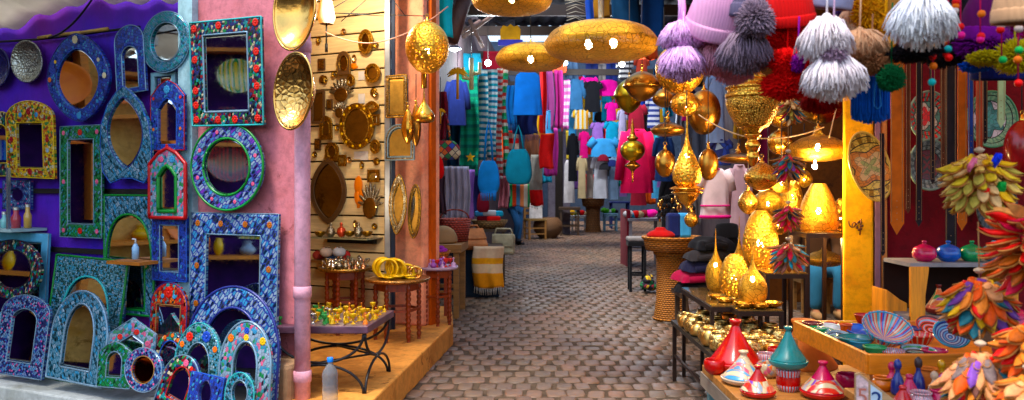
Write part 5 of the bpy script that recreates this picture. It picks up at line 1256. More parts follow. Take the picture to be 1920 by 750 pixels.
# far wicker column with bowl
def wick_column(label, cx, y_top, y_mid, y_bot, w_top, w_col, d, col):
    p = W(cx, y_top, d); k = S(d); zc = W(cx, y_mid, d).z
    r = thing('wicker_stand', label, 'basket stand', (p.x, p.y, 0)); H = p.z
    rt, rc = w_top / 2 * k, w_col / 2 * k
    MB().lathe([(rc * 1.05, 0), (rc * 1.1, .03), (rc * .95, zc * .3), (rc * .92, zc * .7), (rc * 1.0, zc), (0, zc)], 36).build('column', col, r)
    MB().lathe([(rc * .95, zc), (rc * 1.2, zc + .01), (rt * .9, zc + (H - zc) * .16), (rt * .96, H - .06), (rt, H), (rt * .95, H + .01), (rt * .9, H - .03), (0, H - .05)], 40).build('bowl', col, r)
    for z, rr in ((.03, rc * 1.1), (zc - .01, rc * 1.05)): MB().tube([(rr * math.cos(t), rr * math.sin(t), z) for t in [2 * PI * i / 32 for i in range(32)]], .014, 6, True).build('braid', col, r.children[0])
    mb = MB(); mb.tube([(rt * math.cos(t), rt * math.sin(t), H) for t in [2 * PI * i / 36 for i in range(36)]], .018, 6, True); mb.build('braid', col, r.children[1])
    return r, H
WK1 = wicker('amber_wicker', (.5, .21, .045), 150, 30); WK2 = wicker('far_wicker', (.3, .14, .05), 60, 20)
wick_column('far wicker pedestal basket in the middle of the lane end', 1112, 372, 388, 428, 44, 28, 24, WK2)
wick_column('near amber wicker pedestal basket at the right of the lane', 1260, 445, 473, 602, 108, 62, 8.5, WK1)
p = W(1238, 440, 8.4); r = thing('felt_cloth', 'folded red felt cloth in the near wicker basket', 'cloth', (p.x, p.y, p.z - .02)); MB().lathe([(a * .14, b * .1) for a, b in spline([(1, 0), (1.02, .2), (.8, .5), (.45, .7), (.3, .95), (0, 1)], 4)], 28, flute=.09, nf=5, sy=.8).build('cloth', cl('felt_red', (.4, .008, .008)), r)
for px, c, lb in ((1262, NAVY, 'dark navy'), (1282, SKY, 'pale blue')):
    p = W(px, 440, 8.5); r = thing('folded_cloth', lb + ' folded cloth standing in the near wicker basket', 'cloth', (p.x, p.y, p.z - .03)); MB().box((0, 0, .13), (.13, .2, .26)).build('cloth', c, r, bevel=.03)
# planters and tables at the lane end
for k, (x0, x1, yt, lb) in enumerate(((1070, 1100, 404, 'white low display bench before the far clothes'), (1130, 1158, 400, 'pale blue display bench right of the far pedestal basket'))):
    R_, P_, w_ = leggy('display_bench', lb, 'bench', x0, x1, yt, 24.5, plain('bench%d' % k, ((.5, .52, .55), (.2, .34, .45))[k], .6), .5, .08, .05)
    for q in range(5):
        MB_ = MB(); rr = rnd.uniform(.06, .11); MB_.ball((0, 0, rr * .8), (rr, rr, rr * .8), 10, 6)
        o = MB_.build('bundle', [YELC, cl('leafgreen', (.1, .35, .05)), BLK, RED, CREAM][q] if k == 0 else [cl('leafgreen', 0), cl('leafgreen', 0), WHT, cl('leafgreen', 0), BLK][q]); o.location = (P_.x + (q - 2) * w_ * .2, P_.y, P_.z); tag(o, ['yellow', 'green', 'black', 'red', 'cream'][q] + ' bundle on the white display bench' if k == 0 else ['leftmost green', 'second green', 'white', 'fourth green', 'black'][q] + ' bundle on the pale blue display bench', 'bundle')
leggy('low_table', 'dark blue table behind the pale blue display bench', 'table', 1142, 1180, 378, 26, NAVY, .6, .05, .06)
# far clothes
FAR = [
 ('navy trousers hanging at the top centre of the far clothes', 1098, 1122, 108, 152, 19, NAVY, 0, 'trousers'), ('grey trousers between two navy pairs', 1120, 1138, 108, 156, 19.4, GREY, 0, 'trousers'), ('navy trousers right of the grey pair', 1136, 1158, 108, 152, 19, cl('navy2', (.015, .03, .16)), 0, 'trousers'),
 ('black dress with pink shoulders on the far rail', 1094, 1128, 152, 210, 18, BLK, .2, 'dress'), ('hot pink skirt beside the black dress', 1123, 1158, 150, 180, 18.2, PNK, 0, 'skirt'), ('pink top behind the black dress', 1090, 1120, 146, 164, 18.5, PNK, .4, 'top'),
 ('hot pink top under the pink skirt', 1136, 1157, 192, 226, 18, PNK, .3, 'top'), ('turquoise trousers under the pink skirt', 1128, 1146, 178, 226, 18.6, CYN, 0, 'trousers'), ('denim shirt left of the black dress', 1062, 1096, 148, 206, 18, DEN, .5, 'shirt'),
 ('lilac shirt in the far rows', 1108, 1134, 230, 262, 18, LIL, .3, 'shirt'), ('cyan shirt right of the lilac one', 1133, 1162, 228, 264, 18, CYN, .3, 'shirt'), ('wide sky blue shirt below the lilac one', 1104, 1160, 260, 294, 17.6, SKY, .4, 'shirt'),
 ('white yellow lettered shirt in the far rows', 1074, 1106, 206, 242, 18, stripes('yel_letter', [(.75, .45, .03), (.62, .58, .45), (.7, .35, .02), (.6, .6, .55)], .2, axis=0), .35, 'shirt'), ('magenta top above the cream dress', 1086, 1104, 246, 296, 18, MAG, .3, 'top'),
 ('cream long dress in the far rows', 1082, 1100, 292, 372, 18, CREAM, .3, 'dress'), ('grey beige long dress beside the cream one', 1098, 1114, 294, 370, 18.4, cl('beige', (.36, .3, .26)), .2, 'dress'), ('white long dress with dark flowers', 1110, 1142, 292, 372, 18, WHT, .25, 'dress'), ('pale blue long dress right of the white one', 1140, 1162, 294, 374, 18.2, cl('paleblue', (.35, .5, .68)), .25, 'dress'),
 ('lavender striped shirt left of the red caftan', 1158, 1176, 205, 262, 17, LAV, .3, 'shirt'), ('bright crimson caftan hanging before the far clothes', 1160, 1228, 242, 362, 13.5, cl('crimson', (.85, .0, .14)), .75, 'caftan'), ('maroon robe above the crimson caftan', 1174, 1212, 195, 252, 14, MAR, .3, 'robe'),
 ('sky blue dress behind the crimson caftan', 1220, 1246, 300, 372, 15.5, cl('cerulean', (.1, .35, .6)), .3, 'dress'), ('dark red garment below the crimson caftan', 1180, 1215, 340, 385, 14.5, MAR, .2, 'garment'),
 ('white and navy shirt right of the maroon robe', 1212, 1240, 175, 240, 15, stripes('wn', [(.03, .05, .2), (.5, .52, .6)], .1), .4, 'shirt'), ('black and white blouse high over the onion lamp', 1158, 1186, 108, 150, 16, stripes('bw', [(.02, .02, .03), (.5, .5, .5)], .1), .4, 'blouse'), ('rust red jacket high beside the black and white blouse', 1190, 1216, 104, 146, 16, cl('rust', (.35, .06, .04)), .4, 'jacket'),
 ('dark garment left of the cream dress', 1064, 1084, 250, 340, 18.5, BLK, .4, 'garment'), ('pale blue skirt under the denim shirt', 1066, 1080, 200, 290, 19, SKY, 0, 'skirt'), ('white towel garment left of the lettered shirt', 1058, 1076, 300, 380, 20, WHT, 0, 'garment'),
 ('black coat hanging right of the crimson caftan', 1238, 1276, 330, 440, 10.8, BLK, .5, 'coat'), ('pale mauve long robe behind the lamps', 1364, 1408, 308, 470, 8.6, cl('mauve_robe', (.5, .36, .42)), .5, 'robe'), ('light blue robe hanging high behind the brass globes', 1322, 1362, 140, 268, 9.0, cl('ltblue', (.3, .4, .6)), .3, 'robe'),
 ('navy star patterned garment behind the teardrop lantern', 1330, 1372, 262, 310, 9, mosaic('star_pat', K('nav', 'nav', 'blu', 'wht', 'nav'), 16, rn=1, metal=0, rough=.9, grout=(.02, .03, .12)), .3, 'garment'), ('dark blue tunic behind the brass balls', 1226, 1262, 255, 340, 10.5, cl('dkblue', (.02, .05, .16)), .4, 'tunic'),
]
for lb, x0, x1, y0, y1, d, mt, slv, kind in FAR: garment(lb, x0, x1, y0, y1, d, mt, slv, kind)
garment('white child dress with bright pink trim hanging before the mauve robe', 1308, 1374, 316, 410, 8.0, cl('dress_white', (.85, .72, .78)), .4, 'dress', trim=cl('dress_pink', (.75, .06, .3)))
garment('black and red trousers under the white child dress', 1342, 1384, 418, 515, 8.3, BLK, 0, 'trousers')
# small caps hung on white dress
for k, (px, py, c) in enumerate(((1131, 302, MAR), (1148, 312, NAVY), (1134, 318, BLK))):
    p = W(px, py, 17.5); o = MB().lathe([(.13, 0), (.12, .08), (.06, .14), (0, .15)], 16).build('beanie', c); o.location = p; tag(o, ['maroon', 'navy', 'black'][k] + ' small cap hung before the white flowered dress', 'cap')
# tables on the right behind the wicker basket
Rt, Pt, wt_ = leggy('goods_table', 'grey table with maroon panel heaped with small goods', 'table', 1170, 1242, 408, 14.2, plain('steel_grey', (.36, .36, .4), .4, .3), .7, .05, .05)
MB().box((-wt_ / 2 + .02, 0, .5), (.06, .6, 1.0)).build('side_panel', MAR, Rt)
GM = [WHT, RED, cl('leafgreen', 0), BLK, CREAM, PNK, CYN, MAR]
for q in range(14):
    rr = rnd.uniform(.05, .09); c = q % 8; o = MB().ball((0, 0, rr * .8), (rr * 1.2, rr, rr * .8), 10, 6).build('bundle', GM[c]); o.location = (Pt.x - wt_ * .42 + wt_ * .84 * ((q * 5) % 14) / 13, Pt.y - .2 + .2 * (q % 3), Pt.z)
    tag(o, ['white', 'red', 'green', 'black', 'cream', 'pink', 'cyan', 'maroon'][c] + ' rolled bundle in the heap on the grey goods table', 'bundle', 'rolled bundles on the goods table, ' + ['white', 'red', 'green', 'black', 'cream', 'pink', 'cyan', 'maroon'][c])
Rt, Pt, wt_ = leggy('small_stool', 'black legged stool with grey cloth seat left of the wicker basket', 'stool', 1176, 1212, 452, 13.0 * .83, BLK, .34, .06, .035)
p = Pt; r = thing('folded_cloth', 'grey cloth folded on the black legged stool', 'cloth', (p.x, p.y, p.z)); MB().box((0, 0, .03), (.26, .3, .06)).build('cloth', GREY, r, bevel=.02)
p = W(1222, 493, 10.6); r = thing('flower_bundle', 'yellow and dark bundle on the ground left of the wicker pedestal', 'bundle', (p.x, p.y, 0)); mb = MB()
for q in range(16): mb.ball((rnd.uniform(-.13, .13), rnd.uniform(-.1, .1), .1 + rnd.uniform(-.03, .1)), (.06, .05, .05), 8, 6)
mb.build('bundle', mosaic('bundle_m', K('yel', 'blk', 'grn', 'dred'), 22, metal=0, rough=.9), r)
# gold and black garland behind the basket
p = W(1268, 372, 8.9); r = thing('coin_garland', 'black and gold coin garland hanging above the wicker basket', 'garland', p); co = [MB().ball((0, 0, 0), (.022, .012, .03), 8, 5).build('coin', GOLD, r), MB().ball((0, 0, 0), (.022, .02, .026), 8, 5).build('bead', BLK, r)]
for q in range(70):
    x, y, z = rnd.uniform(-.2, .2), rnd.uniform(-.06, .06), rnd.uniform(-.24, .02) * (1)
    o = co[q % 2].copy(); COL.objects.link(o); o.parent = r; o.location = (x, y, z); o.rotation_euler = (0, 0, q)
    if q < 2: co[q].location = (x + .02, y, z - .03)
MB().tube([(-.2, 0, 0), (0, 0, .06), (.2, 0, 0)], .006, 5).build('string', plain('cord_dark', 0), r)
# dark jackets folded on a low bench right of the wicker basket
p = W(1318, 545, 7.4)
for k, (w_, h_, c, lb, ox) in enumerate(((.5, .1, 'black', 'lowest folded black jacket on the low bench', 0), (.46, .09, 'lining', 'folded magenta lined jacket second from the bottom on the low bench', -.03), (.44, .1, 'navyblack', 'folded navy jacket in the middle of the pile on the low bench', .03), (.4, .1, 'charcoal', 'folded charcoal jacket near the top of the pile on the low bench', .05), (.34, .11, 'black', 'topmost crumpled black jacket of the pile on the low bench', .08))):
    z_ = sum((.1, .09, .1, .1, .11)[:k]); r = thing('folded_jacket', lb, 'jacket', (p.x + ox, p.y, p.z + z_), rnd.uniform(-.2, .2)); ph = k * 1.7
    mt = BLK if c == 'black' else cl(c, {'lining': (.4, .01, .08), 'navyblack': (.02, .02, .06), 'charcoal': (.05, .045, .05)}[c])
    def jf(u, v): return ((u - .5) * w_ * (1 + .05 * math.sin(v * 9 + ph)), (v - .5) * .38 * (1 + .06 * math.sin(u * 11 + ph)), h_ * (1 - abs(2 * u - 1) ** 5) ** .5 * (1 - abs(2 * v - 1) ** 5) ** .5 * (.9 + .14 * math.sin(u * 13 + v * 5 + ph)))
    mb = MB(); mb.grid(jf, 26, 16); mb.add([(-w_ / 2, -.19, 0), (w_ / 2, -.19, 0), (w_ / 2, .19, 0), (-w_ / 2, .19, 0)], [(0, 1, 2, 3)]); mb.build('body', mt, r)
    MB().tube([(w_ * .2, -.185, h_ * .3), (0, -.2, h_ * .4), (-w_ * .36, -.19, h_ * .25)], [.03, .035, .028], 10).build('sleeve', mt, r)
r = thing('low_bench', 'low dark bench carrying the heap of jackets', 'bench', (p.x, p.y, 0)); MB().box((0, 0, p.z - .02), (.5, .45, .04)).build('top', DKW, r)
for a in (-.2, .2):
    for b in (-.18, .18): MB().box((a, b, (p.z - .04) / 2), (.04, .04, p.z - .04)).build('leg', DKW, r)

# ------------------------------------------------------------------ roof over the lane
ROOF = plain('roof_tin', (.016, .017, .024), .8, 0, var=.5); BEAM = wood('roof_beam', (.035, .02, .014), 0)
def roof_sheet(label, x0, x1, y0, y1, z0, z1, m=ROOF):
    r = thing('roof_sheet', label, 'roof', ((x0 + x1) / 2, (y0 + y1) / 2, (z0 + z1) / 2))
    def fn(u, v):
        x = (u - .5) * (x1 - x0); return (x, (v - .5) * (y1 - y0), .03 * math.sin(x * 2 * PI / .3) + (v - .5) * (z1 - z0))
    mb = MB(); mb.grid(fn, int((x1 - x0) / .05), 2); mb.build('sheet', m, r, solid=.004); return r
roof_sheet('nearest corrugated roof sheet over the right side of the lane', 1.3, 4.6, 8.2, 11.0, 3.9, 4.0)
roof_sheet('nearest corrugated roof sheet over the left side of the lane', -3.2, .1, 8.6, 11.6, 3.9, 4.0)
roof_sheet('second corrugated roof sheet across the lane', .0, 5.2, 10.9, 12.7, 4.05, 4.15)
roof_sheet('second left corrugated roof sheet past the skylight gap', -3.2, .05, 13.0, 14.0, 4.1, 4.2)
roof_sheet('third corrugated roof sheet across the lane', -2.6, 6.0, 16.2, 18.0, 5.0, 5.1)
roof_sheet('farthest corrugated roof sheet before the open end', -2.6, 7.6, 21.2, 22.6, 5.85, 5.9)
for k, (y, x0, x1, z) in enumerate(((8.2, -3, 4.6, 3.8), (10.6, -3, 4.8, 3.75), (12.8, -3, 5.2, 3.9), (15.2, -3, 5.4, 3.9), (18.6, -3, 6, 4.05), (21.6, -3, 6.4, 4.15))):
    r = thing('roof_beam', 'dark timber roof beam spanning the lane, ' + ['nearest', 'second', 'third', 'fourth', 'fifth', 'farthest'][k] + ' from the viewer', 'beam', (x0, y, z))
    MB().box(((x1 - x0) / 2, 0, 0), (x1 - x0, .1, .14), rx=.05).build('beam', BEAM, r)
a, b = W(845, 75, 9.0), W(880, -30, 9.4)
r = thing('timber_prop', 'slanting dark timber prop beside the turquoise cloth', 'prop', a); MB().tube([(0, 0, 0), (b - a) * 1.4], .09, 10).build('prop', wood('prop_wood', (.12, .06, .05), 2), r)
for k, (a, b) in enumerate((((868, 70), (935, 20)), ((860, 64), (900, 40)), ((880, 36), (905, 88)))):
    A, B = W(a[0], a[1], 11.5), W(b[0], b[1], 11.8); r = thing('roof_pole', ['long bare roof pole crossing the skylight gap', 'short bare roof pole under the skylight gap', 'forked roof pole end below the skylight gap'][k], 'pole', A); MB().tube([(0, 0, 0), (B - A)], .03, 8).build('pole', wood('bare_pole', (.3, .2, .17), 2), r)
for k, (x0, x1, y0, y1, d, c, lb) in enumerate(((1098, 1112, -40, 60, 9.6, (.01, .08, .4), 'bright blue cloth strip under the roof left of the lamp tube'), (1148, 1200, -50, 50, 10, (.005, .06, .13), 'wide dark teal tarpaulin hanging above the widest drum lamp'), (1200, 1242, -50, 78, 9.4, (.008, .06, .2), 'dark blue tarpaulin hanging by the pink hat'), (1114, 1146, -40, 34, 10.4, (.35, .17, .04), 'ochre cloth under the roof behind the lamp tube'), (905, 955, 96, 134, 15, (.25, .012, .03), 'dark red pelmet under the roof beyond the scarves'), (1310, 1345, 60, 140, 8.2, (.005, .02, .16), 'navy cloth behind the pink hat brim'))):
    scarf(lb, x0, x1, y0, y1, d, cl('tarp%d' % k, c), 1, .03, cat='cloth', name='hanging_cloth')
r = thing('wire_coil', 'tangle of pale wire hangers under the roof beside the drum lamps', 'hangers', W(1076, 20, 8.5)); mb = MB()
for q in range(14):
    z = (q - 5) * .035; mb.tube([(-.09 + rnd.uniform(-.02, .02), 0, z), (.02, .02, z + rnd.uniform(.0, .05)), (.12, 0, z - .01 + rnd.uniform(-.03, .03))], .005, 5)
mb.build('wires', plain('wire_grey', (.35, .33, .28), .4, .5), r)
# cold lamp at the left of the lane
r = thing('ceiling_lamp', 'bright white shop lamp glowing beside the globe lamp', 'lamp', W(852, 92, 10)); MB().ball((0, 0, 0), (.05, .05, .03), 14, 8).build('bulb', emit('cool_bulb', (.75, .9, 1), 14), r); MB().lathe([(.09, .0), (.05, .04), (0, .05)], 18).build('shade', plain('pale_steel', 0), r); MB().tube([(0, 0, .05), (0, 0, 1.2)], .005, 6).build('cord', plain('cord_dark', 0), r)
for k, (px, py, d) in enumerate(((915, 118, 12.5), (1166, 120, 13.3), (1060, 118, 16.3))):  # the third fixture is made up, added to brighten the lane end
    r = thing('ceiling_lamp', ['small round white lamp over the striped scarves', 'small white lamp beside the far blouse', 'small white lamp added to brighten the far clothes'][k], 'lamp', W(px, py, d)); MB().ball((0, 0, 0), .05, 12, 8).build('bulb', emit('cool_bulb2', (.85, .95, 1), 10), r); MB().tube([(0, 0, .04), (0, 0, .8)], .005, 6).build('cord', plain('cord_dark', 0), r)

# more hung cloth filling the stalls behind
BK = [('plum', (.3, .04, .2), 1020, 1046, 240, 330, 16), ('steel blue', (.12, .2, .32), 1062, 1084, 110, 150, 20), ('brick red', (.4, .07, .04), 1036, 1062, 108, 136, 17), ('dark green', (.02, .12, .07), 960, 984, 300, 350, 14), ('dusty rose', (.5, .2, .24), 936, 954, 330, 390, 13.5),
 ('bottle blue', (.01, .06, .14), 835, 862, 226, 312, 11.2), ('rust', (.35, .1, .04), 850, 868, 318, 370, 11), ('white', (.55, .56, .6), 1160, 1180, 262, 330, 21), ('aqua', (.1, .45, .55), 1226, 1246, 244, 300, 16), ('ink', (.02, .02, .06), 1246, 1290, 120, 200, 11), ('cobalt', (.01, .06, .35), 1190, 1226, 140, 200, 17.5),
 ('stone grey', (.3, .28, .27), 1290, 1312, 335, 420, 10.4), ('ochre', (.5, .28, .06), 1376, 1400, 180, 260, 9.6), ('wine', (.2, .02, .06), 1400, 1440, 240, 330, 9.4), ('slate', (.12, .13, .17), 1290, 1330, 230, 340, 10.8), ('lemon', (.65, .52, .12), 1062, 1078, 245, 300, 20.5), ('sea green', (.03, .3, .28), 1158, 1172, 262, 350, 20), ('indigo', (.04, .04, .2), 868, 900, 318, 400, 12.4), ('orange red', (.6, .1, .02), 1200, 1236, 64, 112, 13), ('chocolate', (.12, .05, .03), 985, 1012, 252, 300, 15)]
for n_, c, x0, x1, y0, y1, d in BK: scarf(n_ + ' cloth hung deep between other textiles of the lane', x0, x1, y0, y1, d, cl('bk_' + n_, c), 2, .04, cat='cloth', name='hanging_cloth')

# packed rails at the end of the lane and deep in the left stalls
rg = random.Random(21); DC = [('blue', SKY), ('turquoise', CYN), ('red', RED), ('white', WHT), ('magenta', MAG), ('black', BLK), ('yellow', YELC), ('navy', NAVY), ('orange', ORG), ('lilac', LIL)]
for zone, (xa, xb, ya, yb, da, db, n_, nm) in (('end', (1064, 1250, 128, 330, 20.5, 25, 34, 'at the lane end')), ('left', (842, 1034, 140, 350, 13, 16.5, 26, 'deep in the left stalls')), ('right', (1236, 1330, 110, 340, 11.2, 14, 12, 'behind the hanging brass'))):
    for q in range(n_):
        cn, mt = DC[rg.randrange(10)]; x = xa + (xb - xa) * ((q * .618) % 1); y = rg.uniform(ya, yb); w_ = rg.uniform(16, 30); h_ = rg.uniform(40, 72); row = 'upper' if y < ya + (yb - ya) * .4 else 'lower'
        lb = cn + ' garment packed on the ' + row + ' rails ' + nm; d = rg.uniform(da, db)
        if q % 2: garment(lb, x - w_ / 2, x + w_ / 2, y, y + h_ * .7, d, mt, .35, 'shirt', group=lb)
        else: scarf(lb, x - w_ / 2, x + w_ / 2, y, y + h_, d, mt, 3, .05, cat='garment', name='hanging_garment', group=lb)
# ------------------------------------------------------------------ stepped iron and glass stand with lit lanterns
IR = plain('shelf_iron', (.03, .016, .012), .45, .4)
GSH = plain('glass_shelf', (.16, .1, .04), .06, coat=.6)
def stand(label, xl, xr, yt, df, db, name='iron_stand'):
    a, b = W(xl, yt, df), W(xr, yt, df); z = a.z; w = b.x - a.x; D = db - df
    r = thing(name, label, 'stand', ((a.x + b.x) / 2, (df + db) / 2, 0))
    for s_ in (-1, 1):
        for q in (-1, 1): MB().box((s_ * (w / 2 - .012), q * (D / 2 - .012), (z - .03) / 2), (.024, .024, z - .03)).build('leg', IR, r)
    mb = MB()
    for q in (-1, 1): mb.box((0, q * (D / 2 - .012), z - .015), (w, .024, .03)); mb.box((q * (w / 2 - .012), 0, z - .015), (.024, D - .05, .03))
    mb.build('frame', IR, r); MB().box((0, 0, z + .004), (w - .01, D - .01, .006)).build('glass_top', GSH, r); return z + .008, r
ZA, _ = stand('low iron stand with glass top under the row of lit lanterns', 1384, 1470, 584, 4.95, 5.95)
ZB, _ = stand('middle iron stand with glass top in the stepped row', 1436, 1516, 514, 5.3, 5.75)
ZC, _ = stand('tallest iron stand with glass top beside the yellow pillar', 1512, 1586, 438, 5.35, 5.7)
# long low table extension carrying lanterns to the left
r = thing('iron_stand', 'left iron bench under the three front lit lanterns', 'stand', (W(1345, 560, 5.6).x, 5.55, 0)); w_ = .34
MB().box((0, 0, ZA - .02), (w_, .9, .03)).build('frame', IR, r); MB().box((0, 0, ZA + .001), (w_ - .01, .89, .01)).build('glass_top', GSH, r)
for s_ in (-1, 1):
    for q in (-1, 1): MB().box((s_ * (w_ / 2 - .015), q * .42, (ZA - .035) / 2), (.024, .024, ZA - .035)).build('leg', IR, r)
def on(label, cx, y0, wpx, d, z, prof, m, lit=1, **k):
    yb = HOR + (CAMZ - z) / S(d); return lantern(label, cx, y0, yb, wpx, d, prof, m, lit, 0, k.pop('cap', False), 'table_lantern', True, **k)
on('glowing onion shaped lantern with long spire, leftmost on the stand', 1342, 428, 38, 5.8, ZA, 'onion', PFF, br=.014)
on('glowing egg shaped lantern with spiral ribs between the two spired ones', 1377, 476, 56, 5.5, ZA, 'egg', PF, br=.02, flute=.025, nf=16)
on('glowing squat bottle lantern with tall thin neck at the front of the stand', 1411, 455, 54, 5.15, ZA, 'onion', PFF, br=.016)
on('largest glowing oval lantern behind the spired lanterns', 1426, 394, 66, 5.65, ZB, 'egg', PF, br=.024)
on('slim swan necked glowing lantern left of the largest oval one', 1386, 405, 34, 5.85, ZA, 'onion', PFF, br=.012)
on('egg shaped lantern with cut top standing on the tallest stand', 1535, 344, 74, 5.5, ZC, 'conecut', PFF, br=.02)
on('star cut small lantern at the right of the tallest stand', 1576, 372, 28, 5.6, ZC, 'egg', PFB, br=.012)
lantern('round glowing lantern above the largest oval one', 1440, 355, 402, 52, 5.8, 'sphere', PFF, 1, .5, br=.014)
lantern('cone shaped glowing lantern behind the small feather bunch', 1484, 330, 398, 44, 5.9, 'conecut', PF, 1, .5, br=.014)
lantern('gold lantern hidden deep between the middle and tallest stands', 1462, 400, 440, 44, 6.2, 'drop', PF, 1, .6, br=.014)
lantern('wide gold lantern glowing low behind the tallest stand', 1545, 462, 500, 70, 6.4, 'flat', PFF, 1, 0, br=.014)
# brass bowls lying on the low stand and yellow saucers
for k, (px, d) in enumerate(((1395, 5.05), (1425, 5.02), (1450, 5.08), (1360, 5.25), (1345, 5.4))):
    p = W(px, 570, d); o = MB().lathe(spline([(.02, 0), (.045, .008), (.06, .03), (.055, .03), (.03, .01), (0, .008)], 4), 20).build('brass_saucer', BRP); o.location = (p.x, d, ZA)
    tag(o, ['saucer at the front left corner of the low stand', 'saucer at the front middle of the low stand', 'saucer at the front right of the low stand', 'saucer on the left bench beside the egg lantern', 'saucer farthest left on the left bench'][k].replace('saucer', 'small brass saucer', 1), 'saucer')
# ------------------------------------------------------------------ pots table
p0 = (1.02, 4.52); ztp = .45
r = thing('pots_table', 'low black iron table carrying rows of little brass pots', 'table', (1.47, 5.2, 0))
MB().box((0, 0, ztp - .015), (.6, 1.38, .03)).build('top', plain('slat_iron', (.03, .025, .02), .5, .3), r)
for s_ in (-1, 1):
    for q in (-1, 1): MB().box((s_ * .28, q * .66, (ztp - .03) / 2), (.026, .026, ztp - .03)).build('leg', IR, r)
MB().box((-.28, 0, .2), (.016, 1.3, .016)).box((.28, 0, .2), (.016, 1.3, .016)).build('rail', IR, r)
POTM = [brass('pot_gold', (.72, .5, .22), .3), brass('pot_yellow', (.76, .58, .28), .3, .03, 45), brass('pot_copper', (.6, .25, .09), .3)]
def pot_mb(): return MB().lathe(spline([(.028, 0), (.05, .01), (.062, .04), (.055, .075), (.042, .088), (.046, .098), (.04, .097), (.034, .085), (.045, .04), (0, .015)], 3), 22, flute=.02, nf=12)
pk = 0; protos = {}
for i in range(8):
    for j in range(4):
        x = 1.47 - .24 + j * .14 + rnd.uniform(-.012, .012); y = 4.62 + i * .158 + rnd.uniform(-.015, .015)
        c = 2 if (j == 2 and i in (5, 6)) else (i + j) % 2
        if c not in protos: o = protos[c] = pot_mb().build('brass_pot', POTM[c])
        else: o = protos[c].copy(); COL.objects.link(o)
        o.location = (x, y, ztp); o.rotation_euler = (0, 0, rnd.random() * 6); q = rnd.uniform(.82, 1.15); o.scale = (q, q, q * rnd.uniform(.85, 1.2))
        tag(o, ['smooth gold coloured little brass pot in the rows on the low iron table', 'engraved pale brass little pot in the rows on the low iron table', 'copper red little pot in the rows on the low iron table'][c], 'pot', ['smooth gold pots on the iron table', 'engraved pale pots on the iron table', 'copper pots on the iron table'][c])
# ------------------------------------------------------------------ tagine table
TAB = wood('tagine_board', (.42, .2, .07), 0)
r = thing('plank_table', 'worn plank table at the front right carrying the tagines', 'table', (1.62, 3.72, 0)); ztg = .49
mb = MB()
for k in range(5): mb.box((0, -.48 + k * .225, ztg - .02), (1.22, .22, .04))
mb.build('planks', TAB, r, bevel=.004)
MB().box((-.6, 0, ztg - .075), (.03, 1.1, .07)).box((0, -.585, ztg - .075), (1.23, .03, .07)).build('apron', wood('apron_grey', (.26, .22, .18), 1), r)
for s_ in (-1, 1):
    for q in (-1, 1): MB().box((s_ * .56, q * .5, (ztg - .04) / 2), (.05, .05, ztg - .04)).build('leg', plain('leg_teal', (.16, .28, .3), .6), r)
def glaze(n, c): return plain('glz_' + n, c, .24, var=.3, vs=14, coat=.25)
REDG = glaze('red', (.4, .008, .006)); TEALG = glaze('teal', (.01, .17, .17)); CRMG = glaze('cream', (.55, .42, .3)); NAVG = glaze('navy', (.015, .03, .18)); GRNG = glaze('green', (.03, .26, .1)); BLUG = glaze('blue', (.02, .1, .4)); MAGG = glaze('mag', (.45, .03, .1)); TERR = plain('terracotta', (.5, .17, .06), .7, bump=.2); BRNG = glaze('brown', (.16, .02, .015)); TURG = glaze('turq', (.03, .24, .35))
RAYR = mosaic('ray_red', K('crm', 'crm', 'wht', 'grn', 'crm', 'red', 'crm', 'prp', 'org'), 66, (1, .5), metal=0, grout=(.55, .3, .2), gw=.05); RAYP = mosaic('ray_pink', K('crm', 'wht', 'pnk', 'crm', 'crm', 'lbl', 'crm', 'org'), 60, (1, .7), metal=0, grout=(.5, .3, .2), gw=.05); RAYW = bands('ray_white', (.6, .55, .5), K('wht', 'red', 'wht', 'dred'), .5, nseg=18)
def tagine(label, px, ybase, d, wpx, hpx, base, cone, top, collar=None, z=None, sq_=1, rib=.0):
    p = W(px, ybase, d); k = S(d); R0 = wpx / 2 * k; H = hpx * k; zb = z if z is not None else ztg
    r = thing('tagine', label, 'tagine', (p.x, d, zb), rnd.random() * 6); hb = H * .2
    MB().lathe(spline([(R0 * .62, 0), (R0 * .9, hb * .35), (R0, hb * .85), (R0 * .97, hb), (R0 * .85, hb)], 4) + [(0, hb * .9)], 40).build('dish', base, r)
    lp = spline([(R0 * .9, hb), (R0 * .88, hb + H * .05), (R0 * .55, hb + H * .28), (R0 * .27, hb + H * .52), (R0 * .15, hb + H * .66)], 5)
    MB().lathe(lp, 40, flute=rib, nf=14).build('lid', cone, r)
    ld = r.children[-1]; MB().lathe(spline([(R0 * .15, hb + H * .66), (R0 * .14, hb + H * .69), (R0 * .22, hb + H * .76), (R0 * .2, hb + H * .8)], 3) + [(R0 * .12, hb + H * .79), (0, hb + H * .77)], 24).build('knob', top, ld)
    if collar:
        cp = [(a, b) for a, b in lp if hb + H * .02 <= b <= hb + H * .36]; MB().lathe([(a * 1.012 + .0012, b) for a, b in cp] + [(a, b) for a, b in cp[::-1]], 40).build('painted_band', collar, ld)
    return r
tagine('tall plain glossy red tagine, biggest on the plank table', 1379, 690, 4.12, 100, 96, REDG, REDG, REDG, rib=.015)
tagine('cream tagine painted with pink and blue flowers before the big red one', 1394, 706, 3.85, 84, 62, CRMG, RAYP, CRMG)
tagine('small red tagine with pale painted band at the table corner', 1421, 738, 3.62, 66, 58, REDG, REDG, REDG, RAYR)
r = tagine('teal green tagine raised on a red and white patterned base', 1478, 700, 3.72, 72, 78, TEALG, TEALG, TEALG, z=ztg + .105)
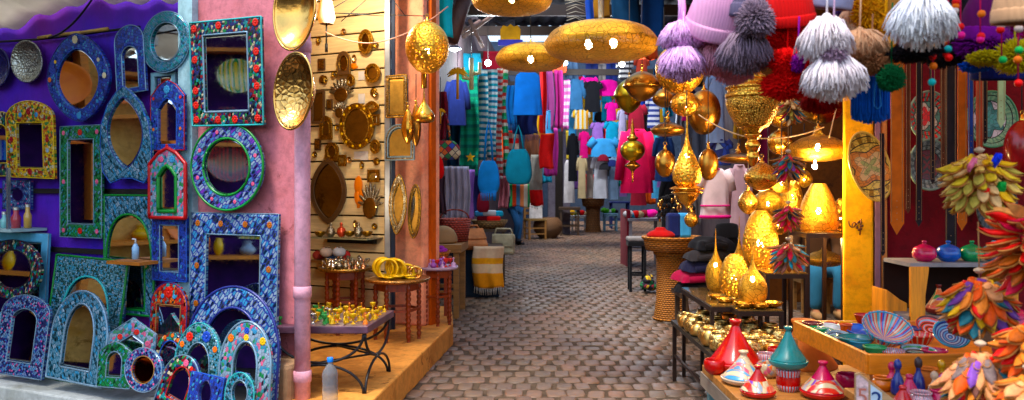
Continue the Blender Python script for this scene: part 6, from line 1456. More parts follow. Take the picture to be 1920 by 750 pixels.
p = r.location; r2 = thing('patterned_bowl', 'red and white patterned bowl under the teal tagine', 'bowl', (p.x, p.y, ztg)); MB().lathe(spline([(.04, 0), (.052, .02), (.05, .06), (.056, .1)], 4) + [(0, .1)], 28).build('bowl', bands('redwhite', (.5, .1, .1), K('wht', 'red', 'wht', 'dred'), .5, nseg=12), r2)
MB().lathe([(.053, .03), (.0555, .05), (.054, .07)], 28).build('red_band', REDG, r2)
tagine('wide red tagine with orange rays beside the teal one', 1543, 732, 3.6, 84, 68, REDG, MAGG, MAGG, RAYR)
p = W(1500, 668, 4.3); r = thing('clay_cone', 'unglazed terracotta tagine lid behind the teal tagine', 'lid', (p.x, 4.25, ztg)); MB().lathe(spline([(.17, 0), (.165, .02), (.1, .1), (.055, .17), (.05, .2), (.062, .23), (.06, .24)], 4) + [(0, .235)], 36).build('lid', TERR, r)
for k, (px, d, mt, lb) in enumerate(((1437, 4.2, RAYW, 'white and red cup behind the cream tagine'), (1458, 4.35, REDG, 'small red pot behind the teal tagine'), (1440, 3.98, RAYP, 'painted pink cup left of the teal tagine'), (1590, 3.75, MAGG, 'dark pink round pot beside the wide red tagine'), (1340, 4.05, REDG, 'low red dish at the left edge of the plank table'))):
    p = W(px, 680, d); o = MB().lathe(spline([(.03, 0), (.05, .02), (.055, .05), (.05, .07), (.044, .068), (.04, .03), (0, .015)], 4), 24).build('small_pot', mt); o.location = (p.x, d, ztg); tag(o, lb, 'pot')
# price sign
zbn = .62; p = W(1652, 775, 2.88); r = thing('price_sign', 'slanted wooden price sign with pale number cards 5 and 2', 'sign', (p.x, 2.88, zbn), R(-12))
k = S(3.05)
out = [(-.09, 0), (.09, 0), (.09, .02), (-.075, .15), (-.09, .145)]
MB().prism(out, -.012, 0).build('board', wood('sign_wood', (.45, .3, .18)), r)
MB().prism([(-.086, .01), (-.046, .01), (-.046, .118), (-.075, .142), (-.086, .138)], -.015, -.0125).build('card', plain('card_pink', (.6, .45, .45), .7, var=.4, vs=60), r)
MB().prism([(-.038, .01), (.0, .01), (.0, .082), (-.038, .11)], -.015, -.0125).build('card', plain('card_blue', (.5, .6, .7), .7), r)
def text(ch, size, x, z, y, m, parent):
    cu = bpy.data.curves.new('t', 'FONT'); cu.body = ch; cu.size = size; cu.extrude = .0006; cu.align_x = 'CENTER'
    o = bpy.data.objects.new('t', cu); COL.objects.link(o); dg = bpy.context.evaluated_depsgraph_get(); me = bpy.data.meshes.new_from_object(o.evaluated_get(dg))
    bpy.data.objects.remove(o); q = bpy.data.objects.new('number', me); COL.objects.link(q); q.parent = parent; q.location = (x, y, z); q.rotation_euler = (PI / 2, 0, 0); me.materials.clear(); me.materials.append(m); return q
text('2', .08, -.019, .03, -.0165, plain('ink_blue', (.02, .05, .18), .6), r); text('5', .08, -.066, .04, -.0165, plain('ink_red', (.5, .2, .16), .6), r)
# perfume flacons and mini tagines in the lower right
BT = [(1683, 3.15, NAVG, 0, .16), (1705, 3.05, MAGG, 1, .12), (1672, 3.3, MAGG, 0, .13), (1722, 3.15, NAVG, 0, .17), (1740, 3.3, TERR, 2, .1), (1752, 3.1, CRMG, 0, .12), (1765, 3.25, glaze('yellow', (.6, .35, .03)), 0, .14), (1693, 2.95, REDG, 1, .1), (1727, 2.95, RAYW, 2, .07), (1764, 2.95, MAGG, 2, .08), (1655, 3.4, glaze('orange', (.55, .18, .02)), 2, .06), (1780, 3.1, REDG, 2, .1)]
for k, (px, d, mt, kind, h) in enumerate(BT):
    d = min(d, 3.22); h *= .88
    p = W(px, 700, d); lb = ['tall navy', 'pink', 'rose', 'tallest navy', 'terracotta', 'cream', 'yellow', 'red', 'red and white striped', 'magenta', 'orange', 'glossy red'][k]
    r = thing(['flacon', 'mini_tagine', 'small_pot'][kind], 'tiny ' + lb + [' glass flacon behind the price sign', ' cone shaped tagine pot behind the price sign', ' round pot among the flacons'][kind], ['flacon', 'tagine', 'pot'][kind], (p.x, d, zbn))
    if kind == 0:
        MB().lathe(spline([(.018, 0), (.026, .012), (.022, h * .4), (.01, h * .6), (.009, h * .72)], 4) + [(0, h * .72)], 18).build('bottle', mt, r); MB().lathe(spline([(.011, h * .72), (.015, h * .8), (.013, h * .92), (.004, h)], 3) + [(0, h)], 14).build('stopper', mt if k != 3 else plain('dark_stopper', (.04, .02, .02), .4), r)
    elif kind == 1:
        MB().lathe([(0, 0), (.035, 0), (.046, .02), (.046, .026), (0, .026)], 22).build('dish', mt, r); MB().lathe(spline([(.042, .026), (.03, h * .45), (.012, h * .8), (.014, h * .9), (.01, h)], 4) + [(0, h)], 22).build('lid', mt, r)
    else:
        MB().lathe(spline([(.025, 0), (.042, .02), (.04, h * .7), (.03, h * .95), (.034, h), (.028, h * .98), (.03, .03), (0, .015)], 4), 22).build('pot', mt, r); MB().tube([(.035 * math.cos(t), .035 * math.sin(t), h) for t in [2 * PI * i / 20 for i in range(20)]], .004, 6, True).build('lip', mt, r)
r = thing('side_bench', 'small plank bench under the tiny flacons in the lower right', 'bench', (1.36, 2.84, 0))
MB().box((.24, .21, zbn - .015), (.5, .42, .03)).build('top', TAB, r, bevel=.004)
for a in (.03, .45):
    for b in (.03, .39): MB().box((a, b, (zbn - .03) / 2), (.035, .035, zbn - .03)).build('leg', TAB, r)
# ------------------------------------------------------------------ orange tray with painted bowls
zy = .742; ORT = wood('orange_tray', (.62, .24, .035), 0, .4)
A_ = Vector((W(1490, 606, 4.1).x, 4.1, 0)); B_ = Vector((W(1628, 668, 3.3).x, 3.3, 0)); C2 = Vector((2.18, 3.3, 0)); D2 = Vector((2.45, 4.1, 0))
tr = thing('display_tray', 'orange wooden tray stand heaped with painted bowls', 'tray', (B_.x, B_.y, 0)); o0 = Vector((B_.x, B_.y, 0))
pl = [A_ - o0, B_ - o0, C2 - o0, D2 - o0]
mb = MB(); vs = [(q.x, q.y, zy - .07) for q in pl] + [(q.x, q.y, zy - .055) for q in pl]; mb.add(vs, [(3, 2, 1, 0), (4, 5, 6, 7), (0, 1, 5, 4), (1, 2, 6, 5), (2, 3, 7, 6), (3, 0, 4, 7)]); mb.build('bottom', ORT, tr)
def board(a, b, z, h, th=.02):
    L = (b - a).length; c = (a + b) / 2; mb = MB(); mb.box((c.x, c.y, z), (L, th, h), rz=math.atan2(b.y - a.y, b.x - a.x)); return mb
for a, b in ((0, 1), (1, 2), (2, 3), (3, 0)): board(pl[a], pl[b], zy - .035, .085).build('side_board', ORT, tr, bevel=.004)
for q in ((.04, .04), (.5, .04), (.6, .7), (-.08, .7)): MB().box((q[0] + .02, q[1] + .02, (zy - .07) / 2), (.04, .04, zy - .07)).build('leg', TAB, tr)
RB1 = bands('bowl_rays', (.1, .3, .4), K('red', 'wht', 'teal', 'org', 'crm', 'red', 'wht', 'blu'), .5, nseg=9, var=.15); RB2 = bands('bowl_rings_teal', (.02, .15, .18), K('teal', 'wht', 'blk', 'teal'), .018, var=.1); RB3 = bands('bowl_rings_green', (.05, .2, .05), K('grn', 'wht', 'blk', 'wht'), .02, var=.1); RB4 = bands('bowl_rings_blue', (.1, .25, .35), K('lbl', 'nav', 'wht', 'nav'), .022, var=.1); RB5 = bands('bowl_red_dots', (.4, .04, .03), K('red', 'red', 'crm', 'red'), .5, nseg=16, var=.2)
def bowl(label, px, py, d, wpx, h, mt, tilt=0, rz=0, z=None, rimc=None, name='painted_bowl'):
    p = W(px, py, d); R0 = wpx / 2 * S(d); zz = zy - .028 if z is None else z
    if z is None and px < 1625: wpx *= 1.3
    r = thing(name, label, 'bowl', (p.x, d, zz), rz, rx=tilt)
    MB().lathe(spline([(R0 * .4, 0), (R0 * .75, h * .35), (R0, h), (R0 * .96, h * 1.01), (R0 * .7, h * .42), (R0 * .38, .01), (0, .006)], 5), 44).build('bowl', mt, r)
    MB().tube([(R0 * .985 * math.cos(t), R0 * .985 * math.sin(t), h) for t in [2 * PI * i / 44 for i in range(44)]], .0045, 6, True).build('rim', rimc or mt, r); return r
bowl('largest bowl with red white and blue rays standing up in the tray', 1657, 660, 3.55, 88, .07, RB1, .55, 0, zy + .02, TURG)
bowl('teal ringed bowl lying left of the largest rayed bowl', 1605, 655, 3.6, 66, .045, TEALG)
bowl('tilted blue and white ringed plate at the right of the tray', 1781, 655, 3.5, 62, .035, RB4, .8, -.2, zy + .035, TURG)
bowl('red and white patterned bowl stacked right of the rayed bowl', 1722, 650, 3.6, 56, .05, RB5, 0, 0, zy - .02)
bowl('green ringed shallow bowl at the tray front', 1722, 668, 3.42, 62, .035, RB3, .12, 0, zy - .035)
bowl('small green bowl at the front corner of the tray', 1640, 675, 3.42, 40, .04, GRNG)
bowl('pale pink striped shallow bowl at the front of the tray', 1672, 680, 3.4, 44, .028, RAYW)
bowl('blue rimmed dish behind the largest rayed bowl', 1610, 625, 3.85, 52, .04, BLUG, .2)
bowl('white oval dish at the back of the tray', 1556, 615, 3.95, 44, .03, glaze('white', (.55, .55, .52)), .15)
bowl('green leaf dish at the left of the tray', 1533, 617, 3.92, 34, .03, GRNG)
bowl('dark striped dish in the middle of the tray', 1572, 632, 3.75, 44, .03, bands('dkstripe', (.1, .1, .1), K('blk', 'wht', 'grn', 'wht'), .015), .2)
bowl('orange cup shaped bowl behind the dark striped dish', 1586, 610, 3.85, 22, .06, glaze('orangered', (.6, .12, .02)))
bowl('red bowl at the far back of the tray', 1622, 600, 4.02, 38, .05, REDG, 0, 0, zy)
bowl('dark brown bowl at the back left corner of the tray', 1524, 603, 4.02, 36, .04, BRNG, 0, 0, zy - .03)
bowl('flat red dish beside the brown bowl', 1556, 600, 4.05, 32, .03, REDG, 0, 0, zy - .03)
bowl('teal bowl lying low behind the green bowl', 1612, 668, 3.55, 40, .04, TURG)
bowl('small orange saucer in the middle of the tray', 1590, 640, 3.72, 30, .025, glaze('orange2', (.65, .2, .03)))
bowl('white dish with dark rim behind the rayed bowl', 1640, 628, 3.9, 50, .03, bands('whiterim', (.5, .5, .5), K('wht', 'wht', 'nav'), .05), .1)
bowl('dark blue bowl behind the red patterned one', 1700, 632, 3.85, 48, .045, NAVG)
bowl('red ringed plate leaning at the back right of the tray', 1745, 628, 3.85, 56, .03, bands('redring', (.4, .05, .04), K('red', 'wht', 'red', 'blk'), .024), .6, 0, zy)
bowl('turquoise shallow bowl at the left front edge', 1585, 652, 3.68, 36, .03, bands('turqring', (.03, .2, .25), K('teal', 'wht', 'teal'), .02), .1)
bowl('yellow bowl with dots at the back of the tray', 1590, 603, 4.0, 30, .04, glaze('yellow2', (.65, .4, .05)))
bowl('white and green striped dish at the left side', 1545, 624, 3.86, 36, .03, bands('greenstripe', (.3, .4, .3), K('wht', 'grn', 'wht'), .018), .15)
bowl('magenta dish low at the right front of the tray', 1752, 676, 3.4, 44, .03, MAGG)
# ------------------------------------------------------------------ shelf unit with pots
SHW = wood('pine_shelf', (.72, .34, .08), 2); GRYS = plain('grey_shelf', (.24, .24, .26), .5)
sd_ = 4.45; a = W(1707, 493, sd_); b = W(1900, 493, sd_); zs = a.z; w = b.x - a.x
r = thing('shelf_unit', 'pine shelf unit with grey boards behind the slipper bunches', 'shelf unit', (a.x, sd_, 0))
prof = [(0, 0), (.13, 0), (.15, zs * .4), (.12, zs * .5), (.155, zs * .6), (.12, zs * .72), (.12, zs * .82), (.15, zs * .96), (.15, zs - .02), (0, zs - .02)]
MB().prism([(x * .65, z) for x, z in prof], -.01, .015).build('side_panel', SHW, r)
MB().box((w + .02, .16, zs / 2), (.03, .3, zs - .02)).build('side_panel', SHW, r)
for z in (zs - .012, W(1750, 598, sd_).z, .25): MB().box((w / 2 + .02, .16, z), (w + .04, .32, .022)).build('shelf_board', GRYS, r)
MB().box((w / 2, .325, zs / 2), (w, .01, zs - .03)).build('back_panel', plain('shelf_back', (.02, .008, .006), .8), r)
def lidpot(label, px, d, z, wpx, mt, rz=0):
    p = W(px, 470, d); R0 = wpx / 2 * S(d); r = thing('lidded_pot', label, 'pot', (p.x, d, z))
    MB().lathe(spline([(R0 * .55, 0), (R0 * .95, R0 * .35), (R0, R0 * .75), (R0 * .92, R0)], 5) + [(0, R0 * .98)], 32).build('pot', mt, r)
    MB().lathe(spline([(R0 * .98, R0 * 1.0), (R0 * .8, R0 * 1.25), (R0 * .3, R0 * 1.5), (R0 * .15, R0 * 1.56), (R0 * .22, R0 * 1.75), (R0 * .15, R0 * 1.85)], 4) + [(0, R0 * 1.86)], 32).build('lid', mt, r)
for px, mt, lb in ((1733, MAGG, 'pink glazed lidded pot at the left of the shelf unit'), (1778, BLUG, 'blue glazed lidded pot behind the black belt'), (1822, GRNG, 'green glazed lidded pot below the yellow slipper bunch'), (1864, TURG, 'turquoise lidded pot at the right of the shelf unit')): lidpot(lb, px, sd_ + .1, zs, 42, mt)
tagine('dark red tagine with pale rays inside the shelf unit', 1760, 590, sd_ + .1, 50, 56, BRNG, RAYR, BRNG, z=W(1750, 598, sd_).z + .011)
# orange wooden step blocks
p = W(1664, 590, 4.75); r = thing('wood_block', 'orange wooden bracket block by the yellow pillar foot', 'block', (p.x, 4.75, 0)); zz = W(1664, 545, 4.75).z
MB().prism([(-.05, 0), (.07, 0), (.07, zz - .06), (.03, zz - .04), (-.05, zz + .02)], -.1, .1).build('block', SHW, r, bevel=.006)
# ------------------------------------------------------------------ plates and belts on the maroon wall
def wp(label, x0, x1, y0, y1, mt, d, roll=0, yaw=0, rim=None): return wall_plate('wall_plate', label, 'plate', x0, x1, y0, y1, mt, 0, roll, yaw, .025, rim, False, d)
PL1 = bands('plate_red_green', (.05, .2, .12), K('red', 'grn', 'red', 'crm', 'teal', 'red'), .05, nseg=6, var=.15, rough=.2); PL1 = platem('plate_rg', (.16, .34, .28), ((.24, .38, .32), (.85, .03, .03)), [(.9, .02, .03), (.9, .02, .03), (.8, .7, .6)], 5, .13)
wp('red and green flowered plate hanging behind the dark belts', 1700, 1776, 172, 264, PL1, 5.05, 0, .2, plain('rim_sage', (.25, .35, .28), .3))
wp('dark grey green ringed plate below the red flowered plate', 1700, 1778, 262, 356, platem('plate_grey', (.16, .03, .05), ((.34, .4, .38), (.12, .16, .16)), [(.2, .01, .02), (.03, .03, .03), (.2, .01, .02)], 4, .13), 5.03, 0, .2, plain('rim_sage', 0))
wp('pale green and white flower plate at the upper right', 1808, 1902, 172, 276, platem('plate_sage', (.66, .62, .7), ((.3, .5, .34), (.2, .4, .28)), [(.1, .35, .33), (.12, .33, .35), (.05, .2, .2)], 6, .16), 5.0, 0, .15, plain('rim_green', (.1, .28, .16), .3))
wp('black ringed plate behind the yellow slipper bunch', 1826, 1904, 335, 440, platem('plate_black', (.02, .02, .025), ((.1, .1, .11), (.02, .02, .02)), [(.02, .02, .03), (.15, .15, .16), (.02, .02, .03)], 5, .15), 4.95, 0, .15)
r, w_, h_ = wall_plate('wall_plate', 'tilted oval yellow plate with black carved pattern on the yellow pillar', 'plate', 1596, 1668, 246, 378, platem('plate_yellow', (.92, .66, .2), ((.92, .66, .2), (.4, .24, .06)), [(.5, .5, .2), (.85, .6, .3), (.8, .35, .12)], 4, .2, (.08, .05, .02)), 0, -.28, -.5, .03, plain('rim_ochre', (.6, .42, .12), .35), False, 4.95)
def belt(label, px, y0, y1, wpx, d, mt, name='leather_belt', point=True):
    p = W(px, y1, d); w = wpx * S(d); h = (y1 - y0) * S(d); r = thing(name, label, 'belt', p, rnd.uniform(-.15, .15))
    out = [(-w / 2, w * .9), (0, 0), (w / 2, w * .9), (w / 2, h), (-w / 2, h)] if point else [(-w / 2, 0), (w / 2, 0), (w / 2, h), (-w / 2, h)]
    mb = MB(); mb.prism([(x + .006 * math.sin(z * 7), z) for x, z in out], -.005, 0); mb.build('strap', mt, r)
    mb = MB()
    for s_ in (-1, 1): mb.tube([(s_ * w * .4, -.006, w), (s_ * w * .4, -.006, h)], .0016, 4)
    for k in range(4): mb.ball((0, -.006, w * 1.2 + k * .035), (.003, .002, .003), 6, 4)
    mb.build('stitching', plain('stitch', (.3, .2, .12), .7), r)
TANL = plain('tan_leather', (.42, .13, .04), .75, var=.3, bump=.3); BLKL = plain('black_leather', (.016, .012, .016), .75, var=.4, bump=.3); BRNL = plain('brown_leather', (.1, .035, .02), .75, var=.3, bump=.3)
for px, y0, y1, w_, mt, lb in ((1681, 100, 440, 24, TANL, 'wide tan leather belt hanging nearest the yellow pillar'), (1702, 90, 400, 9, BRNL, 'thin brown belt beside the wide tan one'), (1722, 90, 425, 12, BLKL, 'black leather belt over the red flowered plate'), (1748, 95, 345, 8, BLKL, 'thin black belt over the right of the red plate'), (1782, 90, 500, 20, BLKL, 'long wide black belt ending above the shelf pots'), (1803, 110, 432, 17, TANL, 'second tan belt right of the long black one'), (1820, 130, 300, 10, plain('blue_leather', (.02, .06, .3), .5), 'blue strap beside the sage flower plate'), (1836, 135, 290, 12, plain('rust_leather', (.35, .06, .03), .5), 'rust red strap above the yellow slippers'), (1846, 140, 270, 9, BLKL, 'short black strap right of the rust one'), (1876, 140, 240, 14, plain('mint_leather', (.4, .55, .35), .5), 'pale mint strap at the upper right'), (1768, 90, 330, 8, BRNL, 'narrow dark brown strap left of the long black belt'), (1655, 250, 480, 8, BLKL, 'thin dark strap beside the yellow pillar edge')):
    belt(lb, px, y0, y1, w_, 4.55 + rnd.uniform(0, .1), mt)
p0 = W(1640, 105, 4.7); p1 = W(1930, 118, 4.6); r = thing('hanging_rail', 'dark rail the leather belts hang from', 'rail', p0); MB().tube([(0, 0, 0), p1 - p0], .012, 8).build('rail', IR, r)
lantern('red glazed globe pot at the right edge by the plates', 1916, 225, 330, 60, 4.4, 'sphere', glaze('deepred', (.25, .015, .02)), 0, .3)
for k, (px, py, d, rr) in enumerate(((1895, 600, 3.2, 52), (1902, 655, 2.9, 56))):
    lidpot(['upper dark red lidded pot stacked at the right edge', 'lower glossy red lidded pot at the right edge'][k], px, d, W(px, py + 26, d).z, rr * 1.3, MAGG if k == 0 else REDG)
r = thing('side_shelf', 'dark plank carrying the red pots at the right edge', 'shelf', (W(1905, 640, 3.1).x + .15, 3.05, 0))
zq = W(1895, 626, 3.2).z - .012; zr = W(1902, 681, 2.9).z - .012
MB().box((0, .2, zq - .01), (.5, .3, .02)).build('board', DKW, r); MB().box((0, -.12, zr - .01), (.5, .3, .02)).build('board', DKW, r)
MB().box((.27, .05, zq / 2), (.03, .6, zq)).build('side_panel', DKW, r)
# ------------------------------------------------------------------ strings of slippers and little bunches
def slipper_mb(L, w, curl=.3):
    mb = MB(); n = 10; m = 9; vs = []; fs = []
    for i in range(n + 1):
        t = i / n; hw = w * ((.72 + .28 * math.sin(PI * min(t / .55, 1) * .5)) if t < .55 else max(0, 1 - ((t - .55) / .45) ** 1.7))
        hw = max(hw, .0012); z = -L * t; y = -curl * L * max(0, t - .6) ** 2 * 2.5
        for j in range(m):
            q = 2 * PI * j / m
            vs.append((hw * math.cos(q), y + min(hw, w) * .5 * math.sin(q), z))
    for i in range(n):
        for j in range(m): fs.append((i * m + j, i * m + (j + 1) % m, (i + 1) * m + (j + 1) % m, (i + 1) * m + j))
    fs.append(tuple(range(m))[::-1]); mb.add(vs, fs, True)
    so = []                                             # flat sole standing proud of the upper
    for i in range(n + 1):
        t = i / n; hw = max(.001, w * 1.04 * ((.74 + .26 * math.sin(PI * min(t / .55, 1) * .5)) if t < .55 else max(0, 1 - ((t - .55) / .45) ** 1.7))); so.append((hw, .3 * w - curl * L * max(0, t - .6) ** 2 * 2.5, -L * 1.02 * t))
    vs = []; fs = []
    for hw, y, z in so: vs += [(-hw, y, z), (hw, y, z), (hw, y + .0035, z), (-hw, y + .0035, z)]
    for i in range(n):
        for j in range(4): fs.append((i * 4 + j, i * 4 + (j + 1) % 4, i * 4 + 4 + (j + 1) % 4, i * 4 + 4 + j))
    mb.add(vs, fs, False)
    mb.tube([(w * .55 * math.cos(q), -w * .42 + .25 * w * math.sin(q), -L * .2 + L * .13 * math.sin(q)) for q in [2 * PI * i / 12 for i in range(12)]], .0016, 4, True); return mb
SOLE = plain('slipper_sole', (.45, .22, .09), .7, var=.3, vs=40)
def two_tone(o):
    o.data.materials.append(SOLE); nf = len(o.data.polygons)
    for k in range(91, nf): o.data.polygons[k].material_index = 1
def lea(n, c): return plain('sl_' + n, c, .55, var=.35, vs=30, bump=.4, bs=120)
def bunch(label, cx, y0, y1, wpx, d, cols, n, L=.07, w=.018, rows=5, cordlen=.3, name='slipper_bunch', cat='slippers', part='slipper', squash=.75, droop=1.0):
    top = W(cx, y0, d); H = (y1 - y0) * S(d); Rm = wpx / 2 * S(d)
    r = thing(name, label, cat, top, 0); meshes = {}
    k = 0; rg = random.Random(cx)
    tot = int(min(n * 1.4, 94)); cz = -H * .42
    for i in range(tot):
        t = (i + .5) / tot; th = R(12) + R(128) * t ** .8; q = i * 2.39996 + rg.uniform(-.15, .15)
        dv = Vector((math.sin(th) * math.cos(q), math.sin(th) * math.sin(q) * squash, math.cos(th)))
        pt = (dv * (1.0 if t > .15 else .6) + Vector((0, 0, -droop * (.55 + .5 * (1 - t)))) + Vector((rg.uniform(-.22, .22), rg.uniform(-.2, .2), rg.uniform(-.15, .15)))).normalized()
        s_ = rg.uniform(.82, 1.15); root = Vector((dv.x * (Rm - L * .55) * rg.uniform(.7, 1.05), dv.y * (Rm - L * .55) * rg.uniform(.7, 1.05), cz + dv.z * max(.2 * H, H * .5 - L * .45)))
        c = rg.choice(cols)
        if c not in meshes: meshes[c] = slipper_mb(L, w, rg.uniform(.1, .5)).build(part, c, r); o = meshes[c]; two_tone(o)
        else: o = meshes[c].copy(); COL.objects.link(o); o.parent = r
        o.location = root
        zax = -pt; out_ = Vector((dv.x, dv.y, .25)); yax = -(out_ - zax * out_.dot(zax)); yax = yax.normalized() if yax.length > 1e-4 else Vector((0, 1, 0)); xax = yax.cross(zax)
        Mx = Matrix((xax, yax, zax)).transposed(); o.rotation_euler = (Mx @ Matrix.Rotation(rg.uniform(-.6, .6), 3, 'Z')).to_euler(); o.scale = (s_,) * 3
    MB().tube([(0, 0, -H * .8), (0, 0, 0), (rg.uniform(-.004, .004), 0, cordlen)], .0022, 6).build('cord', plain('cord_brown', (.25, .14, .07), .8), r)
    MB().lathe(spline([(.004, .012), (.014, .006), (.016, 0), (.008, -.008)], 3), 12).build('ring', plain('ring_bead', (.5, .4, .3), .5), r); return r
YL = [lea('yel', (.72, .42, .05)), lea('yel2', (.62, .46, .1)), lea('yel3', (.7, .48, .18)), lea('olive', (.4, .33, .1)), lea('yel', 0), lea('yel2', 0), lea('sand', (.62, .42, .22))]
OR_ = [lea('or1', (.72, .13, .02)), lea('or2', (.68, .24, .08)), lea('or1', 0), lea('peach', (.7, .34, .18)), lea('red1', (.6, .04, .02)), lea('yel', 0), lea('tealdk', (.03, .14, .17)), lea('purple', (.14, .05, .22))]
RD = [lea('red1', 0), lea('or1', 0), lea('crim', (.5, .02, .07)), lea('brn', (.35, .1, .03)), lea('red2', (.7, .07, .03)), lea('red1', 0)]
PT = [lea('peach', 0), lea('tan', (.55, .27, .14)), lea('peach2', (.66, .3, .17)), lea('brown2', (.2, .09, .07)), lea('tealdk', 0), lea('violet2', (.2, .08, .34)), lea('peach', 0), lea('tan', 0), lea('peach2', 0), lea('or2', 0), lea('greybrown', (.2, .15, .14)), lea('or1', 0), lea('red1', 0)]
r = bunch('bunch of yellow leather slippers hanging before the plates', 1836, 282, 412, 136, 2.75, YL, 68, .068, .017, 6, .5)
for q, c in ((0, lea('blue1', (.01, .05, .6))), (1, lea('green1', (.02, .32, .08))), (2, lea('red1', 0)), (3, lea('pink1', (.65, .2, .3)))):
    o = slipper_mb(.05, .014).build('slipper', c, r); o.location = ((.02, .03, -.02, -.06)[q], -.085, (-.015, -.11, -.13, -.03)[q]); o.rotation_euler = (.5, 0, (.3, -.2, .4, .8)[q])
bunch('bunch of orange suede slippers below the yellow bunch', 1836, 508, 628, 134, 2.6, OR_, 60, .082, .021, 5, .16, droop=1.4)
bunch('bunch of peach and tan slippers at the bottom right corner', 1838, 645, 790, 150, 2.3, PT, 66, .085, .018, 6, .04, droop=1.5)
bunch('bunch of long red and orange pointed slippers at the right edge', 1942, 392, 560, 150, 2.35, RD, 68, .095, .016, 6, .6, squash=.9, droop=.5)
bunch('bunch of orange red slippers low at the right edge', 1935, 590, 720, 110, 2.2, [lea('or1', 0), lea('red1', 0), lea('brn', 0), lea('or2', 0)], 40, .075, .019, 5, .4)
bunch('large bunch of orange slippers at the very corner of the picture', 1930, 690, 800, 110, 2.1, [lea('or1', 0), lea('or2', 0), lea('peach', 0)], 36, .07, .019, 4, .3)
DK = [lea('blk', (.02, .02, .025)), lea('tealdk', 0), lea('crim', 0), lea('olive', 0), lea('sand', 0)]
bunch('small dark feathery slipper bunch under the red pompom', 1484, 178, 236, 44, 4.4, DK, 30, .06, .011, 4, .3)
bunch('small purple and red slipper bunch beside the broad drum lamp', 1478, 284, 342, 52, 4.5, [lea('purple', 0), lea('crim', 0), lea('blk', 0), lea('tealdk', 0), lea('brown2', 0)], 34, .07, .012, 4, .4)
bunch('small crimson slipper bunch before the glowing cone lantern', 1478, 380, 432, 46, 4.7, [lea('crim', 0), lea('red1', 0), lea('blk', 0), lea('pink2', (.6, .03, .16))], 30, .07, .012, 4, .25)
bunch('teal and brown slipper bunch hanging before the middle stand', 1478, 448, 512, 64, 4.7, [lea('tealdk', 0), lea('brown2', 0), lea('tan', 0), lea('crim', 0), lea('teal3', (.03, .25, .32))], 34, .08, .014, 4, .2)

# ------------------------------------------------------------------ pompoms and knitted hats
def yarn(n, c): return plain('yarn_' + n, c, .95, var=.14, vs=40)
def pom_mb(rx, rz, n=700, droop=0, w=.0035, seed=0, cone=0):
    rg = random.Random(seed); mb = MB(); vs = []; fs = []
    for i in range(n):
        z = 1 - 2 * (i + .5) / n; q = i * 2.39996 + rg.uniform(-.1, .1); s = math.sqrt(max(0, 1 - z * z))
        if cone and z > .55: continue
        d = Vector((s * math.cos(q), s * math.sin(q), z)); k = rg.uniform(.74, 1.18) * (1 + .16 * math.sin(3.1 * q + seed + 2 * z) * math.sin(4.3 * z + seed))
        tip = Vector((d.x * rx * k, d.y * rx * k, d.z * rz * k))
        if droop: tip.z -= droop * (s ** 1.5) * k * rg.uniform(.7, 1.2)
        if cone:
            f = (1 - (z + 1) / 2) ; tip.x *= .25 + .85 * f; tip.y *= .25 + .85 * f
        root = tip * .45 + Vector((rg.uniform(-.1, .1) * rx, rg.uniform(-.1, .1) * rx, 0)); mid = root.lerp(tip, .6) + Vector((rg.uniform(-.06, .06) * rx, rg.uniform(-.06, .06) * rx, rg.uniform(-.03, .05) * rz))
        a = d.cross(Vector((rg.uniform(-1, 1), rg.uniform(-1, 1), rg.uniform(-1, 1)))); a.normalize(); a *= w; b = a.cross(d).normalized() * w
        o = len(vs)
        for c_, sc_ in ((root, 1.6), (mid, 1.5), (tip, .75)): vs += [c_ + a * sc_, c_ - a * sc_ * .5 + b * sc_, c_ - a * sc_ * .5 - b * sc_]
        for l in (0, 3):
            for j in range(3): fs.append((o + l + j, o + l + (j + 1) % 3, o + l + 3 + (j + 1) % 3, o + l + 3 + j))
        fs.append((o + 6, o + 7, o + 8))
    mb.add(vs, fs, True); mb.ball((0, 0, -droop * .35), (rx * (.5 if cone else .72), rx * (.5 if cone else .72), rz * .68), 14, 10); return mb
def pompom(label, cx, y0, y1, wpx, d, m, droop=0, n=800, cord=.12, cone=0, group=None, w=.0017):
    p = W(cx, (y0 + y1) / 2, d); rx = wpx / 2 * S(d) * 1.06; rz = (y1 - y0) / 2 * S(d) * 1.08; n = int(n * 3.0)
    r = thing('pompom', label, 'pompom', p, 0, group)
    pom_mb(rx, rz, n, droop, w, int(cx * 7 + y0), cone).build('yarn_ball', m, r)
    MB().tube([(0, 0, rz * .5), (.004, 0, rz + cord)], .0026, 6).build('cord', m, r); return r
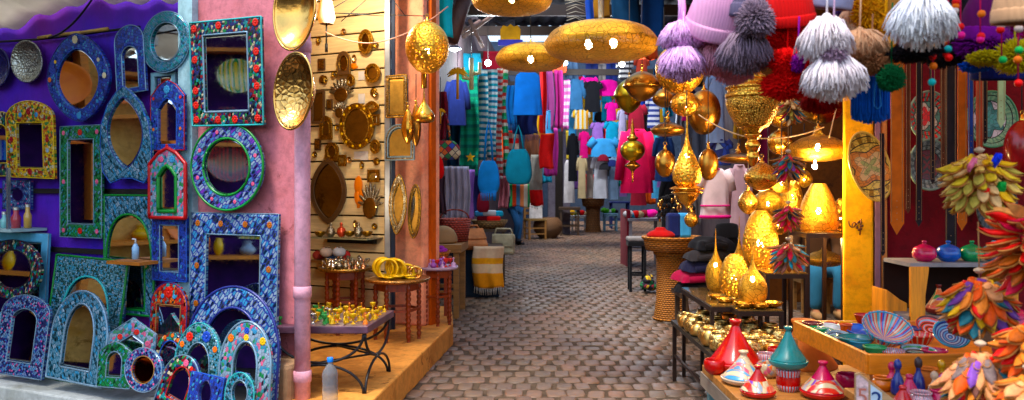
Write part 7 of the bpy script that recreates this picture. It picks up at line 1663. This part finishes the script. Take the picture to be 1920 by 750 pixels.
def skirt_mb(R_, H, n, w, seed):
    """tassel of loose yarn: tied at the top, spreading and drooping"""
    rg = random.Random(seed); vs = []; fs = []; lob = [rg.uniform(.72, 1.12) for _ in range(7)]
    for i in range(n):
        q = rg.uniform(0, 2 * PI); a = math.sqrt(rg.uniform(.0, 1)); g = lob[int(q / 2 / PI * 7) % 7] * rg.uniform(.85, 1.1); c, s_ = math.cos(q), math.sin(q)
        ln = rg.uniform(.7, 1.05) * (1 - .25 * a * a) * (.85 + .15 * lob[(int(q * 3)) % 7])
        pts = [Vector((.06 * R_ * c, .06 * R_ * s_, H * .5)), Vector((.5 * a * R_ * g * c, .5 * a * R_ * g * s_, H * (.5 - .22 * ln) + .05 * H * a)), Vector((.85 * a * R_ * g * c, .85 * a * R_ * g * s_, H * (.5 - .6 * ln))), Vector((a * R_ * g * c + rg.uniform(-.09, .09) * R_, a * R_ * g * s_ + rg.uniform(-.09, .09) * R_, H * (.5 - ln)))]
        pts[1] += Vector((rg.uniform(-.05, .05), rg.uniform(-.05, .05), rg.uniform(-.03, .03))) * R_; pts[2] += Vector((rg.uniform(-.07, .07), rg.uniform(-.07, .07), rg.uniform(-.04, .04))) * R_
        t1 = Vector((-s_, c, 0)) * w; t2 = Vector((c * .7, s_ * .7, .7)) * w; o = len(vs)
        for k, p in enumerate(pts):
            f = (1.2, 1.5, 1.4, .7)[k]; vs += [p + t1 * f, p - t1 * f * .5 + t2 * f, p - t1 * f * .5 - t2 * f]
        for l in (0, 3, 6):
            for j in range(3): fs.append((o + l + j, o + l + (j + 1) % 3, o + l + 3 + (j + 1) % 3, o + l + 3 + j))
        fs.append((o + 9, o + 10, o + 11))
    mb = MB(); mb.add(vs, fs, True); mb.lathe(spline([(.1 * R_, H * .48), (.45 * R_, H * .28), (.66 * R_, -H * .05), (.6 * R_, -H * .25)], 4) + [(0, -H * .2)], 16); return mb
def skirt(label, cx, y0, y1, wpx, d, m, n=1500, cord=.12, w=.0021):
    p = W(cx, (y0 + y1) / 2, d); R_ = wpx / 2 * S(d) * 1.05; H = (y1 - y0) * S(d) * 1.08
    r = thing('pompom', label, 'pompom', p); skirt_mb(R_, H, n, w, int(cx + y0)).build('yarn_skirt', m, r)
    MB().ball((0, 0, H * .5), (R_ * .16, R_ * .16, R_ * .12), 10, 8).build('knot', m, r)
    MB().tube([(0, 0, H * .5), (.004, 0, H * .5 + cord)], .003, 6).build('cord', m, r); return r
def hat(label, x0, x1, y0, y1, d, m, brim=None, tilt=0, roll=0, inside=None):
    """knitted beanie seen from the side: open edge down"""
    p = W((x0 + x1) / 2, y1, d); w = (x1 - x0) * S(d); h = (y1 - y0) * S(d)
    r = thing('knitted_hat', label, 'hat', p, 0, rx=tilt, ry=roll)
    MB().lathe([(w * .5, 0), (w * .515, h * .1), (w * .5, h * .3), (w * .46, h * .55), (w * .36, h * .8), (w * .2, h * .95), (0, h)], 40, flute=.008, nf=20).build('crown', m, r, solid=.008)
    MB().lathe([(w * .53, 0), (w * .545, h * .05), (w * .545, h * .22), (w * .525, h * .26), (w * .5, h * .24), (w * .49, 0), (w * .53, 0)], 40, flute=.01, nf=40).build('cuff', brim or m, r)
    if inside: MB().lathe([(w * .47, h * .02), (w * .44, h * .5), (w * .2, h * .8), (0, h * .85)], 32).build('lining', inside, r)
    return r
LV = yarn('lavender', (.74, .46, .74)); PK = yarn('pink', (.82, .42, .54)); GY = yarn('grey', (.24, .18, .23)); RDY = yarn('red', (.68, .006, .008)); WHY = yarn('white', (.86, .76, .78)); WHY2 = yarn('snow', (.84, .85, .92)); TNY = yarn('beige', (.7, .44, .28)); YLY = yarn('mustard', (.7, .36, .03)); GRY = yarn('green', (.01, .13, .05)); PUR = yarn('plum', (.16, .015, .2)); BLY = yarn('blue', (.01, .1, .5)); LMY = yarn('lime', (.5, .42, .04)); BKY = yarn('black', (.015, .012, .015)); CRY = yarn('crimson', (.32, .006, .02)); MBY = yarn('mauvegrey', (.36, .25, .33))
HP = cloth('hat_pink', (.72, .42, .58), (.62, .32, .5), 320); HG = cloth('hat_grey', (.14, .12, .19), None, 320); HR = cloth('hat_red', (.62, .006, .012), None, 320); HT = cloth('hat_tan', (.55, .28, .1), None, 320); HV = cloth('hat_violet', (.1, .05, .2), None, 320); HM = cloth('hat_marl', (.4, .3, .38), None, 320)
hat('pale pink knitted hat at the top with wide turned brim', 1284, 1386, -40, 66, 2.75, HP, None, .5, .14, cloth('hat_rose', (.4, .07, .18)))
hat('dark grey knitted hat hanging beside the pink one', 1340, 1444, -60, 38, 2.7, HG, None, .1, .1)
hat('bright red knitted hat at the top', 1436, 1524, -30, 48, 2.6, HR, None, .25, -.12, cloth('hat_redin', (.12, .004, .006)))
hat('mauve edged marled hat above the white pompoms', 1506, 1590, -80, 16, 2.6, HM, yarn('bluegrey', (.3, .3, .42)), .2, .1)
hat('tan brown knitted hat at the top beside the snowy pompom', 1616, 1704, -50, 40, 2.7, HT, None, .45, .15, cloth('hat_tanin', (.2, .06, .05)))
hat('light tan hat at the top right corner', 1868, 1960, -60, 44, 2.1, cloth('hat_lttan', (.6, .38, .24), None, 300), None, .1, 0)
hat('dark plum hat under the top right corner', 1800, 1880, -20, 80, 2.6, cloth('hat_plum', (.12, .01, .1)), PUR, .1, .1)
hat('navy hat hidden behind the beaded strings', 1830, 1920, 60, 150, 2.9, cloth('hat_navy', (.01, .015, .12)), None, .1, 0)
hat('black knitted hat behind the snowy tassel', 1752, 1836, -40, 72, 2.95, cloth('hat_black', (.014, .012, .016), None, 300), None, .2, 0)
hat('violet knitted hat behind the mustard pompom', 1570, 1640, -60, 30, 2.9, HV, None, .1, .1)
skirt('upper lavender pompom hanging from the pink hat cord', 1275, 44, 96, 82, 2.75, LV)
skirt('lower lavender pompom with drooping yarn', 1280, 90, 152, 86, 2.72, LV)
skirt('rose pink pompom at the left beneath the pink hat', 1340, 76, 140, 80, 2.78, PK)
skirt('rose pink pompom lying right beneath the grey ones', 1376, 108, 158, 72, 2.85, PK)
skirt('largest dark grey pompom below the grey hat', 1398, 62, 138, 108, 2.6, GY)
pompom('dark grey pompom hanging before the grey hat', 1416, 0, 62, 62, 2.5, GY, .02, 900, .2)
pompom('small dark grey pompom at the left of the large one', 1376, 78, 122, 52, 2.68, GY, 0, 500)
pompom('rounded red pompom below the red hat', 1474, 46, 92, 60, 2.62, RDY, 0, 800, .2)
pompom('left smooth red pompom in the red cluster', 1476, 94, 138, 54, 2.55, RDY, 0, 800)
pompom('lowest wide red pompom above the feathery bunch', 1476, 136, 184, 84, 2.6, RDY, 0, 1000)
pompom('red pompom partly behind the white ones', 1512, 90, 140, 46, 2.75, RDY, 0, 600)
skirt('crimson pompom below the white pompoms', 1537, 168, 212, 66, 2.75, CRY)
skirt('upper fluffy white pompom with wide drooping yarn', 1550, 34, 118, 104, 2.4, WHY)
skirt('lower fluffy white pompom with drooping yarn', 1562, 106, 186, 108, 2.4, WHY)
skirt('beige pompom right of the white ones', 1612, 58, 114, 84, 2.55, TNY)
skirt('pale beige pompom behind the upper white pompom', 1600, 20, 80, 66, 2.7, yarn('cream2', (.72, .48, .34)))
pompom('lower brown beige pompom above the blue tassel', 1634, 98, 136, 58, 2.55, yarn('brown3', (.36, .18, .1)), .005, 700)
pompom('mustard yellow pompom high beside the beige ones', 1630, -10, 58, 60, 2.65, YLY, .01, 800)
pompom('mustard yellow pompom lower beside the beige ones', 1658, 70, 122, 36, 2.6, YLY, .01, 600)
pompom('small mustard pompom below the tan hat', 1662, 34, 64, 26, 2.6, YLY, 0, 400)
skirt('big snowy white tassel pompom hanging at the top right', 1734, -6, 90, 122, 2.3, WHY2)
pompom('small round dark green pompom beside the blue tassel', 1671, 126, 168, 42, 2.5, GRY, 0, 800, .2)
pompom('plum purple pompom at the top right', 1846, 54, 104, 86, 2.6, PUR, .01, 800)
pompom('second plum pompom with magenta tint at the top right', 1874, 30, 84, 62, 2.7, yarn('magplum', (.3, .01, .16)), 0, 700)
pompom('yellow green pompom below the plum ones', 1847, 96, 122, 52, 2.55, LMY, 0, 600)
pompom('second yellow green pompom at the right edge', 1902, 80, 134, 62, 2.5, LMY, 0, 800)
pompom('bright blue pompom low in the top right cluster', 1830, 112, 134, 46, 2.6, BLY, 0, 600)
pompom('violet grey pompom between the white and mustard ones', 1596, -12, 46, 48, 2.75, HV, 0, 500)
pompom('black fringe pompom below the snowy tassel', 1716, 78, 112, 82, 2.5, BKY, .01, 800)
pompom('black pompom right of the black fringe', 1766, 82, 124, 60, 2.7, BKY, .0, 700)
pompom('dark pompom deep behind the beaded strings', 1800, 60, 118, 54, 2.85, BKY, 0, 600)
pompom('small purple pompom among the red ones', 1496, 104, 134, 22, 2.5, PUR, 0, 300)
pompom('mauve grey pompom between the two white pompoms', 1562, 76, 116, 40, 2.36, MBY, .01, 500)
# blue tassel
p = W(1277, 50, 2.76); r = thing('yarn_strap', 'thick lavender yarn strap hanging from the pink hat to the pompoms', 'strap', p); MB().tube([(0, 0, 0), (.004, 0, .06), (-.002, .01, .2)], .013, 10).build('strap', LV, r)
p = W(1632, 232, 2.7); r = thing('tassel', 'thick royal blue tassel with loop below the brown pompom', 'tassel', p); k = S(2.7); mb = MB(); rg = random.Random(4)
for i in range(210):
    q = i * 2.4; rr = 34 * k * math.sqrt((i + .5) / 210); x, y = rr * math.cos(q), rr * math.sin(q) * .7; z0 = rg.uniform(-.004, .02) + .02 * (rr / (34 * k)) ** 2
    mb.tube([(x * .8, y * .8, 95 * k), (x, y, 60 * k), (x * 1.02, y * 1.02, z0)], .0032, 5)
mb.ball((0, 0, 50 * k), (26 * k, 18 * k, 44 * k), 14, 10); mb.build('threads', yarn('tasselblue', (.01, .13, .55)), r)
MB().tube([(-.002, -.05, .17), (-.01, -.052, .1), (-.012, -.053, .055), (0, -.054, .045), (.012, -.053, .055), (.008, -.052, .1), (.002, -.05, .17)], .002, 5).build('loop', yarn('loopblue', (.08, .3, .65)), r)
MB().tube([(0, 0, .16), (0, 0, .4)], .004, 6).build('cord', yarn('tasselblue', 0), r)
# beaded strings
BEAD = {'red': plain('bead_red', (.65, .015, .03), .5), 'yel': plain('bead_yel', (.75, .4, .03), .5), 'grn': plain('bead_grn', (.05, .4, .12), .5), 'teal': plain('bead_teal', (.03, .4, .4), .5), 'pnk': plain('bead_pnk', (.65, .05, .25), .5), 'wht': plain('bead_wht', (.6, .5, .45), .5), 'org': plain('bead_org', (.7, .2, .03), .5), 'blu': plain('bead_blu', (.05, .25, .55), .5)}
for lb, px, d, items in (('beaded string with yellow red and teal balls', 1749, 2.45, ((88, 'yel'), (106, 'red'), (124, 'org'), (154, 'teal'))), ('beaded string with teal and red balls', 1778, 2.45, ((62, 'wht'), (92, 'teal'), (108, 'red'))), ('beaded string ending in two red balls by the snowy tassel', 1772, 2.5, ((78, 'org'), (100, 'red'))), ('beaded string with red and pink balls', 1801, 2.45, ((50, 'red'), (66, 'pnk'))), ('beaded string with orange and red balls', 1838, 2.4, ((26, 'org'), (68, 'red'), (74, 'pnk'))), ('beaded string with peach and pink balls', 1878, 2.4, ((48, 'wht'), (56, 'red'), (112, 'grn'))), ('long beaded string at the right edge ending in a red ball', 1909, 2.3, ((54, 'wht'), (94, 'grn'), (112, 'org'), (156, 'red'))), ('beaded string with red and white balls at the top', 1790, 2.5, ((4, 'red'), (12, 'org'), (20, 'wht')))):
    p = W(px, items[-1][0], d); r = thing('beaded_string', lb, 'string', p); k = S(d)
    for y, c in items: MB().ball((rnd.uniform(-.004, .004), 0, (items[-1][0] - y) * k), .0115, 14, 10).build('bead', BEAD[c], r)
    MB().tube([(0, 0, 0), (0, 0, (items[-1][0] + 40) * k)], .0022, 5).build('thread', yarn('thread', (.4, .03, .08)), r)
# pole that carries the hats, above the frame
a = W(1230, -90, 2.8); b = W(2000, -90, 2.5); r = thing('hanging_pole', 'wooden pole above the picture that the hats hang from', 'pole', a); MB().tube([(0, 0, 0), b - a], .02, 10).build('pole', OLDW, r)

# ------------------------------------------------------------------ people
SKIN = plain('skin', (.4, .2, .12), .55, var=.1)
def skin_body(name, V, E, Rr, m, parent, root=0, sub=2):
    me = bpy.data.meshes.new(name); me.from_pydata(V, E, []); o = bpy.data.objects.new(name, me); COL.objects.link(o); o.parent = parent
    sk = o.modifiers.new('k', 'SKIN'); sk.use_smooth_shade = True
    ly = me.skin_vertices[0] if me.skin_vertices else None
    if ly is None:
        bpy.context.view_layer.update(); ly = me.skin_vertices.new(name='') if hasattr(me.skin_vertices, 'new') else me.skin_vertices[0]
    for i, q in enumerate(Rr):
        ly.data[i].radius = q if isinstance(q, tuple) else (q, q); ly.data[i].use_root = i == root
    su = o.modifiers.new('u', 'SUBSURF'); su.levels = sub; su.render_levels = sub
    dg = bpy.context.evaluated_depsgraph_get(); me2 = bpy.data.meshes.new_from_object(o.evaluated_get(dg)); o.modifiers.clear(); o.data = me2
    me2.materials.clear(); me2.materials.append(m); me2.polygons.foreach_set('use_smooth', [True] * len(me2.polygons)); return o
def person(label, loc, rz, J, shirt, jeans, shoe, hair):
    """J: joint dictionary in local metres, facing -y"""
    r = thing('person', label, 'person', loc, rz)
    names = ['pel', 'sp', 'ch', 'nk', 'hd', 'top', 'shL', 'elL', 'wrL', 'haL', 'shR', 'elR', 'wrR', 'haR', 'hipL', 'knL', 'anL', 'toL', 'hipR', 'knR', 'anR', 'toR']
    V = [J[n] for n in names]; ix = {n: i for i, n in enumerate(names)}
    E = [(ix[a], ix[b]) for a, b in (('pel', 'sp'), ('sp', 'ch'), ('ch', 'nk'), ('nk', 'hd'), ('hd', 'top'), ('ch', 'shL'), ('shL', 'elL'), ('elL', 'wrL'), ('wrL', 'haL'), ('ch', 'shR'), ('shR', 'elR'), ('elR', 'wrR'), ('wrR', 'haR'), ('pel', 'hipL'), ('hipL', 'knL'), ('knL', 'anL'), ('anL', 'toL'), ('pel', 'hipR'), ('hipR', 'knR'), ('knR', 'anR'), ('anR', 'toR'))]
    RR = dict(pel=.13, sp=.115, ch=.13, nk=.055, hd=.085, top=.07, shL=.07, shR=.07, elL=.045, elR=.045, wrL=.032, wrR=.032, haL=.028, haR=.028, hipL=.085, hipR=.085, knL=.06, knR=.06, anL=.042, anR=.042, toL=.035, toR=.035)
    skin_body('body', V, E, [RR[n] for n in names], SKIN, r)
    def sub_(nm, keys, ed, rr, m):
        V = [J[k] for k in keys]; jx = {k: i for i, k in enumerate(keys)}; return skin_body(nm, V, [(jx[a], jx[b]) for a, b in ed], rr, m, r)
    sub_('jeans', ['pel', 'hipL', 'knL', 'anL', 'hipR', 'knR', 'anR'], (('pel', 'hipL'), ('hipL', 'knL'), ('knL', 'anL'), ('pel', 'hipR'), ('hipR', 'knR'), ('knR', 'anR')), [.15, .105, .085, .07, .105, .085, .07], jeans)
    sub_('jacket', ['pel', 'sp', 'ch', 'shL', 'elL', 'wrL', 'shR', 'elR', 'wrR'], (('pel', 'sp'), ('sp', 'ch'), ('ch', 'shL'), ('shL', 'elL'), ('elL', 'wrL'), ('ch', 'shR'), ('shR', 'elR'), ('elR', 'wrR')), [.155, .15, .155, .09, .065, .05, .09, .065, .05], shirt)
    for s_ in 'LR':
        a, b = Vector(J['an' + s_]), Vector(J['to' + s_]); dr = (b - a); dr.z = 0; dr.normalize()
        pts = [a - dr * .05 + Vector((0, 0, -.03)), a + dr * .04 + Vector((0, 0, -.035)), a + dr * .13 + Vector((0, 0, -.045)), a + dr * .19 + Vector((0, 0, -.05))]
        MB().tube(pts, [.042, .052, .045, .025], 12).build('shoe', shoe, r)
    h = Vector(J['hd']); t = Vector(J['top'])
    MB().ball(h.lerp(t, .6) + Vector((0, .015, .02)), (.098, .112, .1), 18, 12).build('hair', hair, r)
    fc = h.lerp(t, .3)
    mb = MB()
    for s_ in (-1, 1): mb.ball(fc + Vector((s_ * .033, -.088, .02)), (.013, .008, .008), 8, 6)
    mb.build('eyes', plain('eye_dark', (.03, .02, .02), .3), r)
    MB().tube([fc + Vector((0, -.085, .02)), fc + Vector((0, -.11, -.018)), fc + Vector((0, -.088, -.025))], [.008, .014, .01], 8).build('nose', SKIN, r)
    MB().ball(fc + Vector((0, -.085, -.05)), (.025, .008, .007), 10, 6).build('mouth', plain('lip', (.35, .1, .08), .5), r)
    for s_ in 'LR':
        w_, e_ = Vector(J['wr' + s_]), Vector(J['ha' + s_]); dr = (e_ - w_).normalized(); sd = dr.cross(Vector((0, 1, 0))); sd = sd.normalized() if sd.length > .01 else Vector((1, 0, 0))
        mb = MB()
        for k in range(4): b0 = e_ + sd * (.012 * (k - 1.5)); L_ = (.055, .066, .062, .048)[k]; mb.tube([b0 - dr * .02, b0 + dr * L_ * .5, b0 + dr * L_ * .9 + Vector((0, .015, 0))], [.0095, .0085, .006], 7)
        mb.tube([w_ + sd * .025 + dr * .02, w_ + sd * .05 + dr * .05, w_ + sd * .055 + dr * .08], [.011, .009, .007], 7); mb.build('fingers', SKIN, r)
    return r
J1 = dict(pel=(0, 0, .95), sp=(0, .01, 1.12), ch=(0, .0, 1.34), nk=(0, -.01, 1.48), hd=(0, -.02, 1.57), top=(0, -.02, 1.68), shL=(.19, 0, 1.39), elL=(.24, .02, 1.12), wrL=(.2, -.14, .98), haL=(.16, -.2, .98), shR=(-.19, 0, 1.39), elR=(-.24, .02, 1.12), wrR=(-.2, -.14, .98), haR=(-.16, -.2, .98),
          hipL=(.1, 0, .9), knL=(.11, -.03, .5), anL=(.1, .02, .09), toL=(.12, -.14, .05), hipR=(-.1, 0, .9), knR=(-.06, -.16, .52), anR=(.0, .02, .16), toR=(.03, -.12, .1))
p = W(966, 460, 18.9)
person('standing person in blue jeans and dark jacket among the hanging textiles', (p.x, 18.9, 0), R(40), J1, BLK, cl('jeans1', (.04, .12, .26)), plain('dark_shoe', (.02, .02, .025), .5), plain('hair_black', (.015, .012, .01), .7))
J2 = dict(pel=(0, .1, .52), sp=(0, .12, .7), ch=(0, .08, .92), nk=(0, .04, 1.05), hd=(0, .0, 1.13), top=(0, -.01, 1.24), shL=(.19, .08, .97), elL=(.25, .02, .72), wrL=(.14, -.2, .6), haL=(.1, -.26, .6), shR=(-.19, .08, .97), elR=(-.25, .02, .72), wrR=(-.14, -.2, .6), haR=(-.1, -.26, .6),
          hipL=(.1, .06, .5), knL=(.13, -.36, .52), anL=(.12, -.32, .09), toL=(.13, -.46, .05), hipR=(-.1, .06, .5), knR=(-.13, -.36, .52), anR=(-.14, -.34, .09), toR=(-.15, -.48, .05))
p = W(1537, 560, 8.8)
person('seated person in blue jeans and tan shoes behind the lantern stands', (p.x, 8.9, 0), 0, J2, cl('brown_jacket', (.12, .06, .03)), cl('jeans2', (.06, .2, .32)), plain('tan_shoe', (.42, .26, .14), .6), plain('hair_black', 0))
r = thing('stool', 'wooden stool under the seated person', 'stool', (p.x, 9.05, 0)); MB().box((0, 0, .37), (.36, .34, .04)).build('seat', OLDW, r)
for a in (-.14, .14):
    for b in (-.13, .13): MB().box((a, b, .175), (.035, .035, .35)).build('leg', OLDW, r)
